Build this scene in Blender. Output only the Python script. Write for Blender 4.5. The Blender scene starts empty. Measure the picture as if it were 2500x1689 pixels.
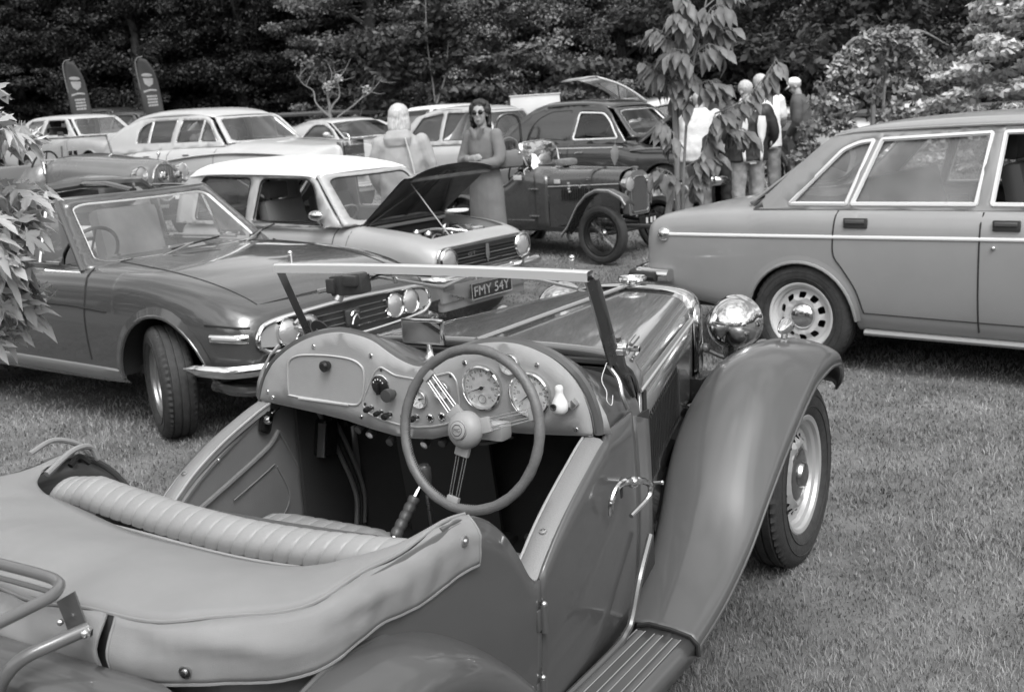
import bpy, bmesh, math, random
import numpy as np
from mathutils import Vector, Matrix, noise
from mathutils.geometry import tessellate_polygon
PI = math.pi
R = math.radians
random.seed(7)
rng = np.random.RandomState(7)
SC = bpy.context.scene
COL = SC.collection
# ------------------------------------------------------------------ camera, sky, sun, exposure
CAM_H, CAM_PITCH, CAM_ROLL = 1.6641, R(11.8138), R(-3.5683)
cam = bpy.data.cameras.new('camera')
cam.sensor_width = 36.0
cam.lens = 2769.28 / 2500 * 36
cam.clip_start = 0.05
cam.clip_end = 2000
cam.dof.use_dof = True
cam.dof.focus_distance = 2.95
cam.dof.aperture_fstop = 8.0
cam_o = bpy.data.objects.new('camera', cam)
COL.objects.link(cam_o)
_cp, _sp = math.cos(CAM_PITCH), math.sin(CAM_PITCH)
_c, _s = math.cos(CAM_ROLL), math.sin(CAM_ROLL)
_right, _up, _fwd = Vector((1, 0, 0)), Vector((0, _sp, _cp)), Vector((0, _cp, -_sp))
_r2 = _c * _right + _s * _up
_u2 = -_s * _right + _c * _up
_m = Matrix((_r2, _u2, -_fwd)).transposed().to_4x4()
_m.translation = Vector((0, 0, CAM_H))
cam_o.matrix_world = _m
SC.camera = cam_o
SUN_EL, SUN_AZ = R(55), R(165)       # azimuth measured clockwise from +Y (ahead of the camera)
world = bpy.data.worlds.new('World')
SC.world = world
world.use_nodes = True
wt = world.node_tree
wt.nodes.clear()
w_out = wt.nodes.new('ShaderNodeOutputWorld')
w_bg = wt.nodes.new('ShaderNodeBackground')
w_sky = wt.nodes.new('ShaderNodeTexSky')
w_sky.sky_type = 'NISHITA'
w_sky.sun_disc = False
w_sky.sun_elevation = SUN_EL
w_sky.sun_rotation = SUN_AZ
w_sky.air_density = 2.0
w_sky.dust_density = 6.0
w_bw = wt.nodes.new('ShaderNodeRGBToBW')
# broken cloud over the sky: lighter and darker patches all round
w_tc = wt.nodes.new('ShaderNodeTexCoord')
w_mp = wt.nodes.new('ShaderNodeMapping')
w_mp.inputs['Scale'].default_value = (1, 1, 2.6)
w_nz = wt.nodes.new('ShaderNodeTexNoise')
w_nz.inputs['Scale'].default_value = 2.3
w_nz.inputs['Detail'].default_value = 7
w_nz.inputs['Roughness'].default_value = 0.55
w_cr = wt.nodes.new('ShaderNodeMapRange')
w_cr.interpolation_type = 'SMOOTHSTEP'
w_cr.inputs['From Min'].default_value = 0.40
w_cr.inputs['From Max'].default_value = 0.62
w_cr.inputs['To Min'].default_value = 0.75
w_cr.inputs['To Max'].default_value = 2.0
w_mu = wt.nodes.new('ShaderNodeMath')
w_mu.operation = 'MULTIPLY'
wt.links.new(w_sky.outputs['Color'], w_bw.inputs['Color'])
wt.links.new(w_tc.outputs['Generated'], w_mp.inputs['Vector'])
wt.links.new(w_mp.outputs['Vector'], w_nz.inputs['Vector'])
wt.links.new(w_nz.outputs['Fac'], w_cr.inputs['Value'])
wt.links.new(w_bw.outputs['Val'], w_mu.inputs[0])
wt.links.new(w_cr.outputs['Result'], w_mu.inputs[1])
wt.links.new(w_mu.outputs['Value'], w_bg.inputs['Color'])
wt.links.new(w_bg.outputs['Background'], w_out.inputs['Surface'])
w_bg.inputs['Strength'].default_value = 0.15
sun_d = bpy.data.lights.new('sun', 'SUN')
sun_d.energy = 0.65
sun_d.angle = R(24)
sun_d.color = (1.0, 1.0, 1.0)
sun_o = bpy.data.objects.new('sun', sun_d)
COL.objects.link(sun_o)
_sd = Vector((math.sin(SUN_AZ) * math.cos(SUN_EL), math.cos(SUN_AZ) * math.cos(SUN_EL), math.sin(SUN_EL)))
sun_o.rotation_euler = _sd.to_track_quat('Z', 'Y').to_euler()
SC.view_settings.view_transform = 'Standard'
SC.view_settings.look = 'None'
SC.view_settings.gamma = 1.0
SC.view_settings.use_curve_mapping = False
SC.view_settings.exposure = 0.55
SC.render.engine = 'CYCLES'
SC.cycles.max_bounces = 8
SC.cycles.transparent_max_bounces = 16
# ------------------------------------------------------------------ materials (the film is black and white: every colour is a grey)
MATS = {}
def mat(name, v, rough=0.5, metal=0.0, coat=0.0, spec=0.5, var=0.0, vscale=8.0, bump=0.0, bscale=60.0,
    dust=0.0, alpha=1.0, trans=0.0, stretch=(1, 1, 1), var2=0.0, sheen=0.0, subsurf=0.0, emit=0.0):
  if name in MATS:
    return MATS[name]
  m = bpy.data.materials.new(name)
  m.use_nodes = True
  nt = m.node_tree
  b = nt.nodes['Principled BSDF']
  b.inputs['Base Color'].default_value = (v, v, v, 1)
  b.inputs['Roughness'].default_value = rough
  b.inputs['Metallic'].default_value = metal
  b.inputs['Coat Weight'].default_value = coat
  b.inputs['Coat Roughness'].default_value = 0.04
  b.inputs['Specular IOR Level'].default_value = spec
  b.inputs['Alpha'].default_value = alpha
  b.inputs['Transmission Weight'].default_value = trans
  if sheen:
    b.inputs['Sheen Weight'].default_value = sheen
  if emit:
    b.inputs['Emission Color'].default_value = (1, 1, 1, 1)
    b.inputs['Emission Strength'].default_value = emit
  tc = mp = None
  def coords():
    nonlocal tc, mp
    if tc is None:
      tc = nt.nodes.new('ShaderNodeTexCoord')
      mp = nt.nodes.new('ShaderNodeMapping')
      mp.inputs['Scale'].default_value = stretch
      nt.links.new(tc.outputs['Object'], mp.inputs['Vector'])
    return mp.outputs['Vector']
  if var:
    n = nt.nodes.new('ShaderNodeTexNoise')
    n.inputs['Scale'].default_value = vscale
    n.inputs['Detail'].default_value = 6
    n.inputs['Roughness'].default_value = 0.62
    nt.links.new(coords(), n.inputs['Vector'])
    r = nt.nodes.new('ShaderNodeMapRange')
    r.inputs['From Min'].default_value = 0.3
    r.inputs['From Max'].default_value = 0.7
    r.inputs['To Min'].default_value = v * (1 - var)
    r.inputs['To Max'].default_value = v * (1 + var)
    nt.links.new(n.outputs['Fac'], r.inputs['Value'])
    nt.links.new(r.outputs['Result'], b.inputs['Base Color'])
  if dust:
    n = nt.nodes.new('ShaderNodeTexNoise')
    n.inputs['Scale'].default_value = 5.0
    n.inputs['Detail'].default_value = 8
    n.inputs['Roughness'].default_value = 0.7
    nt.links.new(coords(), n.inputs['Vector'])
    r = nt.nodes.new('ShaderNodeMapRange')
    r.inputs['From Min'].default_value = 0.35
    r.inputs['From Max'].default_value = 0.75
    r.inputs['To Min'].default_value = rough
    r.inputs['To Max'].default_value = min(1, rough + dust)
    nt.links.new(n.outputs['Fac'], r.inputs['Value'])
    nt.links.new(r.outputs['Result'], b.inputs['Roughness'])
  if bump:
    n = nt.nodes.new('ShaderNodeTexNoise')
    n.inputs['Scale'].default_value = bscale
    n.inputs['Detail'].default_value = 5
    nt.links.new(coords(), n.inputs['Vector'])
    bp = nt.nodes.new('ShaderNodeBump')
    bp.inputs['Strength'].default_value = min(1, bump)
    bp.inputs['Distance'].default_value = 0.004 if bump <= 1 else 0.004 * bump
    nt.links.new(n.outputs['Fac'], bp.inputs['Height'])
    nt.links.new(bp.outputs['Normal'], b.inputs['Normal'])
  MATS[name] = m
  return m
def paint(name, v, rough=0.32, dust=0.12, coat=0.9, metal=0.0, var=0.05):
  return mat(name, v, rough=rough, coat=coat, dust=dust, var=var, vscale=3.0, metal=metal)
def glass_mat(name, tint=0.9, rough=0.0, refl=1.0, film=0.0):
  """thin window glass: clear pane with Fresnel reflection"""
  if name in MATS:
    return MATS[name]
  m = bpy.data.materials.new(name)
  m.use_nodes = True
  nt = m.node_tree
  nt.nodes.clear()
  o = nt.nodes.new('ShaderNodeOutputMaterial')
  t = nt.nodes.new('ShaderNodeBsdfTransparent')
  t.inputs['Color'].default_value = (tint, tint, tint, 1)
  g = nt.nodes.new('ShaderNodeBsdfGlossy')
  g.inputs['Roughness'].default_value = rough
  g.inputs['Color'].default_value = (refl, refl, refl, 1)
  f = nt.nodes.new('ShaderNodeFresnel')
  f.inputs['IOR'].default_value = 1.62
  mx = nt.nodes.new('ShaderNodeMixShader')
  nt.links.new(f.outputs['Fac'], mx.inputs['Fac'])
  nt.links.new(t.outputs['BSDF'], mx.inputs[1])
  nt.links.new(g.outputs['BSDF'], mx.inputs[2])
  if film:      # patchy dust film, with milky reflections put into its pale colour
    d = nt.nodes.new('ShaderNodeBsdfDiffuse'); d.inputs['Color'].default_value = (.55, .55, .55, 1)
    tc = nt.nodes.new('ShaderNodeTexCoord'); n = nt.nodes.new('ShaderNodeTexNoise'); n.inputs['Scale'].default_value = 3.0; n.inputs['Detail'].default_value = 6
    r = nt.nodes.new('ShaderNodeMapRange'); r.inputs['From Min'].default_value = .3; r.inputs['From Max'].default_value = .7
    r.inputs['To Min'].default_value = film * .5; r.inputs['To Max'].default_value = film * 1.5
    nt.links.new(tc.outputs['Object'], n.inputs['Vector']); nt.links.new(n.outputs['Fac'], r.inputs['Value'])
    m2 = nt.nodes.new('ShaderNodeMixShader'); nt.links.new(r.outputs['Result'], m2.inputs['Fac'])
    nt.links.new(mx.outputs['Shader'], m2.inputs[1]); nt.links.new(d.outputs['BSDF'], m2.inputs[2]); mx = m2
  nt.links.new(mx.outputs['Shader'], o.inputs['Surface'])
  MATS[name] = m
  return m
CHROME = mat('chrome', 0.72, rough=0.06, metal=1.0, dust=0.08)
CHROME_OLD = mat('chrome_worn', 0.55, rough=0.22, metal=1.0, dust=0.2)
TYRE = mat('tyre_rubber', 0.028, rough=0.75, var=0.35, vscale=30, bump=0.5, bscale=90)
BLACK = mat('black_matt', 0.012, rough=0.8)
BLACKG = mat('black_gloss', 0.012, rough=0.25)
DARK = mat('dark_trim', 0.03, rough=0.6)
GLASS = glass_mat('window_glass', 0.86, film=.05)
GLASS_DARK = glass_mat('window_glass_smoked', 0.6)
LENS = mat('lamp_lens', 0.55, rough=0.12, metal=0.6, bump=0.6, bscale=120, coat=1.0)
SILVER = mat('silver_paint', 0.42, rough=0.35, metal=0.4, coat=0.3, dust=0.1)
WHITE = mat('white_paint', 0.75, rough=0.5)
# ------------------------------------------------------------------ mesh helpers
def link(o, parent=None):
  COL.objects.link(o)
  if parent is not None:
    o.parent = parent
  return o
def mk(name, verts, faces, m, parent=None, smooth=True, angle=40, kind=None):
  me = bpy.data.meshes.new(name)
  me.from_pydata([tuple(map(float, v)) for v in verts], [], [tuple(int(i) for i in f) for f in faces])
  if m is not None:
    me.materials.append(m)
  if smooth:
    me.polygons.foreach_set('use_smooth', [True] * len(me.polygons))
    me.set_sharp_from_angle(angle=R(angle))
  me.update()
  o = bpy.data.objects.new(name, me)
  link(o, parent)
  if kind:
    o['kind'] = kind
  return o
def tag(o, label, cat, group=None):
  o['label'] = label
  o['category'] = cat
  if group:
    o['group'] = group
  return o
def thing(name, label, cat, loc=(0, 0, 0), rotz=0.0, group=None):
  o = bpy.data.objects.new(name, None)
  o.empty_display_size = 0.2
  link(o)
  o.location = loc
  o.rotation_euler = (0, 0, rotz)
  return tag(o, label, cat, group)
class MB:
  """collects shapes, then builds them as one mesh object"""
  def __init__(s):
    s.v = []; s.f = []
  def add(s, vs, fs):
    n = len(s.v)
    s.v += [tuple(map(float, p)) for p in vs]
    s.f += [tuple(int(i) + n for i in f) for f in fs]
    return s
  def box(s, c, d, rot=None, bev=0.0):
    x, y, z = d[0] / 2, d[1] / 2, d[2] / 2
    if bev <= 0:
      vs = [Vector((sx * x, sy * y, sz * z)) for sx in (-1, 1) for sy in (-1, 1) for sz in (-1, 1)]
      fs = [(0, 1, 3, 2), (4, 6, 7, 5), (0, 4, 5, 1), (2, 3, 7, 6), (0, 2, 6, 4), (1, 5, 7, 3)]
    else:
      bm = bmesh.new()
      bmesh.ops.create_cube(bm, size=1.0)
      for v in bm.verts:
        v.co = Vector((v.co.x * 2 * x, v.co.y * 2 * y, v.co.z * 2 * z))
      bmesh.ops.bevel(bm, geom=list(bm.edges), offset=bev, segments=2, profile=0.6, affect='EDGES')
      bm.verts.index_update()
      vs = [v.co.copy() for v in bm.verts]
      fs = [[v.index for v in f.verts] for f in bm.faces]
      bm.free()
    if rot is not None:
      vs = [rot @ v for v in vs]
    c = Vector(c)
    return s.add([v + c for v in vs], fs)
  def tube(s, path, r, n=8, closed=False, cap=True, flat=1.0, flatdir=None):
    P = [Vector(p) for p in path]
    k = len(P)
    rad = r if hasattr(r, '__len__') else [r] * k
    vs = []; fs = []
    prev = None
    for i in range(k):
      if closed:
        t = P[(i + 1) % k] - P[i - 1]
      else:
        t = P[min(i + 1, k - 1)] - P[max(i - 1, 0)]
      if t.length < 1e-9:
        t = Vector((0, 0, 1))
      t.normalize()
      if prev is None:
        a = Vector((0, 0, 1)) if abs(t.z) < 0.9 else Vector((1, 0, 0))
        if flatdir is not None:
          a = Vector(flatdir)
        u = (a - t * a.dot(t)).normalized()
      else:
        u = prev - t * prev.dot(t)
        if u.length < 1e-6:
          u = t.orthogonal()
        u.normalize()
      prev = u
      w = t.cross(u)
      for j in range(n):
        a = 2 * PI * j / n
        vs.append(P[i] + u * (math.cos(a) * rad[i] * flat) + w * (math.sin(a) * rad[i]))
    for i in range(k if closed else k - 1):
      a0 = i * n; b0 = ((i + 1) % k) * n
      for j in range(n):
        j2 = (j + 1) % n
        fs.append((a0 + j, a0 + j2, b0 + j2, b0 + j))
    if cap and not closed:
      fs.append(tuple(range(n - 1, -1, -1)))
      fs.append(tuple((k - 1) * n + j for j in range(n)))
    return s.add(vs, fs)
  def lathe(s, prof, n=24, c=(0, 0, 0), axis=(0, 0, 1), up=None, close=False):
    """prof: list of (radius, height) turned round the axis"""
    ax = Vector(axis).normalized()
    u = ax.orthogonal().normalized() if up is None else Vector(up).normalized()
    w = ax.cross(u)
    c = Vector(c)
    vs = []; fs = []
    k = len(prof)
    for r_, h in prof:
      for j in range(n):
        a = 2 * PI * j / n
        vs.append(c + ax * h + (u * math.cos(a) + w * math.sin(a)) * r_)
    for i in range(k - 1 + (1 if close else 0)):
      i2 = (i + 1) % k
      for j in range(n):
        j2 = (j + 1) % n
        fs.append((i * n + j, i * n + j2, i2 * n + j2, i2 * n + j))
    if not close:
      if prof[0][0] > 1e-6:
        fs.append(tuple(range(n - 1, -1, -1)))
      if prof[-1][0] > 1e-6:
        fs.append(tuple((k - 1) * n + j for j in range(n)))
    return s.add(vs, fs)
  def grid(s, rows, flip=False, closed=False):
    """rows: list of equally long point rows"""
    n = len(rows[0]); vs = [p for r_ in rows for p in r_]; fs = []
    for i in range(len(rows) - 1 + (1 if closed else 0)):
      i2 = (i + 1) % len(rows)
      for j in range(n - 1):
        q = (i * n + j, i * n + j + 1, i2 * n + j + 1, i2 * n + j)
        fs.append(q[::-1] if flip else q)
    return s.add(vs, fs)
  def poly(s, pts):
    return s.add(pts, [tuple(range(len(pts)))])
  def ball(s, c, r, nu=16, nv=10, sq=(1, 1, 1)):
    vs = []; fs = []
    c = Vector(c)
    for i in range(nv + 1):
      th = PI * i / nv
      for j in range(nu):
        a = 2 * PI * j / nu
        vs.append(c + Vector((math.sin(th) * math.cos(a) * r * sq[0], math.sin(th) * math.sin(a) * r * sq[1], math.cos(th) * r * sq[2])))
    for i in range(nv):
      for j in range(nu):
        j2 = (j + 1) % nu
        fs.append((i * nu + j, (i + 1) * nu + j, (i + 1) * nu + j2, i * nu + j2))
    return s.add(vs, fs)
  def mirror(s):
    """adds the y-mirrored copy of all that is in it"""
    n = len(s.v)
    s.v += [(x, -y, z) for x, y, z in s.v]
    s.f += [tuple(i + n for i in f[::-1]) for f in s.f]
    return s
  def build(s, name, m, parent=None, smooth=True, angle=40, kind=None, merge=True, solid=0.0, soff=-1, sub=0, bevel=0.0, recalc=True):
    bm = bmesh.new()
    bv = [bm.verts.new(p) for p in s.v]
    for f in s.f:
      f = [i for k, i in enumerate(f) if i != f[k - 1]]
      if len(f) < 3:
        continue
      try:
        bm.faces.new([bv[i] for i in f])
      except ValueError:
        pass
    if merge:
      bmesh.ops.remove_doubles(bm, verts=bm.verts, dist=1e-5)
    if recalc:
      bmesh.ops.recalc_face_normals(bm, faces=bm.faces)
    me = bpy.data.meshes.new(name)
    bm.to_mesh(me); bm.free()
    me.materials.append(m)
    if smooth:
      me.polygons.foreach_set('use_smooth', [True] * len(me.polygons))
      if angle < 180:
        me.set_sharp_from_angle(angle=R(angle))
    o = bpy.data.objects.new(name, me)
    link(o, parent)
    if solid:
      md = o.modifiers.new('solid', 'SOLIDIFY'); md.thickness = solid; md.offset = soff
    if bevel:
      md = o.modifiers.new('bevel', 'BEVEL'); md.width = bevel; md.segments = 2; md.limit_method = 'ANGLE'
    if sub:
      md = o.modifiers.new('sub', 'SUBSURF'); md.levels = sub; md.render_levels = sub
    if kind:
      o['kind'] = kind
    return o
def pchip(xs, ys):
  xs = np.asarray(xs, float); ys = np.asarray(ys, float)
  if xs[0] > xs[-1]:
    xs = xs[::-1]; ys = ys[::-1]
  h = np.diff(xs); d = np.diff(ys) / h
  n = len(xs); m = np.zeros(n)
  if n > 2:
    for i in range(1, n - 1):
      if d[i - 1] * d[i] > 0:
        w1 = 2 * h[i] + h[i - 1]; w2 = h[i] + 2 * h[i - 1]
        m[i] = (w1 + w2) / (w1 / d[i - 1] + w2 / d[i])
    m[0] = d[0]; m[-1] = d[-1]
  else:
    m[:] = d[0]
  def f(x):
    x = min(max(x, xs[0]), xs[-1])
    i = min(int(np.searchsorted(xs, x, 'right')) - 1, n - 2); i = max(i, 0)
    t = (x - xs[i]) / h[i]
    return float((2*t**3 - 3*t**2 + 1) * ys[i] + (t**3 - 2*t**2 + t) * h[i] * m[i] + (-2*t**3 + 3*t**2) * ys[i+1] + (t**3 - t**2) * h[i] * m[i+1])
  return f
def crom(pts, n=8, closed=False):
  """smooth curve through points (centripetal-like Catmull-Rom)"""
  P = [np.array(p, float) for p in pts]
  k = len(P); out = []
  rngk = range(k if closed else k - 1)
  for i in rngk:
    p1, p2 = P[i], P[(i + 1) % k]
    p0 = P[i - 1] if (closed or i > 0) else 2 * p1 - p2
    p3 = P[(i + 2) % k] if (closed or i + 2 < k) else 2 * p2 - p1
    for j in range(n):
      t = j / n
      out.append(0.5 * ((2 * p1) + (-p0 + p2) * t + (2*p0 - 5*p1 + 4*p2 - p3) * t*t + (-p0 + 3*p1 - 3*p2 + p3) * t**3))
  if not closed:
    out.append(P[-1])
  return out
def bspl(pts, n=6):
  """cubic B-spline through the end points, rounding the inner ones"""
  P = [np.array(p, float) for p in pts]
  P = [2 * P[0] - P[1]] + P + [2 * P[-1] - P[-2]]
  out = []
  for i in range(len(P) - 3):
    for j in range(n):
      t = j / n
      out.append(((1-t)**3 * P[i] + (3*t**3 - 6*t*t + 4) * P[i+1] + (-3*t**3 + 3*t*t + 3*t + 1) * P[i+2] + t**3 * P[i+3]) / 6)
  out.append(np.array(P[-2]))
  return out
def resample(pts, n):
  P = np.array(pts, float)
  d = np.r_[0, np.cumsum(np.linalg.norm(np.diff(P, axis=0), axis=1))]
  if d[-1] < 1e-9:
    return [P[0]] * n
  t = np.linspace(0, d[-1], n)
  return [np.array([np.interp(a, d, P[:, k]) for k in range(P.shape[1])]) for a in t]
def rrect(u0, v0, u1, v1, r, n=5):
  """rounded rectangle in 2D, counter-clockwise"""
  rr = r if hasattr(r, '__len__') else [r] * 4
  out = []
  for (cx, cy, a0, q) in ((u1, v0, -90, rr[0]), (u1, v1, 0, rr[1]), (u0, v1, 90, rr[2]), (u0, v0, 180, rr[3])):
    sx = -1 if cx == u1 else 1; sy = 1 if cy == v0 else -1
    for i in range(n + 1):
      a = R(a0 + 90 * i / n)
      out.append((cx + sx * q + math.cos(a) * q, cy + sy * q + math.sin(a) * q))
  return out
def rpoly(pts, r, n=4):
  """polygon with rounded corners (2D); r one radius or one per corner"""
  rr = r if hasattr(r, '__len__') else [r] * len(pts)
  out = []
  P = [np.array(p, float) for p in pts]
  k = len(P)
  for i in range(k):
    a, b, c = P[i - 1], P[i], P[(i + 1) % k]
    ua = (a - b); la = np.linalg.norm(ua); ua = ua / la
    uc = (c - b); lc = np.linalg.norm(uc); uc = uc / lc
    q = min(rr[i], la * 0.45, lc * 0.45)
    if q <= 1e-5:
      out.append(tuple(b)); continue
    s0 = b + ua * q; s1 = b + uc * q
    for j in range(n + 1):
      t = j / n
      out.append(tuple((1-t)**2 * s0 + 2*t*(1-t) * b + t*t * s1))
  return out
def patch(mb, outer, holes, fmap, dense=0.0):
  """fill a 2D outline with holes and map it to 3D with fmap(u, v)"""
  loops = [[Vector((p[0], p[1], 0)) for p in outer]] + [[Vector((p[0], p[1], 0)) for p in h] for h in holes]
  tris = tessellate_polygon(loops)
  flat = [p for l in loops for p in l]
  if dense:
    bm = bmesh.new()
    bv = [bm.verts.new(p) for p in flat]
    for t in tris:
      try:
        bm.faces.new([bv[i] for i in t])
      except ValueError:
        pass
    for _ in range(3):
      ed = [e for e in bm.edges if e.calc_length() > dense]
      if not ed:
        break
      bmesh.ops.subdivide_edges(bm, edges=ed, cuts=1)
      bmesh.ops.triangulate(bm, faces=[f for f in bm.faces if len(f.verts) > 3])
      bmesh.ops.beautify_fill(bm, faces=bm.faces, edges=[e for e in bm.edges if not e.is_boundary])
    bm.verts.index_update()
    vs = [fmap(v.co.x, v.co.y) for v in bm.verts]
    fs = [[v.index for v in f.verts] for f in bm.faces]
    bm.free()
    mb.add(vs, fs)
  else:
    mb.add([fmap(p.x, p.y) for p in flat], tris)
  return mb
def text_mesh(mb, s, fmap, h, cx=0.0, cy=0.0, width=None, font_bold=False, dz=0.0):
  """lettering as real geometry: s laid out in 2D, centred on (cx, cy), mapped by fmap(u, v)"""
  cu = bpy.data.curves.new('lettering', 'FONT')
  cu.body = s
  cu.size = h * 1.35
  cu.align_x = 'CENTER'
  cu.resolution_u = 2
  o = bpy.data.objects.new('lettering', cu)
  me = o.to_mesh()
  co = np.array([v.co[:] for v in me.vertices]) if len(me.vertices) else np.zeros((0, 3))
  fs = [list(p.vertices) for p in me.polygons]
  if len(co):
    w = co[:, 0].max() - co[:, 0].min()
    sc = (width / w) if width else 1.0
    hh = co[:, 1].max() - co[:, 1].min()
    sy = h / hh
    mx = (co[:, 0].max() + co[:, 0].min()) / 2
    my = (co[:, 1].max() + co[:, 1].min()) / 2
    mb.add([fmap(cx + (c[0] - mx) * sc, cy + (c[1] - my) * sy) for c in co], fs)
  o.to_mesh_clear()
  bpy.data.objects.remove(o)
  bpy.data.curves.remove(cu)
  return mb
def terr(x, y):
  """height of the field: level near the camera, a slight dip, then rising gently away and to the left"""
  t = max(0.0, y - 9)
  if t > 30:
    t = 30 + (t - 30) * 0.2
  u = max(0.0, -x)
  u = u if u < 4.5 else 4.5 + (u - 4.5) * 0.1
  k = min(1.0, t / 4)
  k = k * k * (3 - 2 * k)
  return 0.025 * t * min(1, t) + 0.055 * u * k - 0.09 * math.exp(-(((x - 0.5) / 3) ** 2 + ((y - 11) / 3) ** 2))
def heading(deg):
  """rotation for a car whose nose points deg clockwise from +Y"""
  return R(90 - deg)
# ------------------------------------------------------------------ vehicle library
def shell(stations, x0, x1, kb, arches=(), step=0.06, nt=9, ns=14, skip=None, xs=None, sm=6):
  """Lofted body. stations: (x, [(y, z)...]) from centre line over the shoulder (control kb) to the sill.
  Returns MB, side(x, z)->y and the arch edges."""
  stations = sorted(stations, key=lambda s: s[0])
  K = len(stations[0][1])
  X = [s[0] for s in stations]
  fy = [pchip(X, [s[1][k][0] for s in stations]) for k in range(K)]
  fz = [pchip(X, [s[1][k][1] for s in stations]) for k in range(K)]
  cols = set(np.round(np.arange(x0, x1 + 1e-6, step), 4)) | {round(x0, 4), round(x1, 4)} | {round(x, 4) for x in X if x0 <= x <= x1}
  for (xc, zc, Ra) in arches:
    cols = {c for c in cols if abs(c - xc) > Ra}
    for i in range(21):
      cols.add(xc - Ra * 0.9995 * math.cos(PI * i / 20))
    cols |= {xc - Ra - 0.0015, xc + Ra + 0.0015}
  cols = sorted(c for c in cols if x0 - 1e-6 <= c <= x1 + 1e-6)
  def section(x):
    c = [(fy[k](x), fz[k](x)) for k in range(K)]
    cv = bspl(c, sm)
    return cv[:kb * sm + 1], cv[kb * sm:]
  rows = []; edges = {i: [] for i in range(len(arches))}
  for x in cols:
    top, side = section(x)
    zl = None
    for i, (xc, zc, Ra) in enumerate(arches):
      if abs(x - xc) < Ra:
        zl = zc + math.sqrt(max(0, Ra * Ra - (x - xc) ** 2)); ai = i
    if zl is not None:
      ns_ = []
      for k, p in enumerate(side):
        if p[1] >= zl:
          ns_.append(p)
        else:
          q = side[k - 1] if k else p
          t = (q[1] - zl) / max(1e-6, (q[1] - p[1]))
          ns_.append(q + (p - q) * min(1, max(0, t)))
          break
      side = ns_ if len(ns_) > 1 else [side[0], side[0] + np.array([0, -1e-4])]
      edges[ai].append((x, side[-1][0], side[-1][1]))
    t_ = resample(top, nt); s_ = resample(side, ns)
    half = [(x, -p[0], p[1]) for p in reversed(s_)] + [(x, -p[0], p[1]) for p in list(reversed(t_))[1:]]
    full = half + [(a, -b, c) for a, b, c in reversed(half[:-1])]
    rows.append(full)
  mb = MB()
  if skip is None:
    mb.grid(rows)
  else:
    n = len(rows[0]); mb.v += [p for r_ in rows for p in r_]
    for i in range(len(rows) - 1):
      for j in range(n - 1):
        q = (i * n + j, i * n + j + 1, (i + 1) * n + j + 1, (i + 1) * n + j)
        cx = sum(mb.v[k][0] for k in q) / 4; cy = sum(mb.v[k][1] for k in q) / 4; cz = sum(mb.v[k][2] for k in q) / 4
        if not skip(cx, cy, cz):
          mb.f.append(q)
  # close the ends
  mb.poly(rows[0][::-1]); mb.poly(rows[-1])
  def side_y(x, z):
    _, s = section(x)
    for k in range(1, len(s)):
      if s[k][1] <= z:
        a, b = s[k - 1], s[k]
        t = (a[1] - z) / max(1e-6, a[1] - b[1])
        return float(a[0] + (b[0] - a[0]) * t)
    return float(s[-1][0])
  def top_z(x, y):
    t, s = section(x)
    c = t + s
    for k in range(1, len(c)):
      if c[k][0] >= abs(y):
        a, b = c[k - 1], c[k]
        u = (abs(y) - a[0]) / max(1e-6, b[0] - a[0])
        return float(a[1] + (b[1] - a[1]) * u)
    return float(t[-1][1])
  return mb, side_y, top_z, edges, rows
def arch_trim(root, edges, m, r=0.009, well=True, depth=0.3, sides=(-1, 1), lip=0.004):
  for i, e in edges.items():
    for s in sides:
      path = [(x, s * (y + lip), z) for x, y, z in e]
      MB().tube(path, r, n=6).build('wheel_arch', m, root)
      if well:
        a = [(x, s * (y - 0.004), z + 0.012) for x, y, z in e]
        b = [(x, s * (y - depth), z + 0.012) for x, y, z in e]
        MB().grid([a, b]).poly(b).build('wheel_well', BLACK, root)
def surf_line(root, name, pts, side_y, m, r=0.004, s=-1, off=0.001, n=6, dens=6, flat=1.0):
  """a line laid on the flank: pts in (x, z)"""
  P = crom([np.array(p, float) for p in pts], dens) if len(pts) > 2 else resample(pts, 12)
  return MB().tube([(p[0], s * (side_y(p[0], p[1]) + off), p[1]) for p in P], r, n=n).build(name, m, root)
def surf_strip(root, name, pts, side_y, m, h, t=0.008, s=-1, off=0.0, n=16):
  """a flat moulding on the flank: height h, thickness t"""
  P = resample(pts, n)
  rows = []
  for p in P:
    x, z = p
    ya = side_y(x, z + h / 2) + off; yb = side_y(x, z - h / 2) + off
    rows.append([(x, s * ya, z + h / 2), (x, s * (ya + t * .8), z + h * 0.36), (x, s * ((ya + yb) / 2 + t), z), (x, s * (yb + t * .8), z - h * 0.36), (x, s * yb, z - h / 2)])
  mb = MB().grid(rows)
  mb.poly(rows[0]).poly(rows[-1][::-1])
  return mb.build(name, m, root, angle=60)
def side_panel(root, name, poly, side_y, m, s=-1, off=0.004, t=0.0, dense=0.12):
  mb = MB()
  patch(mb, poly, [], lambda x, z: (x, s * (side_y(x, z) + off), z), dense=dense)
  return mb.build(name, m, root, solid=t, soff=0) if t else mb.build(name, m, root)
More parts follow.
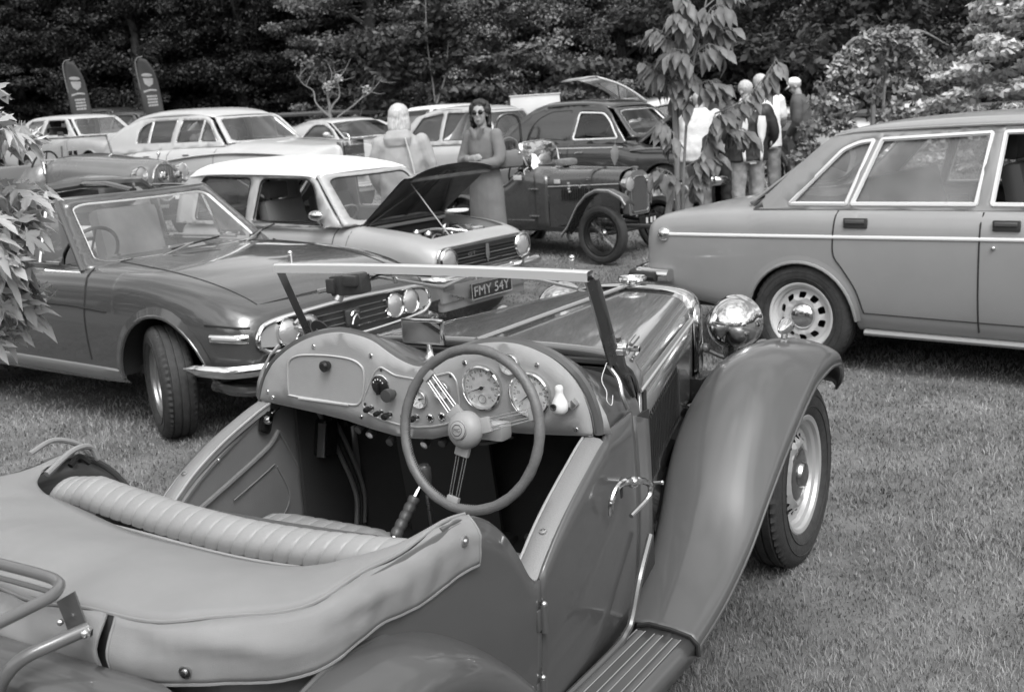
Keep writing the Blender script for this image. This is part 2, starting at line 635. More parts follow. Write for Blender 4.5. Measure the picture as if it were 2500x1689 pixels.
def make_tyre(Rt, rr, w, tread=True, n=96):
  """tyre profile turned about local y; outer side is -y"""
  h = w / 2
  sh = Rt - rr
  prof = [(rr - 0.004, -h * 0.62), (rr + 0.006, -h * 0.80), (rr + sh * 0.25, -h * 0.97), (rr + sh * 0.5, -h * 1.02), (rr + sh * 0.74, -h * 0.96),
      (Rt - 0.014, -h * 0.84), (Rt - 0.004, -h * 0.72)]
  if tread:
    for a in (-0.45, 0.0, 0.45):
      prof += [(Rt, h * (a - 0.16)), (Rt - 0.008, h * (a - 0.14)), (Rt - 0.008, h * (a - 0.07)), (Rt, h * (a - 0.05))]
    prof.append((Rt, h * 0.6))
  else:
    prof += [(Rt, -h * 0.4), (Rt, h * 0.4)]
  prof += [(Rt - 0.004, h * 0.72), (Rt - 0.014, h * 0.84), (rr + sh * 0.5, h * 1.02), (rr + 0.006, h * 0.80), (rr - 0.004, h * 0.62)]
  mb = MB()
  k = len(prof); vs = []; fs = []
  for i, (r_, y) in enumerate(prof):
    for j in range(n):
      a = 2 * PI * j / n
      q = r_
      if tread and abs(y) > h * 0.55 and r_ > Rt - 0.016 and j % 2:
        q = r_ - 0.007
      vs.append((math.cos(a) * q, y, math.sin(a) * q))
  for i in range(k - 1):
    for j in range(n):
      j2 = (j + 1) % n
      fs.append((i * n + j, i * n + j2, (i + 1) * n + j2, (i + 1) * n + j))
  mb.add(vs, fs)
  # moulded rings on the side wall
  for q in (0.3, 0.62):
    mb.tube([(math.cos(2 * PI * j / 48) * (rr + sh * q), -h * 1.0, math.sin(2 * PI * j / 48) * (rr + sh * q)) for j in range(48)], 0.0022, n=5, closed=True)
  return mb
def circ(r, n=20, c=(0, 0), a0=0.0):
  return [(c[0] + r * math.cos(a0 + 2 * PI * i / n), c[1] + r * math.sin(a0 + 2 * PI * i / n)) for i in range(n)]
def wheel(root, x, y, z, Rt, rr, w, style='disc', steer=0.0, camber=0.0, rim_m=None, cap_m=None, detail=True, n=96):
  """wheel at (x, y, z); outer face looks away from the centre line. part 'wheel' (rim) > tyre, hubcap, spoke"""
  s = -1 if y < 0 else 1
  rim_m = rim_m or SILVER
  cap_m = cap_m or CHROME
  h = w / 2
  mb = MB()
  # rim barrel with a rolled lip
  lip = [(rr + 0.006, -h * 0.70), (rr + 0.008, -h * 0.78), (rr, -h * 0.82), (rr - 0.012, -h * 0.76), (rr - 0.016, -h * 0.6),
      (rr - 0.03, -h * 0.5), (rr - 0.038, -h * 0.2), (rr - 0.042, h * 0.2), (rr - 0.03, h * 0.7)]
  vs = []; fs = []; N = 48
  for r_, yy in lip:
    for j in range(N):
      a = 2 * PI * j / N
      vs.append((math.cos(a) * r_, yy, math.sin(a) * r_))
  for i in range(len(lip) - 1):
    for j in range(N):
      j2 = (j + 1) % N
      fs.append((i * N + j, i * N + j2, (i + 1) * N + j2, (i + 1) * N + j))
  mb.add(vs, fs)
  rd = rr - 0.036
  extra = []
  if style in ('disc', 'disc_slots', 'plain'):
    def prof(r_):
      t = r_ / rd
      return -h * (0.30 + 0.30 * math.sin(min(1, max(0, (t - 0.45) / 0.35)) * PI) * (1 if t > 0.45 else 0) + 0.10 * (1 - t))
    holes = []
    if style == 'disc':
      holes = [circ(0.0125, 12, (rd * 0.80 * math.cos(2 * PI * i / 18), rd * 0.80 * math.sin(2 * PI * i / 18))) for i in range(18)]
    elif style == 'disc_slots':
      for i in range(10):
        a = 2 * PI * (i + 0.5) / 10
        rc = rd * 0.78
        q = rpoly([(rc - .017, -.021), (rc + .017, -.023), (rc + .017, .023), (rc - .017, .021)], .011, 3)
        holes.append([(u * math.cos(a) - v * math.sin(a), u * math.sin(a) + v * math.cos(a)) for u, v in q])
    patch(mb, circ(rd, 48), holes, lambda u, v: (u, prof(math.hypot(u, v)), v), dense=0.045)
  elif style == 'alloy':
    holes = []
    for i in range(5):
      a = 2 * PI * i / 5
      q = rpoly([(rd * 0.42, -0.012), (rd * 0.88, -0.058), (rd * 0.93, 0.0), (rd * 0.88, 0.058), (rd * 0.42, 0.012)], .01, 3)
      holes.append([(u * math.cos(a) - v * math.sin(a), u * math.sin(a) + v * math.cos(a)) for u, v in q])
      q = rpoly([(rd * 0.72, -0.010), (rd * 0.9, -0.022), (rd * 0.9, 0.022), (rd * 0.72, 0.010)], .004, 2)
      a += PI / 5
      holes.append([(u * math.cos(a) - v * math.sin(a), u * math.sin(a) + v * math.cos(a)) for u, v in q])
    for dy in (-0.30, -0.12):
      patch(mb, circ(rd, 48), holes, lambda u, v, dy=dy: (u, h * dy - 0.006 * math.cos(math.hypot(u, v) / rd * PI), v), dense=0.05)
    for q in holes:
      mb.grid([[(u, h * -0.30, v) for u, v in q + q[:1]], [(u, h * -0.12, v) for u, v in q + q[:1]]])
  part = mb.build('wheel', rim_m, root, angle=35)
  part.location = (x, y, z)
  part.rotation_euler = (camber, 0, steer + (0 if s < 0 else PI))
  make_tyre(Rt, rr, w, tread=detail, n=n).build('tyre', TYRE, part, angle=30)
  if style != 'wire':
    MB().lathe([(rd + 0.01, h * 0.5), (0.0, h * 0.5)], 24, axis=(0, 1, 0)).build('brake_drum', BLACK, part)
  if style in ('disc', 'disc_slots', 'plain'):
    rc = 0.105 if style == 'disc' else (0.082 if style == 'disc_slots' else rd * 0.55)
    MB().lathe([(rc * 0.98, -h * 0.40), (rc, -h * 0.46), (rc * 0.96, -h * 0.54), (rc * 0.80, -h * 0.62), (rc * 0.62, -h * 0.66), (rc * 0.45, -h * 0.70), (rc * 0.40, -h * 0.86), (rc * 0.25, -h * 0.93), (0.0, -h * 0.95)]
          if style == 'disc' else [(rc, -h * 0.3), (rc * 1.0, -h * 0.52), (rc * 0.93, -h * 0.68), (rc * 0.7, -h * 0.84), (rc * 0.4, -h * 0.93), (0.0, -h * 0.97)],
          32, axis=(0, 1, 0)).build('hubcap', cap_m, part)
  if style == 'alloy':
    MB().lathe([(0.04, -h * 0.3), (0.04, -h * 0.5), (0.03, -h * 0.56), (0, -h * 0.56)], 20, axis=(0, 1, 0)).build('hubcap', DARK, part)
    for i in range(4):
      a = 2 * PI * (i + .5) / 4
      MB().lathe([(0.008, -h * 0.3), (0.008, -h * 0.5), (0, -h * 0.55)], 6, c=(0.065 * math.cos(a), 0, 0.065 * math.sin(a)), axis=(0, 1, 0)).build('wheel_nut', CHROME, part)
  if style == 'wire':
    MB().lathe([(0.05, h * 0.5), (0.055, h * 0.1), (0.04, -h * 0.1), (0.03, -h * 0.5), (0.032, -h * 0.8), (0.028, -h * 1.0), (0.0, -h * 1.05)], 20, axis=(0, 1, 0)).build('hubcap', cap_m, part)
    e = MB()
    e.box((0, -h * 0.95, 0.0), (0.02, 0.02, 0.13), bev=0.005)
    e.build('knock_off_spinner', cap_m, part)
    sp = MB()
    for i in range(30):
      a = 2 * PI * i / 30
      for (yy, tw, r0) in ((-h * 0.55, 0.28, 0.03), (h * 0.25, -0.28, 0.05)):
        b = a + (tw if i % 2 else -tw)
        sp.tube([(r0 * math.cos(a), yy, r0 * math.sin(a)), ((rr - 0.03) * math.cos(b), -h * 0.1, (rr - 0.03) * math.sin(b))], 0.0028, n=4)
    sp.build('spokes', rim_m, part)
  return part
def quadmap(bl, br, tl, tr, bow=(0, 0, 0), bowv=(0, 0, 0)):
  """(u, v) in [0,1]^2 -> point on a bowed quad"""
  bl, br, tl, tr, bow, bowv = (np.array(p, float) for p in (bl, br, tl, tr, bow, bowv))
  def f(u, v):
    p = (1 - v) * ((1 - u) * bl + u * br) + v * ((1 - u) * tl + u * tr)
    p = p + bow * (4 * u * (1 - u)) + bowv * (4 * v * (1 - v))
    return tuple(p)
  return f
def screen(root, name, f, m_body, m_trim, m_glass, mar=(0.05, 0.05, 0.05, 0.05), rad=0.1, trim_r=0.009, frame=True, inset=(0, 0, 0)):
  """windscreen or rear window on the bowed quad f: body surround > trim, glass as parts"""
  u0, v0, u1, v1 = mar[0], mar[1], 1 - mar[2], 1 - mar[3]
  hole = rrect(u0, v0, u1, v1, rad if hasattr(rad, '__len__') else rad, 5)
  outer = [(u, 0) for u in np.linspace(0, 1, 13)] + [(1, v) for v in np.linspace(0, 1, 6)[1:]] + [(u, 1) for u in np.linspace(1, 0, 13)[1:]] + [(0, v) for v in np.linspace(1, 0, 6)[1:-1]]
  if frame:
    mb = MB(); patch(mb, outer, [hole], f, dense=0.08)
    mb.build(name + '_surround', m_body, root, solid=0.02, soff=0)
  g = MB(); patch(g, hole, [], lambda u, v: tuple(np.array(f(u, v)) + np.array(inset)), dense=0.12)
  gl = g.build(name, m_glass, root, angle=180)
  if m_trim is not None:
    # dense ring
    pts = []
    for i in range(len(hole)):
      a, b = np.array(hole[i]), np.array(hole[(i + 1) % len(hole)])
      k = max(1, int(np.linalg.norm(a - b) / 0.08))
      for j in range(k):
        pts.append(f(*(a + (b - a) * j / k)))
    MB().tube(pts, trim_r, n=6, closed=True).build('trim', m_trim, gl)
  return gl
class House:
  """greenhouse of a saloon: side frames with window openings, panes, roof"""
  def __init__(s, root, yb, zb, yg, zg, bow=0.012):
    s.root = root; s.yb = yb; s.zb = zb; s.yg = yg; s.zg = zg; s.bow = bow
  def y(s, x, z):
    zb = s.zb(x) if callable(s.zb) else s.zb
    zg = s.zg(x) if callable(s.zg) else s.zg
    yb = s.yb(x) if callable(s.yb) else s.yb
    yg = s.yg(x) if callable(s.yg) else s.yg
    t = (z - zb) / max(0.05, zg - zb)
    return yb + (yg - yb) * t + s.bow * math.sin(PI * min(1, max(0, t)))
  def sides(s, outline, windows, m_body, m_trim=None, trim_r=0.008, glass=None, open_=(), both=True, dense=0.1, t=0.03, name='window'):
    for sg in ((-1, 1) if both else (-1,)):
      mb = MB()
      patch(mb, outline, windows, lambda x, z: (x, sg * s.y(x, z), z), dense=dense)
      fr = mb.build('roof_pillars', m_body, s.root, solid=t, soff=0)
      for i, w in enumerate(windows):
        if i in open_:
          g = None
        else:
          g = MB(); patch(g, w, [], lambda x, z: (x, sg * (s.y(x, z) - 0.006), z), dense=0.25)
          g = g.build(name, glass or GLASS, s.root, angle=180)
        if m_trim is not None:
          MB().tube([(x, sg * (s.y(x, z) + 0.012), z) for x, z in w], trim_r, n=6, closed=True).build('trim', m_trim, g or s.root)
  def roof(s, stations, m, name='roof', nx=26, ny=15):
    """stations: (x, half width, z at the edge, z at the crown)"""
    st = sorted(stations)
    X = [a[0] for a in st]
    fw, fe, fc = pchip(X, [a[1] for a in st]), pchip(X, [a[2] for a in st]), pchip(X, [a[3] for a in st])
    rows = []
    for x in np.linspace(X[0], X[-1], nx):
      w, e, c = fw(x), fe(x), fc(x)
      row = []
      for j in range(ny):
        u = -1 + 2 * j / (ny - 1)
        a = abs(u)
        row.append((x, w * math.copysign(math.sin(a * PI / 2) ** 0.9, u) if u else 0.0, e + (c - e) * (1 - a ** 2.6)))
      rows.append(row)
    return MB().grid(rows).build(name, m, s.root, solid=0.012, soff=-1, angle=180)
def headlamp(root, c, r, axis=(1, 0, 0), ring=CHROME, depth=0.05, bezel=0.018, name='headlamp', dark=None):
  a = Vector(axis).normalized()
  mb = MB().lathe([(r, -depth), (r + bezel * 0.7, -0.012), (r + bezel, 0.0), (r + bezel * 0.5, 0.014), (r - 0.002, 0.008)], 28, c=c, axis=a)
  o = mb.build(name, ring, root)
  MB().lathe([(r, 0.006), (r * 0.8, 0.016), (r * 0.4, 0.024), (0, 0.026)], 28, c=c, axis=a).build('lens', dark or LENS, o)
  return o
def seat(root, x, y, z, m, w=0.48, back=0.55, name='seat', headrest=False):
  mb = MB()
  mb.box((x, y, z), (0.5, w, 0.16), bev=0.04)
  mb.box((x - 0.27, y, z + back / 2), (0.13, w, back), rot=Matrix.Rotation(R(-12), 3, 'Y'), bev=0.05)
  if headrest:
    mb.box((x - 0.36, y, z + back + 0.08), (0.09, w * 0.5, 0.15), bev=0.03)
  return mb.build(name, m, root)
def plain_steering(root, c, r, m=None, tilt=25, name='steering_wheel', tr=0.012):
  t = R(tilt)
  c = Vector(c)
  up = Vector((math.sin(t), 0, math.cos(t))); rt = Vector((0, -1, 0))
  mb = MB().tube([c + up * math.sin(a) * r + rt * math.cos(a) * r for a in np.linspace(0, 2 * PI, 33)[:-1]], tr, n=7, closed=True)
  for a in (R(90 + 120), R(90 - 120), R(90)):
    mb.tube([c, c + up * math.sin(a) * r + rt * math.cos(a) * r], 0.008, n=5)
  mb.ball(c, 0.035, 10, 6)
  return mb.build(name, m or BLACKG, root)
def underbody(root, x0, x1, w, z, m=None):
  MB().box(((x0 + x1) / 2, 0, z), (x1 - x0, 2 * w, 0.05)).build('underbody', m or BLACK, root)
# ------------------------------------------------------------------ ground and grass
def build_ground():
  xs = np.unique(np.r_[np.linspace(-300, -20, 12), np.linspace(-20, 20, 81), np.linspace(20, 300, 12)])
  ys = np.unique(np.r_[np.linspace(-200, -6, 10), np.linspace(-6, 40, 93), np.linspace(40, 400, 16)])
  mb = MB().grid([[(x, y, terr(x, y)) for x in xs] for y in ys])
  G = mat('turf_soil', .11, rough=.95, var=.45, vscale=2.2, bump=1.0, bscale=25)
  mb.build('ground', G, None, kind='structure', merge=False, angle=180)
build_ground()
def grass_mat():
  m = bpy.data.materials.new('grass_blade'); m.use_nodes = True
  nt = m.node_tree; b = nt.nodes['Principled BSDF']
  b.inputs['Roughness'].default_value = .55
  b.inputs['Specular IOR Level'].default_value = .15
  a = nt.nodes.new('ShaderNodeAttribute'); a.attribute_name = 'tone'
  tc = nt.nodes.new('ShaderNodeTexCoord')
  n = nt.nodes.new('ShaderNodeTexNoise'); n.inputs['Scale'].default_value = 1.1; n.inputs['Detail'].default_value = 6; n.inputs['Roughness'].default_value = .65
  r = nt.nodes.new('ShaderNodeMapRange'); r.inputs['From Min'].default_value = .3; r.inputs['From Max'].default_value = .7
  r.inputs['To Min'].default_value = .62; r.inputs['To Max'].default_value = 1.35
  mu = nt.nodes.new('ShaderNodeMath'); mu.operation = 'MULTIPLY'
  nt.links.new(tc.outputs['Object'], n.inputs['Vector']); nt.links.new(n.outputs['Fac'], r.inputs['Value'])
  nt.links.new(a.outputs['Fac'], mu.inputs[0]); nt.links.new(r.outputs['Result'], mu.inputs[1])
  nt.links.new(mu.outputs['Value'], b.inputs['Base Color'])
  return m
def build_grass(N=560000):
  g = np.random.RandomState(11)
  r = 1.7 * (32 / 1.7) ** g.rand(N)
  th = R(-42) + R(84) * g.rand(N)
  x = r * np.sin(th); y = r * np.cos(th)
  # clumps: shift density with a hashed cell field
  cx = x + .03 * g.randn(N); cy = y + .03 * g.randn(N)
  z = np.array([terr(a, b) for a, b in zip(cx, cy)]) if False else None
  t = np.maximum(0, cy - 9); t2 = np.where(t > 30, 30 + (t - 30) * .2, t)
  u = np.maximum(0, -cx); u = np.where(u < 4.5, u, 4.5 + (u - 4.5) * .1)
  k = np.minimum(1, t2 / 4); k = k * k * (3 - 2 * k)
  z = .025 * t2 * np.minimum(1, t2) + .055 * u * k - .09 * np.exp(-(((cx - .5) / 3) ** 2 + ((cy - 11) / 3) ** 2))
  def vnoise(x, y, sc, seed):
    q = np.random.RandomState(seed).rand(256, 256)
    u_, v_ = x / sc + 77.3, y / sc + 31.7
    i, j = np.floor(u_).astype(int), np.floor(v_).astype(int); fu, fv = u_ - i, v_ - j
    fu = fu * fu * (3 - 2 * fu); fv = fv * fv * (3 - 2 * fv)
    Q = lambda a_, b_: q[(i + a_) % 256, (j + b_) % 256]
    return (Q(0, 0) * (1 - fu) + Q(1, 0) * fu) * (1 - fv) + (Q(0, 1) * (1 - fu) + Q(1, 1) * fu) * fv
  patchy = .45 * vnoise(cx, cy, .55, 1) + .35 * vnoise(cx, cy, .17, 2) + .20 * vnoise(cx, cy, .06, 3)
  fine = .5 * vnoise(cx, cy, .045, 4) + .5 * vnoise(cx, cy, .11, 5)
  hgt = (.006 + .013 * g.rand(N) ** 1.5 + .034 * np.maximum(0, patchy - .30)) * (.75 + .5 * fine) * (1 + 1.2 * (g.rand(N) > .993))
  wid = np.maximum(.0012, .00050 * r) * (.7 + .6 * g.rand(N))
  a = g.rand(N) * 2 * PI; ln = .25 + .95 * g.rand(N); la = g.rand(N) * 2 * PI
  dx, dy = np.cos(a) * wid, np.sin(a) * wid
  lx, ly = np.cos(la) * ln * hgt, np.sin(la) * ln * hgt
  V = np.empty((N, 5, 3), np.float32)
  V[:, 0] = np.stack([cx - dx, cy - dy, z - .004], 1)
  V[:, 1] = np.stack([cx + dx, cy + dy, z - .004], 1)
  V[:, 2] = np.stack([cx + dx * .7 + lx * .35, cy + dy * .7 + ly * .35, z + hgt * .62], 1)
  V[:, 3] = np.stack([cx - dx * .7 + lx * .35, cy - dy * .7 + ly * .35, z + hgt * .62], 1)
  V[:, 4] = np.stack([cx + lx, cy + ly, z + hgt * .95], 1)
  me = bpy.data.meshes.new('grass')
  me.vertices.add(N * 5); me.vertices.foreach_set('co', V.ravel())
  base = (np.arange(N) * 5)[:, None]
  quad = base + np.array([[0, 1, 2, 3]]); tri = base + np.array([[3, 2, 4]])
  loops = np.concatenate([quad, tri], 1).ravel()
  me.loops.add(len(loops)); me.loops.foreach_set('vertex_index', loops.astype(np.int32))
  me.polygons.add(N * 2)
  st = np.empty(N * 2, np.int32); st[0::2] = np.arange(N) * 7; st[1::2] = np.arange(N) * 7 + 4
  me.polygons.foreach_set('loop_start', st)
  me.update(calc_edges=True)
  at = me.attributes.new('tone', 'FLOAT', 'POINT')
  tone = np.repeat((.15 + .06 * g.rand(N) + .03 * (g.rand(N) > .9)) * (.62 + .45 * fine + .36 * patchy), 5)
  at.data.foreach_set('value', tone.astype(np.float32))
  me.materials.append(grass_mat())
  o = bpy.data.objects.new('grass', me); link(o)
  o['kind'] = 'stuff'; o['label'] = 'short mown grass of the show field, a little longer in tufts'; o['category'] = 'grass'
build_grass()
# ------------------------------------------------------------------ grey saloon on the right
def build_grey_saloon():
  P = paint('grey_saloon_paint', 0.24, rough=0.38, dust=0.1, coat=0.55)
  root = thing('parked_car', 'plain mid-grey four-door saloon at right, its tail and slotted rear wheel towards the headlamp', 'car', (2.316, 7.42, 0), heading(131.0))
  def st(x, w, zc, zs, zb, zm=.62):
    return (x, [(0, zc), (.38 * w / .86, zc - .004), (.66 * w / .86, zs + .022), (.80 * w / .86, zs + .004), (w - .012, zs - .05), (w, zm), (w - .012, .38 if zb < .36 else zb + .06), (w - .05, zb + .02), (w - .09, zb)])
  S = [st(-1.135, .76, .85, .82, .46), st(-1.115, .80, .885, .865, .43), st(-1.05, .825, .915, .895, .41), st(-.9, .84, .95, .92, .38), st(-.57, .853, .992, .945, .33),
     st(0, .862, 1.0, .955, .27), st(1.0, .868, 1.0, .957, .24), st(2.0, .866, 1.0, .95, .24), st(2.35, .862, .985, .93, .24), st(3.0, .85, .94, .89, .28), st(3.4, .82, .88, .84, .34), st(3.5, .76, .84, .80, .42)]
  arches = [(0.0, .30, .352), (2.60, .30, .352)]
  mb, sy, tz, ed, rows = shell(S, -1.135, 3.5, 3, arches, skip=lambda x, y, z: 0.0 < x < 2.05 and abs(y) < .64 and z > .9)
  mb.build('body', P, root, angle=180)
  arch_trim(root, ed, P, r=0.011)
  # flared lip of the arch
  for e in ed.values():
    for s in (-1, 1):
      xc = (e[0][0] + e[-1][0]) / 2
      a = [(x, s * (y + .006), z) for x, y, z in e]
      b = [(xc + (x - xc) * 1.10, s * (sy(x, min(z + .03, .9)) + .002), .30 + (z - .30) * 1.11 + .004) for x, y, z in e]
      MB().grid([a, b]).build('wheel_arch_flare', P, root)
  # sill
  for s in (-1, 1):
    MB().tube([(.40, s * .80, .245), (2.2, s * .80, .235)], 0.035, n=8, flat=.6).build('sill', P, root)
  belt = .972
  H = House(root, .752, belt, .628, 1.39, bow=.012)
  out = [(-.345, .955), (-.23, 1.065), (-.05, 1.225), (.06, 1.325), (.13, 1.372), (.22, 1.402), (.5, 1.412), (1.1, 1.418), (1.75, 1.408), (1.80, 1.395), (2.22, .955)]
  w1 = rpoly([(-.10, .992), (.258, .992), (.385, 1.352), (.30, 1.343), (.205, 1.305)], [.01, .01, .01, .03, .03])
  w2 = rpoly([(.295, .992), (1.005, .994), (1.05, 1.374), (.435, 1.356)], .01)
  w3 = rpoly([(1.09, .994), (1.99, .992), (1.72, 1.372), (1.12, 1.376)], .012)
  H.sides(out, [w1, w2, w3], P, mat('bright_window_trim', .74, rough=.3, metal=.35), trim_r=.0145, t=.03, open_=(2,), glass=glass_mat('saloon_side_glass', .80, film=.22))
  for x0, x1 in (((.31, 1.0), (.445, 1.36)),):
    pass
  H.roof([(.10, .56, 1.36, 1.385), (.22, .61, 1.40, 1.43), (.5, .632, 1.415, 1.462), (1.0, .638, 1.42, 1.476), (1.5, .632, 1.415, 1.468), (1.8, .60, 1.40, 1.432), (1.86, .58, 1.385, 1.41)], P)
  for s in (-1, 1):
    MB().tube(crom([(-.27, s * .74, 1.03), (.06, s * .655, 1.325), (.22, s * .64, 1.395), (.6, s * .642, 1.412), (1.2, s * .645, 1.418), (1.78, s * .635, 1.405)], 6), .008, n=6).build('rain_gutter', P, root)
  screen(root, 'rear_window', quadmap((-.40, .70, .985), (-.40, -.70, .985), (.11, .56, 1.375), (.11, -.56, 1.375), bow=(-.10, 0, .02)), P, CHROME, GLASS, mar=(.06, .06, .06, .08), rad=.08)
  screen(root, 'windscreen', quadmap((2.24, -.72, .965), (2.24, .72, .965), (1.86, -.57, 1.395), (1.86, .57, 1.395), bow=(.10, 0, .01)), P, CHROME, GLASS, mar=(.05, .07, .05, .07), rad=.08)
  # pale extractor vent badge on the rear pillar
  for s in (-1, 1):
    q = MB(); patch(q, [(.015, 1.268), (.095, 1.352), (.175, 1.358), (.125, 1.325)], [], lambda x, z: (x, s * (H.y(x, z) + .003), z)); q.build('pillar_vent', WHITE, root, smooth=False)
  # waist strip, shut lines, handles
  for s in (-1, 1):
    surf_strip(root, 'waist_strip', [(-.93, .797), (3.35, .842)], sy, mat('bright_strip', .72, rough=.3, metal=.4), .022, .008, s=s, n=40)
    surf_line(root, 'door_gap', [(.225, .955), (.218, .81), (.225, .70), (.285, .615), (.36, .50), (.405, .365)], sy, BLACK, .0045, s=s)
    surf_line(root, 'door_gap', [(1.06, .955), (1.06, .30)], sy, BLACK, .0045, s=s)
    surf_line(root, 'door_gap', [(2.1, .95), (2.12, .6), (2.1, .30)], sy, BLACK, .004, s=s)
    surf_line(root, 'door_gap', [(.405, .365), (1.2, .355), (2.1, .35)], sy, BLACK, .003, s=s)
    for x in (.355, 1.197):
      y = sy(x, .89) * s
      MB().box((x, y + s * .006, .892), (.142, .022, .058), bev=.006).build('door_handle_plate', DARK, root)
      MB().box((x, y + s * .018, .902), (.118, .012, .022), bev=.004).build('door_handle', mat('handle_grey', .16, rough=.3, metal=.6), root)
    MB().ball((1.135, s * (sy(1.13, .773) + .004), .773), .012, 10, 6).build('door_lock', CHROME, root)
    MB().lathe([(.046, -.01), (.046, .01), (.036, .024), (.018, .033), (0, .035)], 24, c=(-.97, s * sy(-.97, .794), .794), axis=(0, s, 0)).build('side_lamp', CHROME, root)
    # bumper end wrapping round the flank
    bz = .532
    b = MB()
    pth = crom([(-1.235, 0, bz), (-1.225, s * .55, bz), (-1.20, s * .76, bz), (-1.13, s * .852, bz), (-1.0, s * .872, bz), (-.90, s * .872, bz)], 6)
    b.tube(pth, .050, n=10, flat=.9, flatdir=(0, 0, 1))
    bo = b.build('bumper', CHROME, root)
    r2 = MB().tube([p for p in crom([(-1.262, s * .5, bz - .008), (-1.245, s * .74, bz - .008), (-1.185, s * .875, bz - .008), (-1.06, s * .912, bz - .008), (-.985, s * .914, bz - .008)], 6)], .037, n=8, flat=.9, flatdir=(0, 0, 1))
    r2.build('rubber_strip', BLACK, bo)
    MB().box((-1.128, s * .68, .66), (.03, .16, .20), bev=.01).build('tail_lamp', mat('tail_lens', .10, rough=.15, coat=1), root)
  MB().box((-1.05, -.60, .40), (.16, .14, .10), bev=.03).build('bumper_bracket', BLACK, root)
  underbody(root, -.95, 3.3, .70, .34)
  MB().box((1.0, 0, .55), (2.3, 1.3, .03)).build('cabin_floor', BLACK, root)
  for x in (1.45,):
    for y in (-.36, .36):
      seat(root, x, y, .66, DARK, .5, .55, headrest=True)
  MB().box((.60, 0, .70), (.5, 1.2, .2), bev=.05).box((.30, 0, .90), (.14, 1.2, .45), rot=Matrix.Rotation(R(-15), 3, 'Y'), bev=.05).build('rear_bench', DARK, root)
  MB().box((-.05, 0, .985), (.55, 1.3, .02)).build('parcel_shelf', DARK, root)
  MB().box((1.95, 0, .93), (.3, 1.3, .12), bev=.04).build('dashboard', DARK, root)
  plain_steering(root, (1.75, -.36, .96), .2, tilt=25)
  RM = mat('pale_wheel_paint', .50, rough=.4, coat=.3, dust=.1)
  for x, y in ((0, -.77), (0, .77), (2.6, -.77), (2.6, .77)):
    wheel(root, x, y, .315, .322, .204, .165, 'disc_slots', rim_m=RM)
  return root
build_grey_saloon()
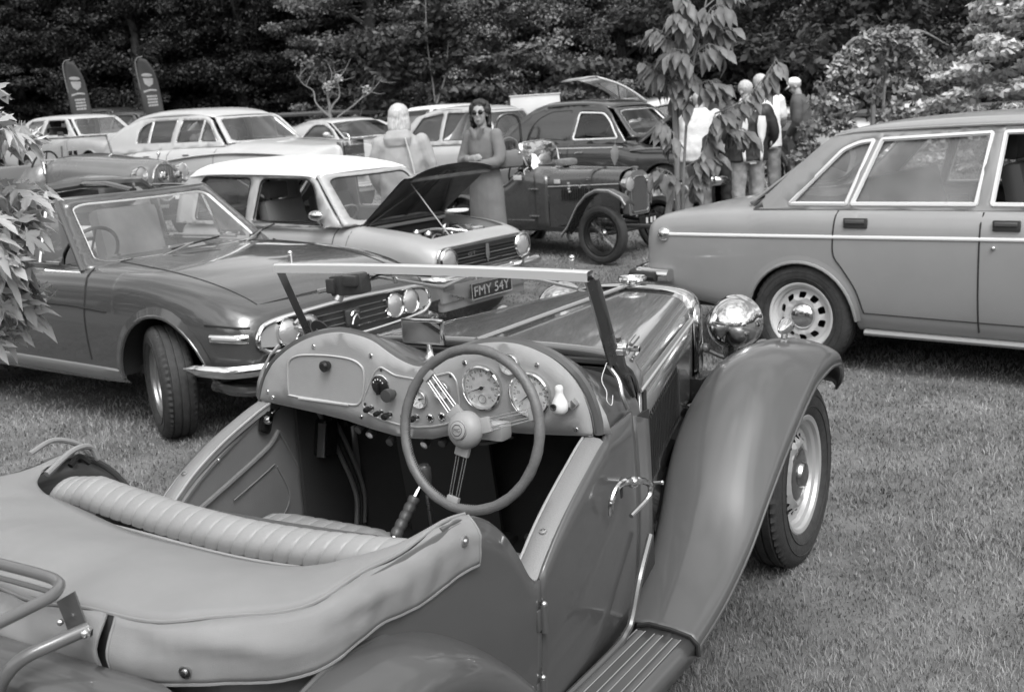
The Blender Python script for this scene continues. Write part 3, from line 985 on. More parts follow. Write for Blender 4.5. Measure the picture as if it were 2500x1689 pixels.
# ------------------------------------------------------------------ dark convertible on the left
def build_convertible():
  P = paint('convertible_paint', 0.05, rough=0.22, dust=0.06, coat=1.0)
  root = thing('convertible_car', 'dark glossy open convertible with a wide four-lamp grille, front wheel turned, at the left', 'car', (-1.465, 6.665, 0), heading(127.4))
  def st(x, w, zc, zs, zb, zw=.66):
    return (x, [(0, zc), (.35 * w / .8, zc - .003), (.60 * w / .8, zc - .012 if zc < zs + .04 else zs + .03), (.715 * w / .8, zs), (w - .028, zs - .055), (w, zw + .01), (w, zw - .03), (w - .012, .42), (w - .03, zb + .02), (w - .07, zb)])
  S = [st(-3.70, .68, .80, .78, .5), st(-3.62, .74, .85, .83, .45), st(-3.3, .77, .90, .875, .36), st(-2.6, .795, .925, .90, .29), st(-1.8, .805, .925, .90, .27), st(-1.0, .803, .93, .90, .265),
     st(-.62, .80, .932, .90, .265), st(-.2, .80, .915, .893, .28), st(.1, .80, .885, .868, .30, .655), st(.35, .795, .842, .828, .33, .65), st(.52, .78, .795, .782, .36, .645),
     st(.62, .755, .757, .742, .39, .64), st(.68, .72, .722, .708, .41, .62), st(.715, .67, .695, .68, .44, .60)]
  arches = [(0.07, .30, .392), (-2.54, .30, .37)]
  mb, sy, tz, ed, rows = shell(S, -3.70, .715, 3, arches, skip=lambda x, y, z: -2.55 < x < -.98 and abs(y) < .63 and z > .8)
  mb.build('body', P, root, angle=180)
  arch_trim(root, ed, P, r=.012, depth=.32)
  for e in ed.values():
    for s in (-1, 1):
      xc = (e[0][0] + e[-1][0]) / 2
      a = [(x, s * (y + .012), z) for x, y, z in e]
      b = [(xc + (x - xc) * 1.12, s * (sy(x, min(z + .045, .85)) - .001), .30 + (z - .30) * 1.13) for x, y, z in e]
      MB().grid([a, b]).build('wheel_arch_flare', P, root)
  CH = CHROME
  for s in (-1, 1):
    surf_line(root, 'coach_line', [(-3.4, .72), (-1.0, .712), (-.6, .702), (-.38, .690)], sy, BLACK, .006, s=s, off=.0)
    surf_line(root, 'coach_line', [(.46, .668), (.6, .66), (.69, .648)], sy, BLACK, .006, s=s, off=.0)
    surf_line(root, 'door_gap', [(-.62, .91), (-.585, .80), (-.60, .55), (-.60, .40)], sy, BLACK, .0045, s=s)
    surf_line(root, 'door_gap', [(-1.75, .91), (-1.78, .6), (-1.74, .40)], sy, BLACK, .0045, s=s)
    surf_strip(root, 'sill_cover', [(-.345, .325), (-2.15, .345)], sy, mat('brushed_sill', .30, rough=.35, metal=.7), .075, .012, s=s, n=24)
    surf_strip(root, 'side_marker', [(.495, .598), (.60, .598), (.695, .594)], sy, CH, .046, .012, s=s, n=8)
    surf_strip(root, 'side_marker_lens', [(.515, .597), (.60, .597), (.675, .593)], sy, mat('grey_lens', .22, rough=.2, coat=1), .026, .019, s=s, n=8)
    MB().box((-1.55, s * (sy(-1.5, .80) + .006), .80), (.15, .018, .03), bev=.006).build('door_handle', CH, root)
    MB().tube([(-.98, s * .665, .925), (-1.75, s * .672, .922)], .012, n=6).build('door_top_trim', CH, root)
  # bonnet shut lines, rear cowl vent
  for s in (-1, 1):
    pts = [(-.62, .50), (-.2, .55), (.3, .57), (.62, .56)]
    P3 = crom(pts, 6)
    MB().tube([(p[0], s * p[1], tz(p[0], p[1]) + .0005) for p in P3], .0035, n=5).build('bonnet_gap', BLACK, root)
  MB().tube([(-.62 - .06 * (1 - (y / .5) ** 2), y, tz(-.62, y) + .001) for y in np.linspace(-.5, .5, 12)], .0035, n=5).build('bonnet_gap', BLACK, root)
  MB().tube([(.62 + .02 * (1 - (y / .56) ** 2), y, tz(.63, y) + .001) for y in np.linspace(-.56, .56, 14)], .0035, n=5).build('bonnet_gap', BLACK, root)
  for k in range(3):
    MB().box((-.75 - .02 * k, -.18 + 0 * k, tz(-.75, .2) + .006), (.006, .52, .006)).build('cowl_vent', DARK, root)
  # grille
  fx = lambda y, o=0.0: .738 - .012 * (y / .7) ** 2 + o
  out = [(-.675, .575), (-.655, .625), (-.60, .660), (-.40, .678), (0, .688), (.40, .678), (.60, .660), (.655, .625), (.675, .575), (.64, .53), (.56, .505), (.3, .49), (0, .485), (-.3, .49), (-.56, .505), (-.64, .53)]
  outd = [tuple(p) for p in crom(out, 4, closed=True)]
  g = MB(); patch(g, outd, [], lambda u, v: (fx(u, -.010), u, v), dense=.1)
  g = g.build('grille', BLACK, root, angle=180)
  MB().tube([(fx(u, .004), u, v) for u, v in outd], .012, n=8, closed=True).build('grille_surround', CH, g)
  for z in (.53, .565, .60, .635):
    MB().tube([(fx(y), y, z) for y in np.linspace(-.52, .60, 20)], .0042, n=5).build('grille_bar', CH, g)
  for y in (.34, .48, -.34, -.48):
    headlamp(root, (fx(y, .012), y, .592), .066, axis=(1, y * .12, 0.02), bezel=.009)
  for s in (-1, 1):
    o2 = rpoly([(s * .535, .525), (s * .655, .545), (s * .655, .61), (s * .60, .645), (s * .535, .655)], .015)
    q = MB(); patch(q, o2, [], lambda u, v: (fx(u, .004), u, v)); q.build('indicator_lamp', mat('indicator_lens', .30, rough=.2, coat=1.0), root)
  # leaping emblem on a small shield in the middle of the grille
  e = MB(); patch(e, rpoly([(-.05, .545), (.0, .52), (.05, .545), (.055, .63), (-.055, .63)], .012), [], lambda u, v: (fx(u, .012), u, v)); e.build('grille_badge_shield', DARK, root, solid=.012)
  b = MB().tube(crom([(fx(0, .03), -.03, .55), (fx(0, .03), -.012, .585), (fx(0, .03), .015, .60), (fx(0, .03), .03, .575)], 5), .006, n=5)
  b.tube(crom([(fx(0, .03), -.03, .60), (fx(0, .03), -.01, .62), (fx(0, .03), .025, .615)], 5), .0045, n=5)
  b.build('grille_badge', CH, root)
  # bumper
  bp = crom([(.33, -.845, .437), (.50, -.835, .437), (.66, -.78, .435), (.76, -.62, .435), (.80, -.35, .435), (.815, 0, .435), (.80, .35, .435), (.76, .62, .435), (.66, .78, .435), (.50, .835, .437), (.33, .845, .437)], 6)
  n = len(bp); rr = [.033 * min(1, .25 + min(i, n - 1 - i) / 5) for i in range(n)]
  MB().tube([tuple(p) for p in bp], rr, n=10, flat=.8, flatdir=(1, 0, 0)).build('bumper', CH, root)
  MB().tube(crom([(.40, -.70, .33), (.60, -.6, .30), (.66, 0, .29), (.60, .6, .30), (.40, .70, .33)], 6), .06, n=8, flat=.6).build('front_valance', P, root)
  # windscreen with painted pillars
  f = quadmap((-.70, -.695, .895), (-.70, .695, .895), (-1.13, -.545, 1.285), (-1.13, .545, 1.285), bow=(.13, 0, 0.0))
  screen(root, 'windscreen', f, P, mat('bright_window_trim', .62, rough=.25, metal=.6), glass_mat('windscreen_glass', .82, film=.09), mar=(.055, .07, .055, .085), rad=[.09, .09, .09, .09], trim_r=.0085)
  for s in (-1, 1):
    MB().tube([(-.70, s * .70, .89), (-1.13, s * .55, 1.285)], .017, n=8).build('screen_pillar', P, root)
  MB().tube([f(u, 1.0) for u in np.linspace(0, 1, 12)], .015, n=8).build('screen_header', P, root)
  for y0 in (-.30, .38):
    a = Vector(f((y0 + .695) / 1.39, .02)) + Vector((.05, 0, .012))
    b2 = Vector(f((y0 + .695) / 1.39 + .22, .12)) + Vector((.03, 0, .03))
    c2 = Vector(f((y0 + .695) / 1.39 + .10, .09)) + Vector((.03, 0, .022)); d2 = Vector(f((y0 + .695) / 1.39 + .40, .16)) + Vector((.02, 0, .022))
    w = MB().tube([a, b2], .0055, n=6).ball(a, .014, 8, 6).build('wiper', mat('wiper_grey', .35, rough=.3, metal=.7), root)
    MB().tube([c2, d2], .006, n=6).build('blade', BLACK, w)
  # quarter light, side glass with bright top rail, T-bar
  for s in (-1, 1):
    H = House(root, .69, .92, .56, 1.28, bow=.01)
    pl = rpoly([(-.90, .925), (-1.09, 1.25), (-1.20, 1.268), (-1.17, .925)], .015)
    g = MB(); patch(g, pl, [], lambda x, z: (x, s * H.y(x, z), z)); q = g.build('quarter_light', GLASS, root)
    MB().tube([(-1.165, s * H.y(0, .93), .93), (-1.20, s * H.y(0, 1.265), 1.265)], .011, n=6).build('quarter_light_post', CH, q)
    MB().tube([(-1.11, s * .565, 1.268), (-1.45, s * .575, 1.285), (-1.72, s * .58, 1.285)], .012, n=6).build('side_rail', CH, root)
    MB().tube([(-1.78, s * .66, .92), (-1.76, s * .59, 1.25), (-1.70, s * .45, 1.32), (-1.70, 0, 1.345)], .035, n=8).build('roll_bar', P, root)
  MB().tube([(-1.13, 0, 1.30), (-1.4, 0, 1.345), (-1.70, 0, 1.345)], .03, n=8, flat=.5).build('roof_brace', P, root)
  # cockpit
  TR = mat('cockpit_trim', .10, rough=.6, var=.2)
  MB().box((-1.75, 0, .45), (1.7, 1.25, .03)).build('cabin_floor', BLACK, root)
  MB().box((-.93, 0, .84), (.28, 1.22, .13), bev=.04).build('dashboard', BLACK, root)
  SE = mat('pale_seat_leather', .40, rough=.5, bump=.3, bscale=40)
  for y in (-.34, .34):
    seat(root, -1.45, y, .60, TR, .5, .56, headrest=True)
  MB().box((-2.1, 0, .80), (.5, 1.2, .2), bev=.06).build('rear_seat', SE, root)
  MB().box((-2.72, 0, .945), (.6, 1.2, .08), bev=.035).build('hood_cover', SE, root)
  plain_steering(root, (-1.16, -.34, .93), .19, tilt=28)
  underbody(root, -3.3, .5, .66, .34)
  RM = mat('alloy_grey', .34, rough=.3, metal=.8, dust=.15)
  wheel(root, 0, -.70, .31, .315, .19, .185, 'alloy', steer=R(-26), rim_m=RM, n=110)
  wheel(root, 0, .70, .31, .315, .19, .185, 'alloy', steer=R(-26), rim_m=RM)
  for y in (-.70, .70):
    wheel(root, -2.54, y, .31, .315, .19, .185, 'alloy', rim_m=RM)
build_convertible()
# ------------------------------------------------------------------ small estate with its bonnet up
def build_small_estate():
  P = paint('small_estate_paint', 0.30, rough=0.36, dust=0.12, coat=0.6)
  W = paint('white_roof_paint', 0.82, rough=0.4, dust=0.1, coat=0.35)
  root = thing('small_estate_car', 'small light-grey estate with white roof and raised bonnet, registration FMY 54Y', 'car', (-.497, 9.3056, -.067), heading(127.0))
  def st(x, w, zc, zs, zb):
    return (x, [(0, zc), (.3 * w / .68, zc - .003), (.50 * w / .68, (zc + zs) / 2 + .004), (.60 * w / .68, zs), (w - .025, zs - .055), (w, .66 if zs > .8 else zs - .1), (w, .5), (w - .03, zb + .05), (w - .06, zb)])
  S = [st(-2.62, .62, .90, .88, .32), st(-2.55, .655, .93, .90, .26), st(-2.2, .68, .95, .91, .22), st(-1.2, .685, .93, .89, .21), st(-.55, .682, .895, .865, .22), st(-.35, .68, .875, .852, .23),
     st(-.1, .675, .85, .83, .25), st(.15, .665, .815, .795, .28), st(.32, .65, .765, .745, .31), st(.385, .625, .735, .715, .33), st(.41, .60, .715, .70, .35)]
  arches = [(-.15, .27, .30), (-2.25, .27, .30)]
  mb, sy, tz, ed, rows = shell(S, -2.62, .41, 3, arches, nt=12,
    skip=lambda x, y, z: (-2.5 < x < -.62 and abs(y) < .56 and z > .85) or (-.42 < x < .27 and abs(y) < .485 and z > .66))
  mb.build('body', P, root, angle=180)
  arch_trim(root, ed, P, r=.01)
  belt = .90
  H = House(root, .652, belt, .548, 1.29, bow=.01)
  out = [(-.50, .88), (-.60, .98), (-.83, 1.24), (-.89, 1.283), (-1.0, 1.292), (-1.7, 1.318), (-2.2, 1.325), (-2.42, 1.315), (-2.56, 1.22), (-2.60, .90), (-1.5, .875)]
  w2 = rpoly([(-1.555, .925), (-.735, .90), (-.845, 1.20), (-.93, 1.262), (-1.50, 1.275)], [.03, .03, .06, .06, .06])
  w1 = rpoly([(-2.33, .935), (-1.665, .93), (-1.625, 1.28), (-2.28, 1.30)], [.04, .04, .06, .07])
  H.sides(out, [w2, w1], P, BLACK, trim_r=.007, open_=(0,), t=.025)
  H.roof([(-.83, .53, 1.27, 1.30), (-.95, .555, 1.293, 1.345), (-1.3, .565, 1.308, 1.405), (-1.8, .568, 1.322, 1.432), (-2.25, .56, 1.325, 1.425), (-2.5, .52, 1.29, 1.37), (-2.6, .48, 1.24, 1.29)], W)
  for s in (-1, 1):
    MB().tube(crom([(-.86, s * .552, 1.268), (-.97, s * .572, 1.292), (-1.5, s * .576, 1.312), (-2.1, s * .578, 1.323), (-2.45, s * .555, 1.305)], 5), .009, n=6).build('rain_gutter', W, root)
    MB().tube([(-.52, s * .648, .915), (-1.56, s * .668, .925)], .009, n=6).build('door_top_trim', CHROME, root)
    surf_line(root, 'door_gap', [(-.60, .88), (-.63, .7), (-.62, .35)], sy, BLACK, .0035, s=s)
    surf_line(root, 'door_gap', [(-1.62, .90), (-1.62, .35)], sy, BLACK, .0035, s=s)
    surf_line(root, 'wing_seam', [(-.45, .845), (-.50, .6), (-.5, .35)], sy, DARK, .002, s=s)
    # chrome mirror on the door
    e = MB().ball((-.70, s * .745, .985), .062, 14, 10, (1.25, .75, .70)).tube([(-.70, s * .735, .95), (-.685, s * .70, .90), (-.68, s * .675, .875)], .011, n=6)
    e.build('wing_mirror', CHROME, root)
  f = quadmap((-.50, -.645, .885), (-.50, .645, .885), (-.865, -.54, 1.285), (-.865, .54, 1.285), bow=(.10, 0, 0))
  screen(root, 'windscreen', f, P, BLACK, GLASS, mar=(.07, .06, .07, .07), rad=[.10, .10, .10, .10], trim_r=.009)
  MB().tube([f(u, .985) for u in np.linspace(0.02, .98, 12)], .009, n=6).build('header_trim', CHROME, root)
  screen(root, 'rear_window', quadmap((-2.61, .60, .93), (-2.61, -.60, .93), (-2.53, .5, 1.27), (-2.53, -.5, 1.27)), P, BLACK, GLASS, mar=(.08, .08, .08, .1), rad=.08)
  # cabin
  SE = mat('estate_seat_vinyl', .10, rough=.6, bump=.3, bscale=30)
  MB().box((-1.5, 0, .42), (1.8, 1.2, .03)).build('cabin_floor', BLACK, root)
  for y in (-.30, .30):
    seat(root, -1.28, y, .58, SE, .46, .5, headrest=True)
  MB().box((-1.95, 0, .68), (.3, 1.1, .35), bev=.05).build('rear_bench', mat('estate_bench_vinyl', .22, rough=.6), root)
  MB().box((-.72, 0, .80), (.2, 1.15, .12), bev=.03).build('dashboard', SE, root)
  plain_steering(root, (-.90, -.30, .90), .19, tilt=50, m=mat('pale_steering', .25, rough=.4), tr=.008)
  # front: dark grille panel with bright bars, round lamps, shield
  gx = .418
  g = MB(); patch(g, rrect(-.50, .530, .50, .695, .03), [], lambda u, v: (gx, u, v), dense=.2)
  g = g.build('grille', BLACK, root)
  ring = rrect(-.60, .515, .60, .715, .085, 6)
  MB().tube([(gx + .002, u, v) for u, v in ring], .0085, n=6, closed=True).build('grille_surround', CHROME, g)
  fp = MB(); patch(fp, rrect(-.605, .508, .605, .72, .09, 6), [rrect(-.50, .530, .50, .695, .03)], lambda u, v: (gx - .004, u, v), dense=.1); fp.build('front_panel', P, root)
  for z, a in ((.560, 1), (.585, .5), (.612, 1), (.638, .5), (.662, .5)):
    MB().box((gx + .008, 0, z), (.012, .76, .007 if a == 1 else .004)).build('grille_bar', CHROME if a == 1 else DARK, g)
  MB().add([(gx + .02, 0, .535), (gx + .02, .026, .60), (gx + .02, .018, .69), (gx + .02, -.018, .69), (gx + .02, -.026, .60), (gx + .028, 0, .61)],
       [(0, 1, 5), (1, 2, 5), (2, 3, 5), (3, 4, 5), (4, 0, 5)]).build('grille_badge', mat('badge_grey', .3, rough=.3, metal=.7), g, smooth=False)
  t = MB(); text_mesh(t, 'GT', lambda u, v: (gx + .02, u, v), .030, cx=-.20, cy=.635, width=.10); t.build('grille_lettering', CHROME, g, smooth=False)
  for s in (-1, 1):
    headlamp(root, (gx + .012, s * .482, .615), .084, bezel=.017)
  # bumper with over-riders, valance, plate
  bz = .478
  bp = crom([(.30, -.70, bz), (.43, -.665, bz), (.50, -.55, bz), (.52, 0, bz), (.50, .55, bz), (.43, .665, bz), (.30, .70, bz)], 6)
  MB().grid([[(p[0] + a, p[1] * (1 + b), p[2] + c) for a, b, c in ((-.02, 0, .035), (.01, .01, .034), (.03, .02, .012), (.032, .02, -.008), (.012, .01, -.032), (-.02, 0, -.034))] for p in bp]).build('bumper', CHROME, root, angle=50)
  for y in (-.30, .30):
    MB().box((.545, y, .50), (.05, .035, .10), bev=.012).build('over_rider', CHROME, root)
  MB().box((.40, 0, .40), (.04, 1.14, .22), bev=.015).box((.36, 0, .26), (.06, 1.08, .09), bev=.02).build('front_valance', P, root)
  for s in (-1, 1):
    MB().box((.425, s * .50, .415), (.02, .12, .055), bev=.008).build('indicator_lamp', mat('grey_lens', .22), root)
  pl = MB().box((.452, 0, .335), (.014, .53, .125), bev=.003).build('number_plate', BLACKG, root)
  MB().tube([(.461, u, v) for u, v in rrect(-.262, .273, .262, .397, .006, 2)], .0028, n=4, closed=True).build('plate_border', mat('plate_silver', .5, rough=.4), pl)
  t = MB(); text_mesh(t, 'FMY 54Y', lambda u, v: (.4605, u, v), .079, cx=0, cy=.335, width=.46); t.build('plate_lettering', mat('plate_silver', .5), pl, smooth=False)
  # two pale driving lamps' brackets under the bumper
  MB().tube([(.45, -.52, .36), (.50, -.30, .27)], .012, n=6).build('tow_bracket', CHROME_OLD, root)
  # engine bay
  for s in (-1, 1):
    MB().grid([[(x, s * .487, tz(x, .487) - .004) for x in np.linspace(-.42, .27, 9)], [(x, s * .47, .52) for x in np.linspace(-.42, .27, 9)]]).build('inner_wing', P, root)
  MB().box((-.47, 0, .70), (.06, 1.02, .36)).build('bulkhead', DARK, root)
  MB().box((-.445, 0, .845), (.13, 1.05, .03), bev=.01).build('scuttle_lip', P, root)
  MB().box((-.07, 0, .45), (.8, .96, .02)).build('bay_floor', BLACK, root)
  en = MB().box((-.05, .02, .60), (.34, .52, .22), bev=.03).box((-.02, .02, .73), (.16, .46, .07), bev=.025).tube([(-.02, -.16, .77), (-.02, .2, .77)], .018, n=6)
  en.build('engine', DARK, root)
  MB().lathe([(.10, 0), (.11, .01), (.11, .06), (.10, .07), (.02, .075), (.02, .09), (0, .09)], 24, c=(-.26, .10, .70)).build('air_filter', BLACKG, root)
  MB().tube(crom([(.05, .25, .74), (.10, .38, .76), (.02, .44, .72), (-.2, .42, .70)], 6), .018, n=8).build('hose', BLACK, root)
  MB().tube(crom([(.12, -.1, .74), (.02, -.05, .80), (-.15, -.1, .79), (-.3, -.2, .74)], 6), .012, n=6).tube(crom([(.18, .1, .73), (.0, .18, .80), (-.2, .3, .76)], 6), .008, n=6).build('cable', mat('pale_hose', .3, rough=.5), root)
  MB().box((.17, .05, .72), (.06, .42, .10), bev=.015).build('radiator', mat('aged_alloy', .30, rough=.4, metal=.5), root)
  MB().box((.06, .40, .70), (.16, .10, .10), bev=.015).build('battery', mat('pale_plastic', .4), root)
  MB().box((-.3, -.3, .70), (.14, .18, .10), bev=.02).box((-.10, -.40, .72), (.10, .08, .12), bev=.02).build('fluid_tank', mat('pale_plastic', .4), root)
  for (x, y) in ((-.2, -.12), (-.25, .30), (.0, -.2)):
    MB().lathe([(.03, 0), (.03, .03), (.02, .045), (0, .05)], 14, c=(x, y, .76)).build('filler_cap', CHROME, root)
  gg = random.Random(2)
  for k in range(26):
    x, y = gg.uniform(-.36, .2), gg.uniform(-.42, .42); z = gg.uniform(.70, .79); q = MB()
    if k % 3 == 0:
      q.box((x, y, z), (gg.uniform(.03, .10), gg.uniform(.03, .10), gg.uniform(.03, .07)), rot=Matrix.Rotation(gg.uniform(0, 3), 3, 'Z'), bev=.006)
    elif k % 3 == 1:
      q.lathe([(.022, -.02), (.025, .01), (.015, .025), (0, .026)], 10, c=(x, y, z), axis=(gg.uniform(-1, 1), gg.uniform(-1, 1), 1))
    else:
      q.tube(crom([(x, y, z), (x + gg.uniform(-.1, .1), y + .08, z + .03), (x + gg.uniform(-.15, .1), y + .2, z)], 5), gg.uniform(.005, .012), n=5)
    q.build('engine_fitting', (mat('pale_plastic', .4), CHROME_OLD, DARK, mat('aged_alloy', .3), BLACKG)[k % 5], root)
  # raised bonnet, hinged at the scuttle
  ang = R(36)
  def bon(u, v, o=0.0):     # u across -1..1, v from hinge 0..1 forwards
    L = .70
    y = u * (.50 + .035 * v)
    n = .035 * (1 - u * u) + .02 * v * (1 - abs(u) ** 4)
    edge = .05 * (1 - u * u) if v > .96 else 0
    d = v * L + edge
    n -= .05 * max(0, v - .88) / .12
    n += o
    return (-.43 + d * math.cos(ang) - n * math.sin(ang), y, .885 + d * math.sin(ang) + n * math.cos(ang))
  us = np.linspace(-1, 1, 17); vsn = [0, .1, .25, .4, .55, .7, .82, .9, .96, 1.0]
  bo = MB().grid([[bon(u, v) for u in us] for v in vsn]).build('bonnet', P, root, angle=60)
  MB().grid([[bon(u * .985, v * .975 + .01, -.012) for u in us] for v in vsn]).build('bonnet_lining', mat('bonnet_underside', .07, rough=.55, var=.4), bo, angle=60)
  rib = MB()
  for u0, u1 in ((-.9, -.15), (.9, .15), (0, 0)):
    rib.tube([bon(u0, .06, -.03), bon(u1, .93, -.03)], .018, n=6, flat=.5)
  rib.tube([bon(-.93, .93, -.035), bon(.93, .93, -.035)], .018, n=6).tube([bon(-.93, .05, -.03), bon(.93, .05, -.03)], .018, n=6)
  rib.build('bonnet_rib', mat('bonnet_underside', .045), bo)
  MB().tube([bon(-.62, .72, -.02), (.285, -.24, .74)], .0045, n=6).build('bonnet_stay', mat('stay_grey', .5, rough=.4, metal=.5), root)
  underbody(root, -2.4, .3, .55, .30)
  for x, y in ((-.15, -.60), (-.15, .60), (-2.25, -.60), (-2.25, .60)):
    wheel(root, x, y, .26, .262, .135, .145, 'plain', detail=False, n=48)
  return root
build_small_estate()
# ------------------------------------------------------------------ the open two-seater in front
def build_tourer():
  P = paint('tourer_paint', 0.064, rough=0.30, dust=0.12, coat=0.65)
  PG = paint('tourer_bonnet_sheen_paint', 0.11, rough=0.16, dust=0.05, coat=1.0)  # paler than the body: bright reflections on the bonnet put into its colour
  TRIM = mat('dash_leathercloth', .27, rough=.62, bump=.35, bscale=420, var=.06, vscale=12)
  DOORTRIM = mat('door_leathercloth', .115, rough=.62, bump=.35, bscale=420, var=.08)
  LEATHER = mat('seat_leather', .24, rough=.42, bump=.12, bscale=260, var=.07, vscale=9)
  CANVAS = mat('hood_canvas', .20, rough=.8, bump=.3, bscale=700, var=.07, vscale=5)
  CARPET = mat('dark_carpet', .018, rough=.95, bump=.6, bscale=200)
  BEAD = mat('pale_bead', .55, rough=.35, metal=.5)
  root = thing('vintage_tourer', 'open two-seater sports car in the foreground, bare windscreen frame, big steering wheel and chrome headlamp', 'sports car', (.4531, 4.1824, 0), heading(31.943))
  # --- bonnet -------------------------------------------------
  def hw(x):
    return .26 + (-.03 - x) * .26
  def zt(x):
    return .985 + (-.03 - x) * .006
  def bon_sec(x, n=14, dz=0.0):
    w = hw(x); z = zt(x) + dz
    c = [(0, z), (.35 * w, z), (.70 * w, z - .006), (.90 * w, z - .018), (.985 * w, z - .055), (w, z - .106)]
    return resample(bspl(c, 6), n)
  xs = np.linspace(-.03, -1.05, 14)
  for s in (-1, 1):
    MB().grid([[(x, s * p[0], p[1]) for p in bon_sec(x)] for x in xs]).build('bonnet', PG, root, solid=.012, angle=60)
    # vertical bonnet side with louvres standing proud over dark slots
    zb = pchip([-1.05, -.95, -.86, -.7, -.58, -.33, -.03], [.40, .42, .44, .515, .553, .56, .545])
    rows = []
    for x in np.linspace(-.03, -1.05, 30):
      w = hw(x); a = zt(x) - .108; b = zb(x)
      rows.append([(x, s * (w - .004 * k), a + (b - a) * t) for k, t in ((0, 0), (.5, .25), (1, .5), (1.5, .75), (2, 1))])
    sd = MB().grid(rows).build('bonnet_side', PG, root, solid=.008)
    MB().tube([(x, s * (hw(x) + .003), zt(x) - .105) for x in (-.03, -.5, -1.05)], .0045, n=6).build('side_hinge', BEAD, sd)
    for i in range(19):
      x = -.405 - i * .0288
      zt_ = .805 - i * .0008
      z0 = .60 - (.03 if i > 13 else 0)
      yy = s * (hw(x))
      d = Vector((-1, -s * .26 * -1, 0)).normalized()
      mb = MB()
      a = Vector((x + .010, yy - s * .003, 0)); bq = Vector((x - .006, s * (hw(x - .006) + .0055), 0))
      # hood of the louvre
      for (z1, z2) in ((z0, zt_),):
        mb.add([(a.x, a.y, z1 + .01), (a.x, a.y, z2 - .01), (bq.x, bq.y, z2 - .018), (bq.x, bq.y, z1 + .018), (a.x - .02, s * (hw(a.x - .02) - .002), z2), (a.x - .02, s * (hw(a.x - .02) - .002), z1)],
            [(0, 1, 2, 3), (1, 4, 2), (0, 3, 5)])
      mb.build('louvre', PG, sd, smooth=False)
      sl = MB().add([(bq.x - .0005, s * (hw(bq.x) + .0012), z0 + .014), (bq.x - .0005, s * (hw(bq.x) + .0012), zt_ - .014), (bq.x - .009, s * (hw(bq.x - .009) + .0012), zt_ - .014), (bq.x - .009, s * (hw(bq.x - .009) + .0012), z0 + .014)], [(0, 1, 2, 3)])
      sl.build('louvre_slot', BLACK, sd, smooth=False)
    # bonnet catches
    MB().tube([(-.985, s * .522, .600), (-.945, s * .530, .590)], .0045, n=6).ball((-.943, s * .531, .589), .007, 8, 6).build('bonnet_catch', CHROME, sd)
    MB().tube([(-.20, s * .30, .60), (-.10, s * .315, .60)], .008, n=6).ball((-.10, s * .318, .60), .012, 8, 6).build('bonnet_catch', CHROME, sd)
  MB().tube([(-.035, 0, .994), (-.5, 0, .998), (-1.052, 0, 1.0)], .0085, n=8).build('bonnet_hinge', mat('polished_hinge', .62, rough=.2, metal=.8), root)
  # rear edge rail of the bonnet
  for s in (-1, 1):
    MB().tube([(-1.052, s * p[0], p[1] + .001) for p in bon_sec(-1.05, 20)], .006, n=6).build('bonnet_edge', P, root)
  # --- radiator shell ------------------------------------------
  mb = MB()
  sec = bspl([(0, .992), (.10, .990), (.19, .980), (.245, .955), (.262, .90), (.262, .75), (.258, .60), (.25, .45)], 6)
  full = [(-y, z) for y, z in reversed(sec)] + [(y, z) for y, z in sec[1:]]
  for x, k in ((-.03, 1.0), (-.025, 1.012), (.03, 1.015), (.055, 1.0), (.06, .97), (.05, .93)):
    pass
  rows = [[(x, y * k, .6 + (z - .6) * (1 + (k - 1) * .6)) for y, z in full] for x, k in ((-.03, 1.0), (-.026, 1.014), (.03, 1.016), (.055, 1.0), (.062, .965), (.045, .93))]
  rad = mb.grid(rows).build('radiator_shell', CHROME, root, angle=50)
  g = MB(); patch(g, [(y * .94, .6 + (z - .6) * .95) for y, z in full], [], lambda u, v: (.045, u, v)); g.build('radiator_core', BLACK, rad)
  for i in range(13):
    MB().box((.052, -.21 + i * .035, .70), (.012, .008, .48)).build('radiator_slat', CHROME_OLD, rad)
  MB().lathe([(.034, 0), (.034, .012), (.052, .016), (.054, .024), (.050, .030), (.040, .028), (.036, .022), (0, .020)], 28, c=(.022, 0, .992)).build('radiator_cap', CHROME, rad)
  # --- scuttle -------------------------------------------------
  A = [(s_ * p[0], p[1] - .030 - .03 * (p[0] / .525) ** 2) for s_, sec_ in ((1, list(reversed(bon_sec(-1.05, 20)))), (-1, bon_sec(-1.05, 20)[1:])) for p in sec_]
  A = [(.528, .80)] + A + [(-.528, .80)]
  D = [(.558, .861), (.545, .895), (.530, .925), (.508, .955), (.485, .980), (.447, 1.008), (.41, 1.030), (.352, 1.056), (.291, 1.073), (.232, 1.081), (.176, 1.077), (.121, 1.064), (.069, 1.036), (.028, 1.016), (-.008, 1.004), (-.040, 1.001), (-.088, 1.016), (-.152, 1.047), (-.219, 1.070), (-.269, 1.079), (-.317, 1.082), (-.364, 1.078), (-.409, 1.066), (-.454, 1.046), (-.497, 1.013), (-.526, .974), (-.542, .935), (-.551, .899), (-.555, .862)]
  Dd = [tuple(p) for p in crom(D, 4)]
  n = 61
  Ar = resample(A, n); Dr = resample([(.575, .80)] + [(p[0] * 1.035, p[1]) for p in Dd] + [(-.575, .80)], n)
  rows = []
  for t in np.linspace(0, 1, 12):
    k = t * t * (3 - 2 * t)
    x = -1.056 + (-1.383 + 1.056) * t
    rows.append([(x, a[0] + (d[0] - a[0]) * t, a[1] + (d[1] - a[1]) * k) for a, d in zip(Ar, Dr)])
  MB().grid(rows).build('scuttle', P, root, angle=70)
  MB().box((-1.052, 0, .86), (.006, .98, .17)).build('bonnet_gap', BLACK, root)  # black sheet paints in the shadow band between bonnet and scuttle
  # body-coloured roll round the dash
  MB().tube([(-1.380, y * 1.022, z - .002) for y, z in Dd], .014, n=8).build('cowl_roll', P, root)
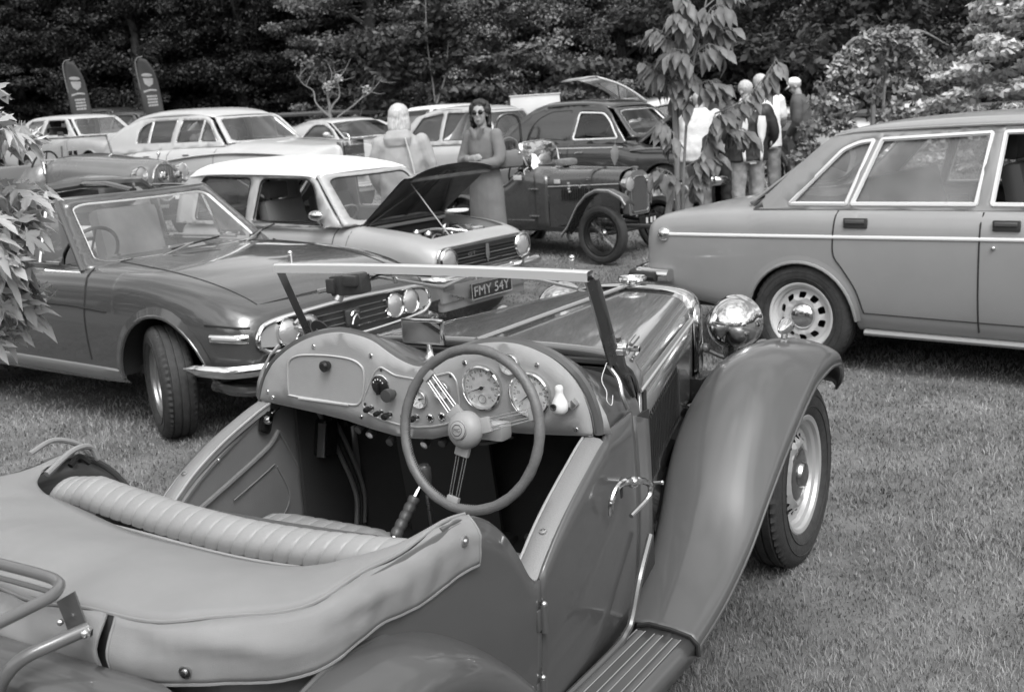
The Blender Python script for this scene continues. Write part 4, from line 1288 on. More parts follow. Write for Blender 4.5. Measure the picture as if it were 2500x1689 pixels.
  # the broad trim flange on the driver's side and the passenger's side
  for s in (-1, 1):
    fl = [(.558, .862), (.553, .91), (.538, .955), (.51, .998), (.47, 1.034)]
    a = [(-1.392, s * y, z) for y, z in fl]; b = [(-1.375, s * (y + .040 * (1 - i / 5)), z - .002 * i) for i, (y, z) in enumerate(fl)]
    MB().grid([a, b]).build('cowl_flange', TRIM, root, solid=.006)
    # scuttle side scoop and ledge by the screen post
    MB().tube(crom([(-1.19, s * .50, .99), (-1.22, s * .545, .96), (-1.235, s * .562, .92), (-1.225, s * .570, .885)], 6), .006, n=8).build('side_beading', CHROME_OLD, root)
  # --- dash panel ------------------------------------------------
  bot = [(.44, .851), (.32, .840), (.232, .830), (.148, .814), (.066, .802), (0, .800), (-.06, .805), (-.123, .822), (-.2, .840), (-.276, .848), (-.348, .849), (-.45, .855)]
  outline = [tuple(p) for p in Dd] + [(y, z) for y, z in reversed(bot)]
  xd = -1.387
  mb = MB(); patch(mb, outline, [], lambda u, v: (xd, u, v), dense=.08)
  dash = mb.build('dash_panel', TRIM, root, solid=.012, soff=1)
  MB().tube([(xd - .005, y * .985, z - .006) for y, z in Dd], .0055, n=8).build('piping', TRIM, dash)
  MB().tube([(xd - .004, y, z) for y, z in [(.555, .861)] + bot + [(-.553, .862)]], .006, n=8).build('piping', TRIM, dash)
  def on(u, v, o=0.0):
    return (xd - .012 - o, u, v)
  for (y, z) in ((.326, 1.036), (.121, 1.022), (-.19, 1.022), (-.409, 1.030), (-.511, .872), (.175, .842), (.524, .888), (.505, .872)):
    MB().lathe([(.0085, 0), (.0085, .003), (.006, .007), (0, .008)], 14, c=on(y, z, -.004), axis=(-1, 0, 0)).build('dash_bolt', CHROME, dash)
  def bead(pts, r=.0026, m=BEAD, name='bead', par=dash, o=.002):
    return MB().tube([on(u, v, o) for u, v in pts], r, n=6, closed=True).build(name, m, par)
  gb = [(.437, .895), (.433, .955), (.425, .985), (.40, 1.002), (.358, 1.010), (.27, 1.013), (.195, 1.008), (.158, .992), (.150, .965), (.160, .91), (.175, .885), (.20, .876), (.30, .879), (.425, .884)]
  gbd = [tuple(p) for p in crom(gb, 4, closed=True)]
  gl = MB(); patch(gl, gbd, [], lambda u, v: on(u, v, .001), dense=.1); gl = gl.build('glovebox_lid', TRIM, dash)
  bead(gbd, .0030, par=gl)
  MB().tube([on(.40, .879, .004), on(.215, .874, .004)], .0035, n=6).build('lid_hinge', BEAD, gl)
  MB().lathe([(.012, 0), (.012, .006), (.016, .012), (.016, .022), (.010, .027), (0, .027)], 16, c=on(.278, .985), axis=(-1, 0, 0)).build('lid_knob', BLACKG, gl)
  cp = [(.09, .994), (.043, .972), (-.031, .966), (-.085, .978), (-.143, .994), (-.161, .972), (-.165, .92), (-.163, .876), (-.12, .850), (-.07, .838), (-.018, .831), (.036, .832), (.101, .842), (.15, .857), (.166, .884), (.14, .93), (.114, .975)]
  cpd = [tuple(p) for p in rpoly(cp, .012, 3)]
  c_ = MB(); patch(c_, cpd, [], lambda u, v: on(u, v, .0015), dense=.1); cpo = c_.build('instrument_panel', TRIM, dash)
  bead(cpd, .0026, par=cpo)
  FACE = mat('dial_face', .72, rough=.5, var=.10, vscale=60)
  GOLD = mat('dial_ink', .12, rough=.5)
  def gauge(y, z, r, needle, nums, sub=None, rot=0, small=False):
    o = MB().lathe([(r * .90, .001), (r * .97, .010), (r, .013), (r * 1.07, .010), (r * 1.09, 0)], 40, c=on(y, z), axis=(-1, 0, 0)).build('gauge', CHROME, dash)
    MB().lathe([(r * .93, .004), (0, .004)], 40, c=on(y, z), axis=(-1, 0, 0)).build('dial', FACE, o)
    mk_ = MB(); k = 24 if not small else 8
    for i in range(k + 1):
      a = R(-135 + 270 * i / k)
      c, s_ = math.sin(a), math.cos(a)
      r0, r1 = (r * .86, r * (.74 if i % 2 == 0 else .80))
      t = .0011 if i % 2 == 0 else .0006
      mk_.add([on(y - c * r0 + s_ * t, z + s_ * r0 + c * t, .0052), on(y - c * r0 - s_ * t, z + s_ * r0 - c * t, .0052), on(y - c * r1 - s_ * t, z + s_ * r1 - c * t, .0052), on(y - c * r1 + s_ * t, z + s_ * r1 + c * t, .0052)], [(0, 1, 2, 3)])
    for i, tx in enumerate(nums):
      a = R(-135 + 270 * i / (len(nums) - 1))
      yy, zz = -math.sin(a) * r * .60, math.cos(a) * r * .60
      text_mesh(mk_, tx, lambda u, v, yy=yy, zz=zz: on(y + yy - u, z + zz + v, .0052), r * .13, width=r * .13 * (.62 * len(tx)))
    mk_.build('dial_markings', GOLD, o, smooth=False)
    a = R(needle); c, s_ = math.sin(a), math.cos(a)
    nd = MB().add([on(y - s_ * .0022, z + c * .0022 * -1, .0072), on(y + s_ * .0022, z - c * .0022 * -1, .0072), on(y - c * r * .78, z + s_ * r * .78, .0072), on(y + c * r * .25, z - s_ * r * .25, .0072)], [(0, 2, 1), (0, 1, 3)])
    nd.lathe([(r * .09, .006), (r * .09, .009), (0, .010)], 14, c=on(y, z), axis=(-1, 0, 0))
    nd.build('needle', BLACK, o, smooth=False)
    if sub:
      q = MB().tube([on(y + sub[0] + math.cos(b) * r * .2, z + sub[1] + math.sin(b) * r * .2, .0055) for b in np.linspace(0, 2 * PI, 21)[:-1]], .0008, n=4, closed=True)
      q.add([on(y + sub[0], z + sub[1] - .002, .006), on(y + sub[0] - .002, z + sub[1], .006), on(y + sub[0] - r * .1, z + sub[1] + r * .14, .006)], [(0, 1, 2)])
      q.build('clock', GOLD, o, smooth=False)
    return o
  gauge(-.2405, .959, .056, -110, ['0', '10', '20', '30', '40', '50', '60'], sub=(0, -.030))
  gauge(-.385, .952, .056, -125, ['0', '20', '40', '60', '80', '100'])
  gauge(-.331, 1.028, .026, -40, ['30', '60', '90'], small=True)
  gauge(-.113, .943, .024, 45, ['0', '60', '100'], small=True)
  gauge(-.037, .912, .024, 80, ['20', '0', '20'], small=True)
  # lighting switch, knobs, keys, sockets
  sw = MB().lathe([(.027, 0), (.027, .010), (.022, .014), (0, .014)], 24, c=on(.093, .942), axis=(-1, 0, 0)).build('light_switch', BLACKG, cpo)
  MB().box(on(.093, .934, .018), (.012, .008, .034), bev=.003).build('lever', BLACKG, sw)
  MB().lathe([(.029, .0), (.029, .004), (.026, .006)], 24, c=on(.093, .942), axis=(-1, 0, 0)).build('bezel', CHROME, sw)
  for i in range(5):
    a = R(-60 + 30 * i)
    MB().box(on(.093 - .018 * math.sin(a), .942 + .018 * math.cos(a), .0145), (.001, .003, .004)).build('position_mark', WHITE, sw)
  MB().lathe([(.010, 0), (.010, .012), (.017, .016), (.019, .026), (.0175, .038), (0, .040)], 20, c=on(.052, .921), axis=(-1, 0, 0)).build('knob', mat('brown_knob', .05, rough=.35), cpo)
  for (y, z, r, m) in ((.132, .873, .0085, BLACKG), (.099, .864, .0075, BLACKG), (.070, .859, .0095, BLACKG), (-.022, .860, .0085, BLACKG)):
    MB().lathe([(r * .5, 0), (r * .5, .014), (r, .018), (r * 1.05, .028), (r * .8, .034), (0, .035)], 18, c=on(y, z), axis=(-1, 0, 0)).build('knob', m, cpo)
    MB().lathe([(r * 1.0, 0), (r * 1.0, .004), (r * .7, .005)], 18, c=on(y, z), axis=(-1, 0, 0)).build('ferrule', CHROME, cpo)
  for (y, z, r) in ((.024, .857, .007), (.008, .857, .007), (-.068, .862, .009), (-.107, .870, .009)):
    MB().lathe([(r * 1.3, 0), (r * 1.3, .006), (r * .9, .008), (r * .7, .003), (0, .003)], 16, c=on(y, z), axis=(-1, 0, 0)).build('socket', CHROME, cpo)
    MB().lathe([(r * .6, .004), (0, .004)], 12, c=on(y, z), axis=(-1, 0, 0)).build('socket_hole', BLACK, cpo)
  for (y, z) in ((.088, .984), (-.143, .984), (.155, .882), (.012, .840)):
    MB().lathe([(.004, 0), (.004, .003), (0, .004)], 10, c=on(y, z, .001), axis=(-1, 0, 0)).build('panel_screw', DARK, cpo)
  # pale pear-shaped map-reading lamp
  ml = MB().lathe([(.001, .050), (.008, .048), (.011, .042), (.010, .035), (.010, .028), (.014, .017), (.019, .007), (.0215, -.006), (.019, -.017), (.011, -.024), (0, -.025)], 22, c=on(-.482, .940, .024), axis=(0, 0, 1))
  mo = ml.build('map_lamp', mat('ivory_plastic', .62, rough=.35, coat=.4), dash)
  MB().lathe([(.008, 0), (.009, .004), (.007, .005), (.005, .001), (0, .001)], 16, c=on(-.476, .938, .044), axis=(-1, 0, 0)).build('lens', DARK, mo)
  MB().box(on(-.512, .940, .010), (.02, .02, .02), rot=Matrix.Rotation(R(45), 3, 'X'), bev=.003).build('bracket', CHROME_OLD, mo)
  # wires and pipes below the dash
  for k, (y, z) in enumerate(((.21, .80), (.17, .79), (.10, .775), (-.02, .78), (-.08, .79))):
    MB().lathe([(.012, 0), (.012, .02), (0, .024)], 12, c=(-1.36, y, z), axis=(-1, 0, -.4)).build('under_dash_fitting', CHROME_OLD if k % 2 else DARK, dash)
  MB().tube(crom([(-1.36, -.3, .82), (-1.36, -.2, .79), (-1.34, -.12, .80), (-1.36, 0, .785)], 5), .004, n=5).build('under_dash_cable', DARK, dash)
  # --- steering wheel ------------------------------------------------
  tl = R(13)
  hub = Vector((-1.560, -.287, .894))
  nrm = Vector((-math.cos(tl), 0, math.sin(tl)))
  upv = Vector((math.sin(tl), 0, math.cos(tl)))
  rgt = Vector((0, -1, 0))
  rimc = hub - nrm * .022
  Rw = .213
  wr = []
  for i in range(72):
    a = 2 * PI * i / 72
    wr.append(rimc + upv * (math.sin(a) * (Rw - .013)) + rgt * (math.cos(a) * (Rw - .013)))
  rim = MB().tube(wr, [.0132 + .0006 * math.sin(i * 2.1) for i in range(72)], n=12, closed=True)
  swo = rim.build('steering_wheel', mat('bound_leather_rim', .105, rough=.45, bump=.4, bscale=200, var=.14, vscale=25), root)
  # lacing on the inside of the rim
  lc = MB()
  for i in range(70):
    a = R(150) + R(130) * i / 70
    p = rimc + (upv * math.sin(a) + rgt * math.cos(a)) * (Rw - .0262)
    t = (upv * math.cos(a) - rgt * math.sin(a))
    lc.tube([p - nrm * .004 - t * .002, p + nrm * .004 + t * .002], .0011, n=4)
  lc.build('lacing', BLACK, swo)
  SM = mat('spring_spoke_steel', .60, rough=.2, metal=.9)
  for deg in (137, 17, 258):
    a = R(deg)
    d = upv * math.sin(a) + rgt * math.cos(a); t = upv * math.cos(a) - rgt * math.sin(a)
    sp = MB()
    for k in (-1.5, -.72, .72, 1.5):
      sp.tube([hub - nrm * .012 + d * .055 + t * (.0105 * k), rimc + d * (Rw - .032) + t * (.0092 * k)], .0016, n=5)
    so = sp.build('spoke', SM, swo)
    b2 = MB()
    rot = Matrix((d, t, nrm)).transposed()
    b2.box(hub - nrm * .012 + d * .050, (.038, .040, .014), rot=rot, bev=.004)
    b2.build('spoke_socket', mat('hub_enamel', .24), so)
    MB().box(rimc + d * (Rw - .026), (.024, .034, .014), rot=rot, bev=.003).build('rim_socket', mat('hub_enamel', .24), so)
  hb = MB().lathe([(.018, -.10), (.018, -.03), (.038, -.024), (.0475, -.010), (.0465, .006), (.040, .018), (.030, .026), (.0245, .028), (.0235, .033), (.019, .0365), (0, .037)], 36, c=hub, axis=nrm)
  hbo = hb.build('hub', mat('hub_enamel', .17, rough=.32, coat=.3), swo)
  MB().tube([hub + nrm * .0325 + (upv * math.sin(b) + rgt * math.cos(b)) * .0215 for b in np.linspace(0, 2 * PI, 33)[:-1]], .0022, n=5, closed=True).build('horn_push_ring', DARK, hbo)
  t = MB(); text_mesh(t, 'MG', lambda u, v: tuple(hub + nrm * .0378 + rgt * u + upv * v), .010, width=.018); t.build('horn_push_badge', DARK, hbo, smooth=False)
  oct_ = MB().tube([hub + nrm * .0372 + (upv * math.sin(R(22.5 + 45 * i)) + rgt * math.cos(R(22.5 + 45 * i))) * .0145 for i in range(8)], .0009, n=4, closed=True)
  oct_.build('horn_push_octagon', DARK, hbo)
  MB().tube([hub - nrm * .09, hub - nrm * .45], .022, n=12).build('steering_column', DARK, root)
  MB().box(hub - nrm * .07 + rgt * .03, (.05, .10, .045), bev=.01).build('column_clamp', SILVER, root)
  # --- windscreen frame -------------------------------------------
  WS = mat('screen_frame_chrome', .26, rough=.18, metal=1.0, dust=.2)
  ztop = 1.243
  def wsx(z):
    return -1.305 + (ztop - z) * .46
  top = [(wsx(ztop), y, ztop + .006 * (1 - (y / .52) ** 2)) for y in np.linspace(-.522, .522, 15)]
  ws = MB()
  ws.grid([[(p[0] + a, p[1], p[2] + b) for a, b in ((-.017, -.012), (-.017, .010), (-.010, .014), (.010, .014), (.017, .010), (.017, -.012), (-.017, -.012))] for p in top])
  wf = ws.build('windscreen_frame', mat('bright_screen_rail', .72, rough=.28, metal=.6), root, angle=35)
  for s in (-1, 1):
    a, b = Vector((wsx(1.236), s * .516, 1.236)), Vector((wsx(.995), s * .516, .995))
    MB().tube([a, b], .0155, n=4, flat=1.0).build('screen_post', WS, wf, smooth=False)
    MB().tube([a + Vector((.010, s * .014, -.0)), b + Vector((.010, s * .014, 0))], .009, n=8).build('screen_channel', WS, wf)
    # clamping bracket at the foot, running down the scuttle
    c = Vector((-1.135, s * .531, .925))
    MB().tube([b + Vector((0, s * .012, .07)), b + Vector((.006, s * .016, 0)), c, Vector((-1.105, s * .530, .885))], [.015, .018, .014, .008], n=6, flat=.7).build('foot_bracket', WS, wf)
    cl = MB().lathe([(.018, -.012), (.022, -.008), (.022, .012), (.016, .018), (0, .019)], 16, c=(-1.185, s * .542, 1.035), axis=(0, s, 0))
    cl.tube([(-1.20, s * .575, 1.05), (-1.165, s * .578, 1.065)], .007, n=6).tube([(-1.19, s * .57, 1.005), (-1.16, s * .575, 1.02)], .007, n=6).tube([(-1.185, s * .55, 1.035), (-1.18, s * .59, 1.035)], .008, n=6)
    cl.build('wing_nut', CHROME, wf)
    MB().tube([(wsx(ztop) + .004, s * .470, ztop + .012), (wsx(ztop) + .004, s * .470, ztop + .042)], .0055, n=8).ball((wsx(ztop) + .004, s * .470, ztop + .045), .0085, 10, 6).build('hood_peg', CHROME, wf)
  MB().tube([(wsx(.998), -.515, .998), (wsx(.998), .515, .998)], .009, n=6).build('bottom_rail', DARK, wf)
  gq = MB(); patch(gq, rrect(-.512, 0, .512, 1, .01, 2), [], lambda u, v: (wsx(.998 + .24 * v), u, .998 + .24 * v), dense=.3)
  gq.build('windscreen_glass', glass_mat('clean_glass', .93, film=.035), wf, smooth=False)
  # wiper motor on the top rail
  wm = MB().box((-1.335, .225, 1.208), (.05, .115, .060), rot=Matrix.Rotation(R(-6), 3, 'X'), bev=.010).box((-1.345, .20, 1.222), (.055, .05, .030), bev=.006).box((-1.355, .272, 1.205), (.03, .03, .042), bev=.006)
  wmo = wm.build('wiper_motor', mat('motor_black', .03, rough=.35, bump=.4, bscale=60), root)
  MB().lathe([(.013, 0), (.013, .02), (0, .022)], 12, c=(-1.345, .255, 1.180), axis=(-.5, .3, -1)).tube([(-1.36, .29, 1.195), (-1.37, .315, 1.190)], .007, n=6).build('motor_terminal', CHROME_OLD, wmo)
  MB().tube(crom([(-1.32, .175, 1.215), (-1.30, .14, 1.232), (-1.29, .06, 1.232), (-1.285, -.02, 1.228)], 5), .003, n=5).build('motor_cable', BLACK, wmo)
  for pts in ([(-1.285, .199, 1.226), (-1.28, .105, 1.214), (-1.262, -.024, 1.196), (-1.262, -.050, 1.198), (-1.275, -.132, 1.229)], [(-1.283, -.22, 1.235), (-1.27, -.301, 1.232), (-1.27, -.368, 1.221), (-1.262, -.462, 1.203)]):
    w = MB().tube(pts, .0048, n=6).build('wiper', mat('wiper_steel', .60, rough=.2, metal=.8), root)
    MB().ball(pts[1], .010, 8, 6).tube([pts[1], tuple(Vector(pts[1]) + Vector((-.02, 0, .018)))], .005, n=6).build('wiper_joint', CHROME, w)
  # round licence disc holder stuck to the glass
  dc = MB().lathe([(.033, -.002), (.033, .003), (.029, .0035), (0, .0035)], 28, c=(wsx(1.046) - .010, .448, 1.046), axis=(-1, 0, -.46)).build('licence_disc_holder', DARK, root)
  MB().tube([(wsx(1.046) - .014 + 0, .448 + .012 * math.cos(b), 1.046 + .012 * math.sin(b)) for b in np.linspace(0, 2 * PI, 17)[:-1]], .001, n=4, closed=True).build('printed_ring', SILVER, dc)
  # interior mirror on its pedestal
  mo = MB().box((-1.25, .047, 1.064), (.012, .145, .074), bev=.006).build('rear_view_mirror', CHROME, root)
  mg_ = MB().box((-1.2580, .047, 1.064), (.002, .128, .058), rot=Matrix.Rotation(R(-1.5), 3, 'Y'))
  mg_.build('mirror_glass', mat('mirror_silver', .42, rough=.02, metal=1), mo)
  mo.rotation_euler = (0, 0, 0)
  MB().tube([(-1.245, .040, 1.055), (-1.24, .037, 1.02), (-1.238, .037, .992), (-1.238, .037, .982)], [.008, .007, .012, .020], n=10).build('mirror_stem', CHROME, mo)
  # loose wire from the screen foot
  MB().tube(crom([(-1.21, -.508, 1.00), (-1.25, -.512, .965), (-1.29, -.545, .945), (-1.32, -.56, .93), (-1.305, -.565, .915), (-1.285, -.56, .935)], 6), .0013, n=5).build('loose_wire', mat('pale_wire', .5, rough=.5), root)
  # --- body sides, door, tub ------------------------------------
  plan = pchip([-2.66, -2.62, -2.55, -2.45, -2.35, -2.1, -1.8, -1.6, -1.385, -1.2, -1.05], [.30, .43, .525, .575, .592, .603, .603, .595, .577, .556, .528])
  ztp = pchip([-1.05, -1.30, -1.40, -1.5, -1.6, -1.7, -1.77, -1.80, -1.83, -1.865, -1.913, -1.977, -2.026, -2.084, -2.3, -2.7],
        [.800, .862, .843, .808, .766, .712, .662, .642, .665, .722, .790, .845, .867, .877, .872, .872][::1])
  def sy(x, z):
    q = (.87 - z) / .6
    return plan(x) + .012 * math.sin(min(1, max(0, q)) * PI) - .020 * max(0, q) ** 2
  def panel(name, xa, xb, m, s, zb=.27, nx=14, ztop_=None):
    rows = []
    for x in np.linspace(xa, xb, nx):
      z1 = (ztop_ or ztp)(x)
      rows.append([(x, s * sy(x, z1 + (zb - z1) * t), z1 + (zb - z1) * t) for t in np.linspace(0, 1, 10)])
    return MB().grid(rows).build(name, m, root, solid=.010, soff=-1 * s if False else 0, angle=180)
  def scz(x):
    return .862 if x < -1.2 else .862 - (x + 1.2) * .35
  for s in (-1, 1):
    panel('scuttle_side', -1.03, -1.165, P, s, nx=6, ztop_=scz)
    dr = panel('door', -1.170, -1.783, P, s, nx=26, ztop_=lambda x: .862 if x > -1.39 else ztp(x))
    panel('rear_quarter', -1.789, -2.64, P, s, nx=44)
    # shut lines
    MB().tube([(-1.1675, s * (sy(-1.1675, z) - .002), z) for z in np.linspace(.86, .30, 8)], .0045, n=5).build('door_gap', BLACK, root)
    MB().tube([(-1.786, s * (sy(-1.786, z) - .002), z) for z in np.linspace(.645, .30, 8)], .0045, n=5).build('door_gap', BLACK, root)
    # padded door-top capping
    xs_ = np.linspace(-1.392, -1.80, 16)
    rows = []
    for x in xs_:
      z = ztp(x); y = plan(x)
      rows.append([(x, s * yy, zz) for yy, zz in ((y + .004, z - .014), (y + .006, z - .002), (y - .004, z + .007), (y - .026, z + .010), (y - .046, z + .008), (y - .052, z - .002), (y - .050, z - .016))])
    MB().grid(rows).poly(rows[0]).poly(rows[-1][::-1]).build('door_capping', mat('capping_leathercloth', .17, rough=.5, bump=.3, bscale=300), dr, angle=50)
    MB().tube([(x, s * (plan(x) - .052), ztp(x) + .005) for x in xs_], .004, n=6).build('piping', TRIM, dr)
    MB().lathe([(.009, 0), (.009, .004), (.005, .005), (.004, .001), (0, .001)], 12, c=(-1.70, s * (plan(-1.70) - .022), ztp(-1.70) + .008), axis=(-.3, 0, 1)).build('sidescreen_socket', CHROME_OLD, dr)
    # edge roll of the rear quarter scallop
    MB().tube([(x, s * (sy(x, ztp(x)) - .004), ztp(x)) for x in np.linspace(-1.805, -2.12, 24)], .008, n=7).build('cockpit_edge_roll', P, root)
    # inner trim of the door with piped pocket
    rows = []
    for x in np.linspace(-1.20, -1.80, 14):
      z1 = min(.85, (.85 if x > -1.39 else ztp(x)) + .0)
      rows.append([(x, s * (.548 if x > -1.5 else .552), z1 + (.30 - z1) * t) for t in np.linspace(0, 1, 6)])
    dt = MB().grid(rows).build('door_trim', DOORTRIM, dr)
    yy = s * .545
    MB().tube(crom([(-1.70, yy, .615), (-1.52, yy, .672), (-1.40, yy, .715), (-1.35, yy, .752)], 6), .008, n=7).build('pocket_piping', DOORTRIM, dt)
    MB().tube(crom([(-1.345, yy, .748), (-1.29, yy, .64), (-1.235, yy, .52), (-1.25, yy, .46), (-1.32, yy, .42)], 6), .0045, n=6).build('pocket_piping', DOORTRIM, dt)
    MB().tube(crom([(-1.56, yy, .60), (-1.44, yy, .635), (-1.38, yy, .655)], 5), .0025, n=5).tube(crom([(-1.37, yy, .645), (-1.33, yy, .54), (-1.38, yy, .48), (-1.50, yy, .44)], 5), .0025, n=5).build('stitch_line', DOORTRIM, dt)
    MB().tube([(x, s * .552, min(.85, ztp(x) if x < -1.39 else .85) - .03) for x in np.linspace(-1.33, -1.80, 12)], .008, n=6).build('trim_roll', DOORTRIM, dt)
    lk = MB().box((-1.405, s * .535, .800), (.045, .014, .075), rot=Matrix.Rotation(R(25), 3, 'Y'), bev=.012).build('door_lock_plate', BLACKG, dt)
    MB().lathe([(.012, 0), (.014, .012), (.008, .022), (0, .023)], 14, c=(-1.415, s * .528, .803), axis=(0, -s, .3)).tube([(-1.395, s * .52, .82), (-1.37, s * .51, .83)], .0035, n=5).build('lock_knob', CHROME, lk)
    MB().ball((-1.60, s * .546, .735), .006, 8, 6).build('trim_button', CHROME_OLD, dt)
    # rubbers of the door opening
    for k in range(3):
      MB().tube(crom([(-1.20 + .02 * k, s * (.515 - .004 * k), .78), (-1.13 + .02 * k, s * (.505 - .004 * k), .62), (-1.08 + .02 * k, s * .495, .47), (-1.09 + .02 * k, s * .495, .36)], 6), .008, n=6).build('door_seal', CARPET if k == 1 else DOORTRIM, root)
    bx = MB().box((-1.19, s * .505, .690), (.065, .055, .115), rot=Matrix.Rotation(R(12), 3, 'Y'), bev=.010).box((-1.16, s * .50, .765), (.05, .05, .05), bev=.01).build('latch_box', BLACKG, root)
    MB().box((-1.222, s * .49, .690), (.006, .03, .105), rot=Matrix.Rotation(R(12), 3, 'Y')).box((-1.195, s * .485, .775), (.012, .02, .012), bev=.003).build('latch_plate', CHROME_OLD, bx)
    bx = MB().box((-1.10, s * .49, .745), (.05, .05, .085), bev=.012).build('relay_box', BLACKG, root)
  # exterior door handle (curved bow) on the near door and its twin
  for s in (-1, 1):
    yb = s * (sy(-1.30, .715) + .002)
    yo = s * .625
    h = MB().tube([(-1.305, yb, .712), (-1.318, yo - s * .004, .722)], .011, n=10).ball((-1.324, yo, .724), .0155, 12, 8)
    h.tube(crom([(-1.324, yo, .725), (-1.368, yo, .739), (-1.412, yo, .739), (-1.440, yo - s * .003, .712), (-1.434, yo - s * .010, .673)], 6), list(np.linspace(.0095, .0065, 25)), n=8)
    h.tube(crom([(-1.324, yo, .725), (-1.272, yo, .711), (-1.224, yo, .683), (-1.232, yo - s * .003, .652), (-1.318, yo - s * .012, .630)], 6), list(np.linspace(.0095, .0065, 25)), n=8)
    h.build('door_handle', CHROME, root)
    MB().lathe([(.016, 0), (.016, .004), (.010, .006), (0, .006)], 14, c=(-1.305, yb - s * .002, .712), axis=(0, s, 0)).box((-1.305, yb + s * .004, .685), (.013, .006, .03), bev=.003).build('handle_escutcheon', DARK, root)
    for z in (.555, .375):
      hg = MB().tube([(-1.787, s * (sy(-1.787, z) + .010), z - .032), (-1.787, s * (sy(-1.787, z) + .010), z + .032)], .0095, n=10)
      hg.box((-1.772, s * (sy(-1.78, z) + .004), z), (.022, .010, .050), bev=.003).box((-1.800, s * (sy(-1.80, z) + .004), z), (.022, .010, .050), bev=.003)
      hg.build('door_hinge', P, root)
      MB().ball((-1.787, s * (sy(-1.787, z) + .012), z + .034), .0085, 8, 5).build('hinge_pin', CHROME_OLD, root)
  # tub rear panel
  pl = [(-2.64, plan(-2.64)), (-2.652, .30), (-2.655, .15), (-2.655, 0)]
  pr = [(x, s_ * y) for s_, q in ((1, pl), (-1, pl[::-1][1:])) for x, y in q]
  MB().grid([[(x, y, z) for x, y in pr] for z in (.875, .7, .5, .3)]).build('tub_rear_panel', P, root)
  # floor, bulkhead, tunnel, sills inside
  MB().box((-1.75, 0, .27), (1.75, 1.12, .02)).build('cockpit_floor', CARPET, root)
  MB().box((-1.02, 0, .58), (.02, 1.05, .60)).build('bulkhead', CARPET, root)
  MB().box((-1.40, 0, .34), (.75, .20, .14), bev=.04).build('transmission_tunnel', CARPET, root)
  for s in (-1, 1):
    MB().box((-1.15, s * .525, .55), (.28, .012, .55)).build('kick_panel', CARPET, root)
  MB().box((-1.10, .10, .52), (.012, .34, .5), rot=Matrix.Rotation(R(-8), 3, 'Y')).build('footwell_trim', DARK, root)
  # gear lever, handbrake, pedals
  gv = MB().tube([(-1.33, 0, .40), (-1.345, 0, .54), (-1.352, 0, .62)], .007, n=8).build('gear_lever', CHROME_OLD, root)
  MB().lathe([(.010, -.04), (.018, -.02), (.021, .01), (.020, .03), (.014, .038), (0, .040)], 18, c=(-1.357, 0, .672), axis=(-.1, 0, 1)).build('gear_knob', mat('gear_knob', .06, rough=.25), gv)
  MB().lathe([(.052, 0), (.050, .02), (.030, .05), (.010, .07)], 18, c=(-1.335, 0, .41)).build('gaiter', BLACKG, gv)
  hbk = [Vector((-1.565, -.02, .545)), Vector((-1.42, -.02, .655))]
  hk = MB().tube([hbk[0] - (hbk[1] - hbk[0]) * .6, hbk[0], hbk[1]], .009, n=8).build('handbrake_lever', CHROME, root)
  hd_ = (hbk[1] - hbk[0]).normalized(); L = (hbk[1] - hbk[0]).length
  MB().tube([hbk[0] + hd_ * (L * t) for t in np.linspace(.18, .86, 15)], [(.014, .0175, .0175)[i % 3] for i in range(15)], n=10).build('handbrake_grip', mat('rubber_grip', .05, rough=.4), hk)
  MB().tube([hbk[1] - hd_ * .02, hbk[1] + hd_ * .01], .007, n=8).build('release_button', CHROME, hk)
  for y in (-.36, -.28, -.20):
    MB().box((-1.12, y, .42), (.02, .05, .06), rot=Matrix.Rotation(R(-30), 3, 'Y'), bev=.006).build('pedal', DARK, root)
  # --- seat: pleated cushion and the fluted roll of the backrest
  def fluted(name, cfun, x_len, pleat, ny):
    pass
  rows = []
  def pleat_rows(y0, y1, pitch):
    out = []
    k = int(abs(y1 - y0) / pitch)
    for i in range(k):
      for f, fl in ((0, 0.0), (.07, .65), (.16, .90), (.33, .98), (.5, 1.0), (.67, .98), (.84, .90), (.93, .65)):
        out.append((y0 + (y1 - y0) * (i + f) / k, fl))
    return out + [(y1, 0.0)]
  for y, fl in pleat_rows(.515, -.505, .037):
    sag = .004 * math.sin(y * 9) + .012 * (1 - (abs(y) / .55) ** 2) * -.2
    zc = float(np.interp(y, [-.5, -.3, -.1, .1, .25, .38, .5], [.808, .806, .808, .815, .826, .838, .820])) + sag * .5
    xc = -2.135 - .035 * (1 - (y / .53) ** 2)
    row = []
    endr = min(1, (.515 - abs(y)) / .03 + .55)
    for j in range(15):
      a = R(-60 + 255 * j / 14)
      rr_ = (.0438 + .0042 * fl) * endr
      row.append((xc + math.cos(a) * rr_ * 1.05, y - .020 * math.sin(a) , zc + math.sin(a) * rr_ * .92))
    rows.append(row)
  sb = MB().grid(rows).poly(rows[0]).poly(rows[-1][::-1]).build('seat_back_roll', LEATHER, root, angle=180)
  MB().tube([(-2.186 - .035 * (1 - (y / .53) ** 2), y, .793 + .010 * y + .004 * math.sin(y * 9)) for y in np.linspace(.51, -.50, 40)], .0055, n=7).build('seat_piping', LEATHER, sb)
  MB().grid([[(-2.188 - .035 * (1 - (y / .53) ** 2), y, z) for z in (.792, .70, .45)] for y in np.linspace(.51, -.50, 24)]).build('seat_back_panel', mat('seat_back_leather', .27, rough=.5), sb)
  MB().grid([[(-2.075 - .03 * (1 - (y / .53) ** 2) + k, y, z) for k, z in ((0, .83), (.03, .70), (.02, .50))] for y in np.linspace(.51, -.50, 24)]).build('seat_back_front', LEATHER, sb)
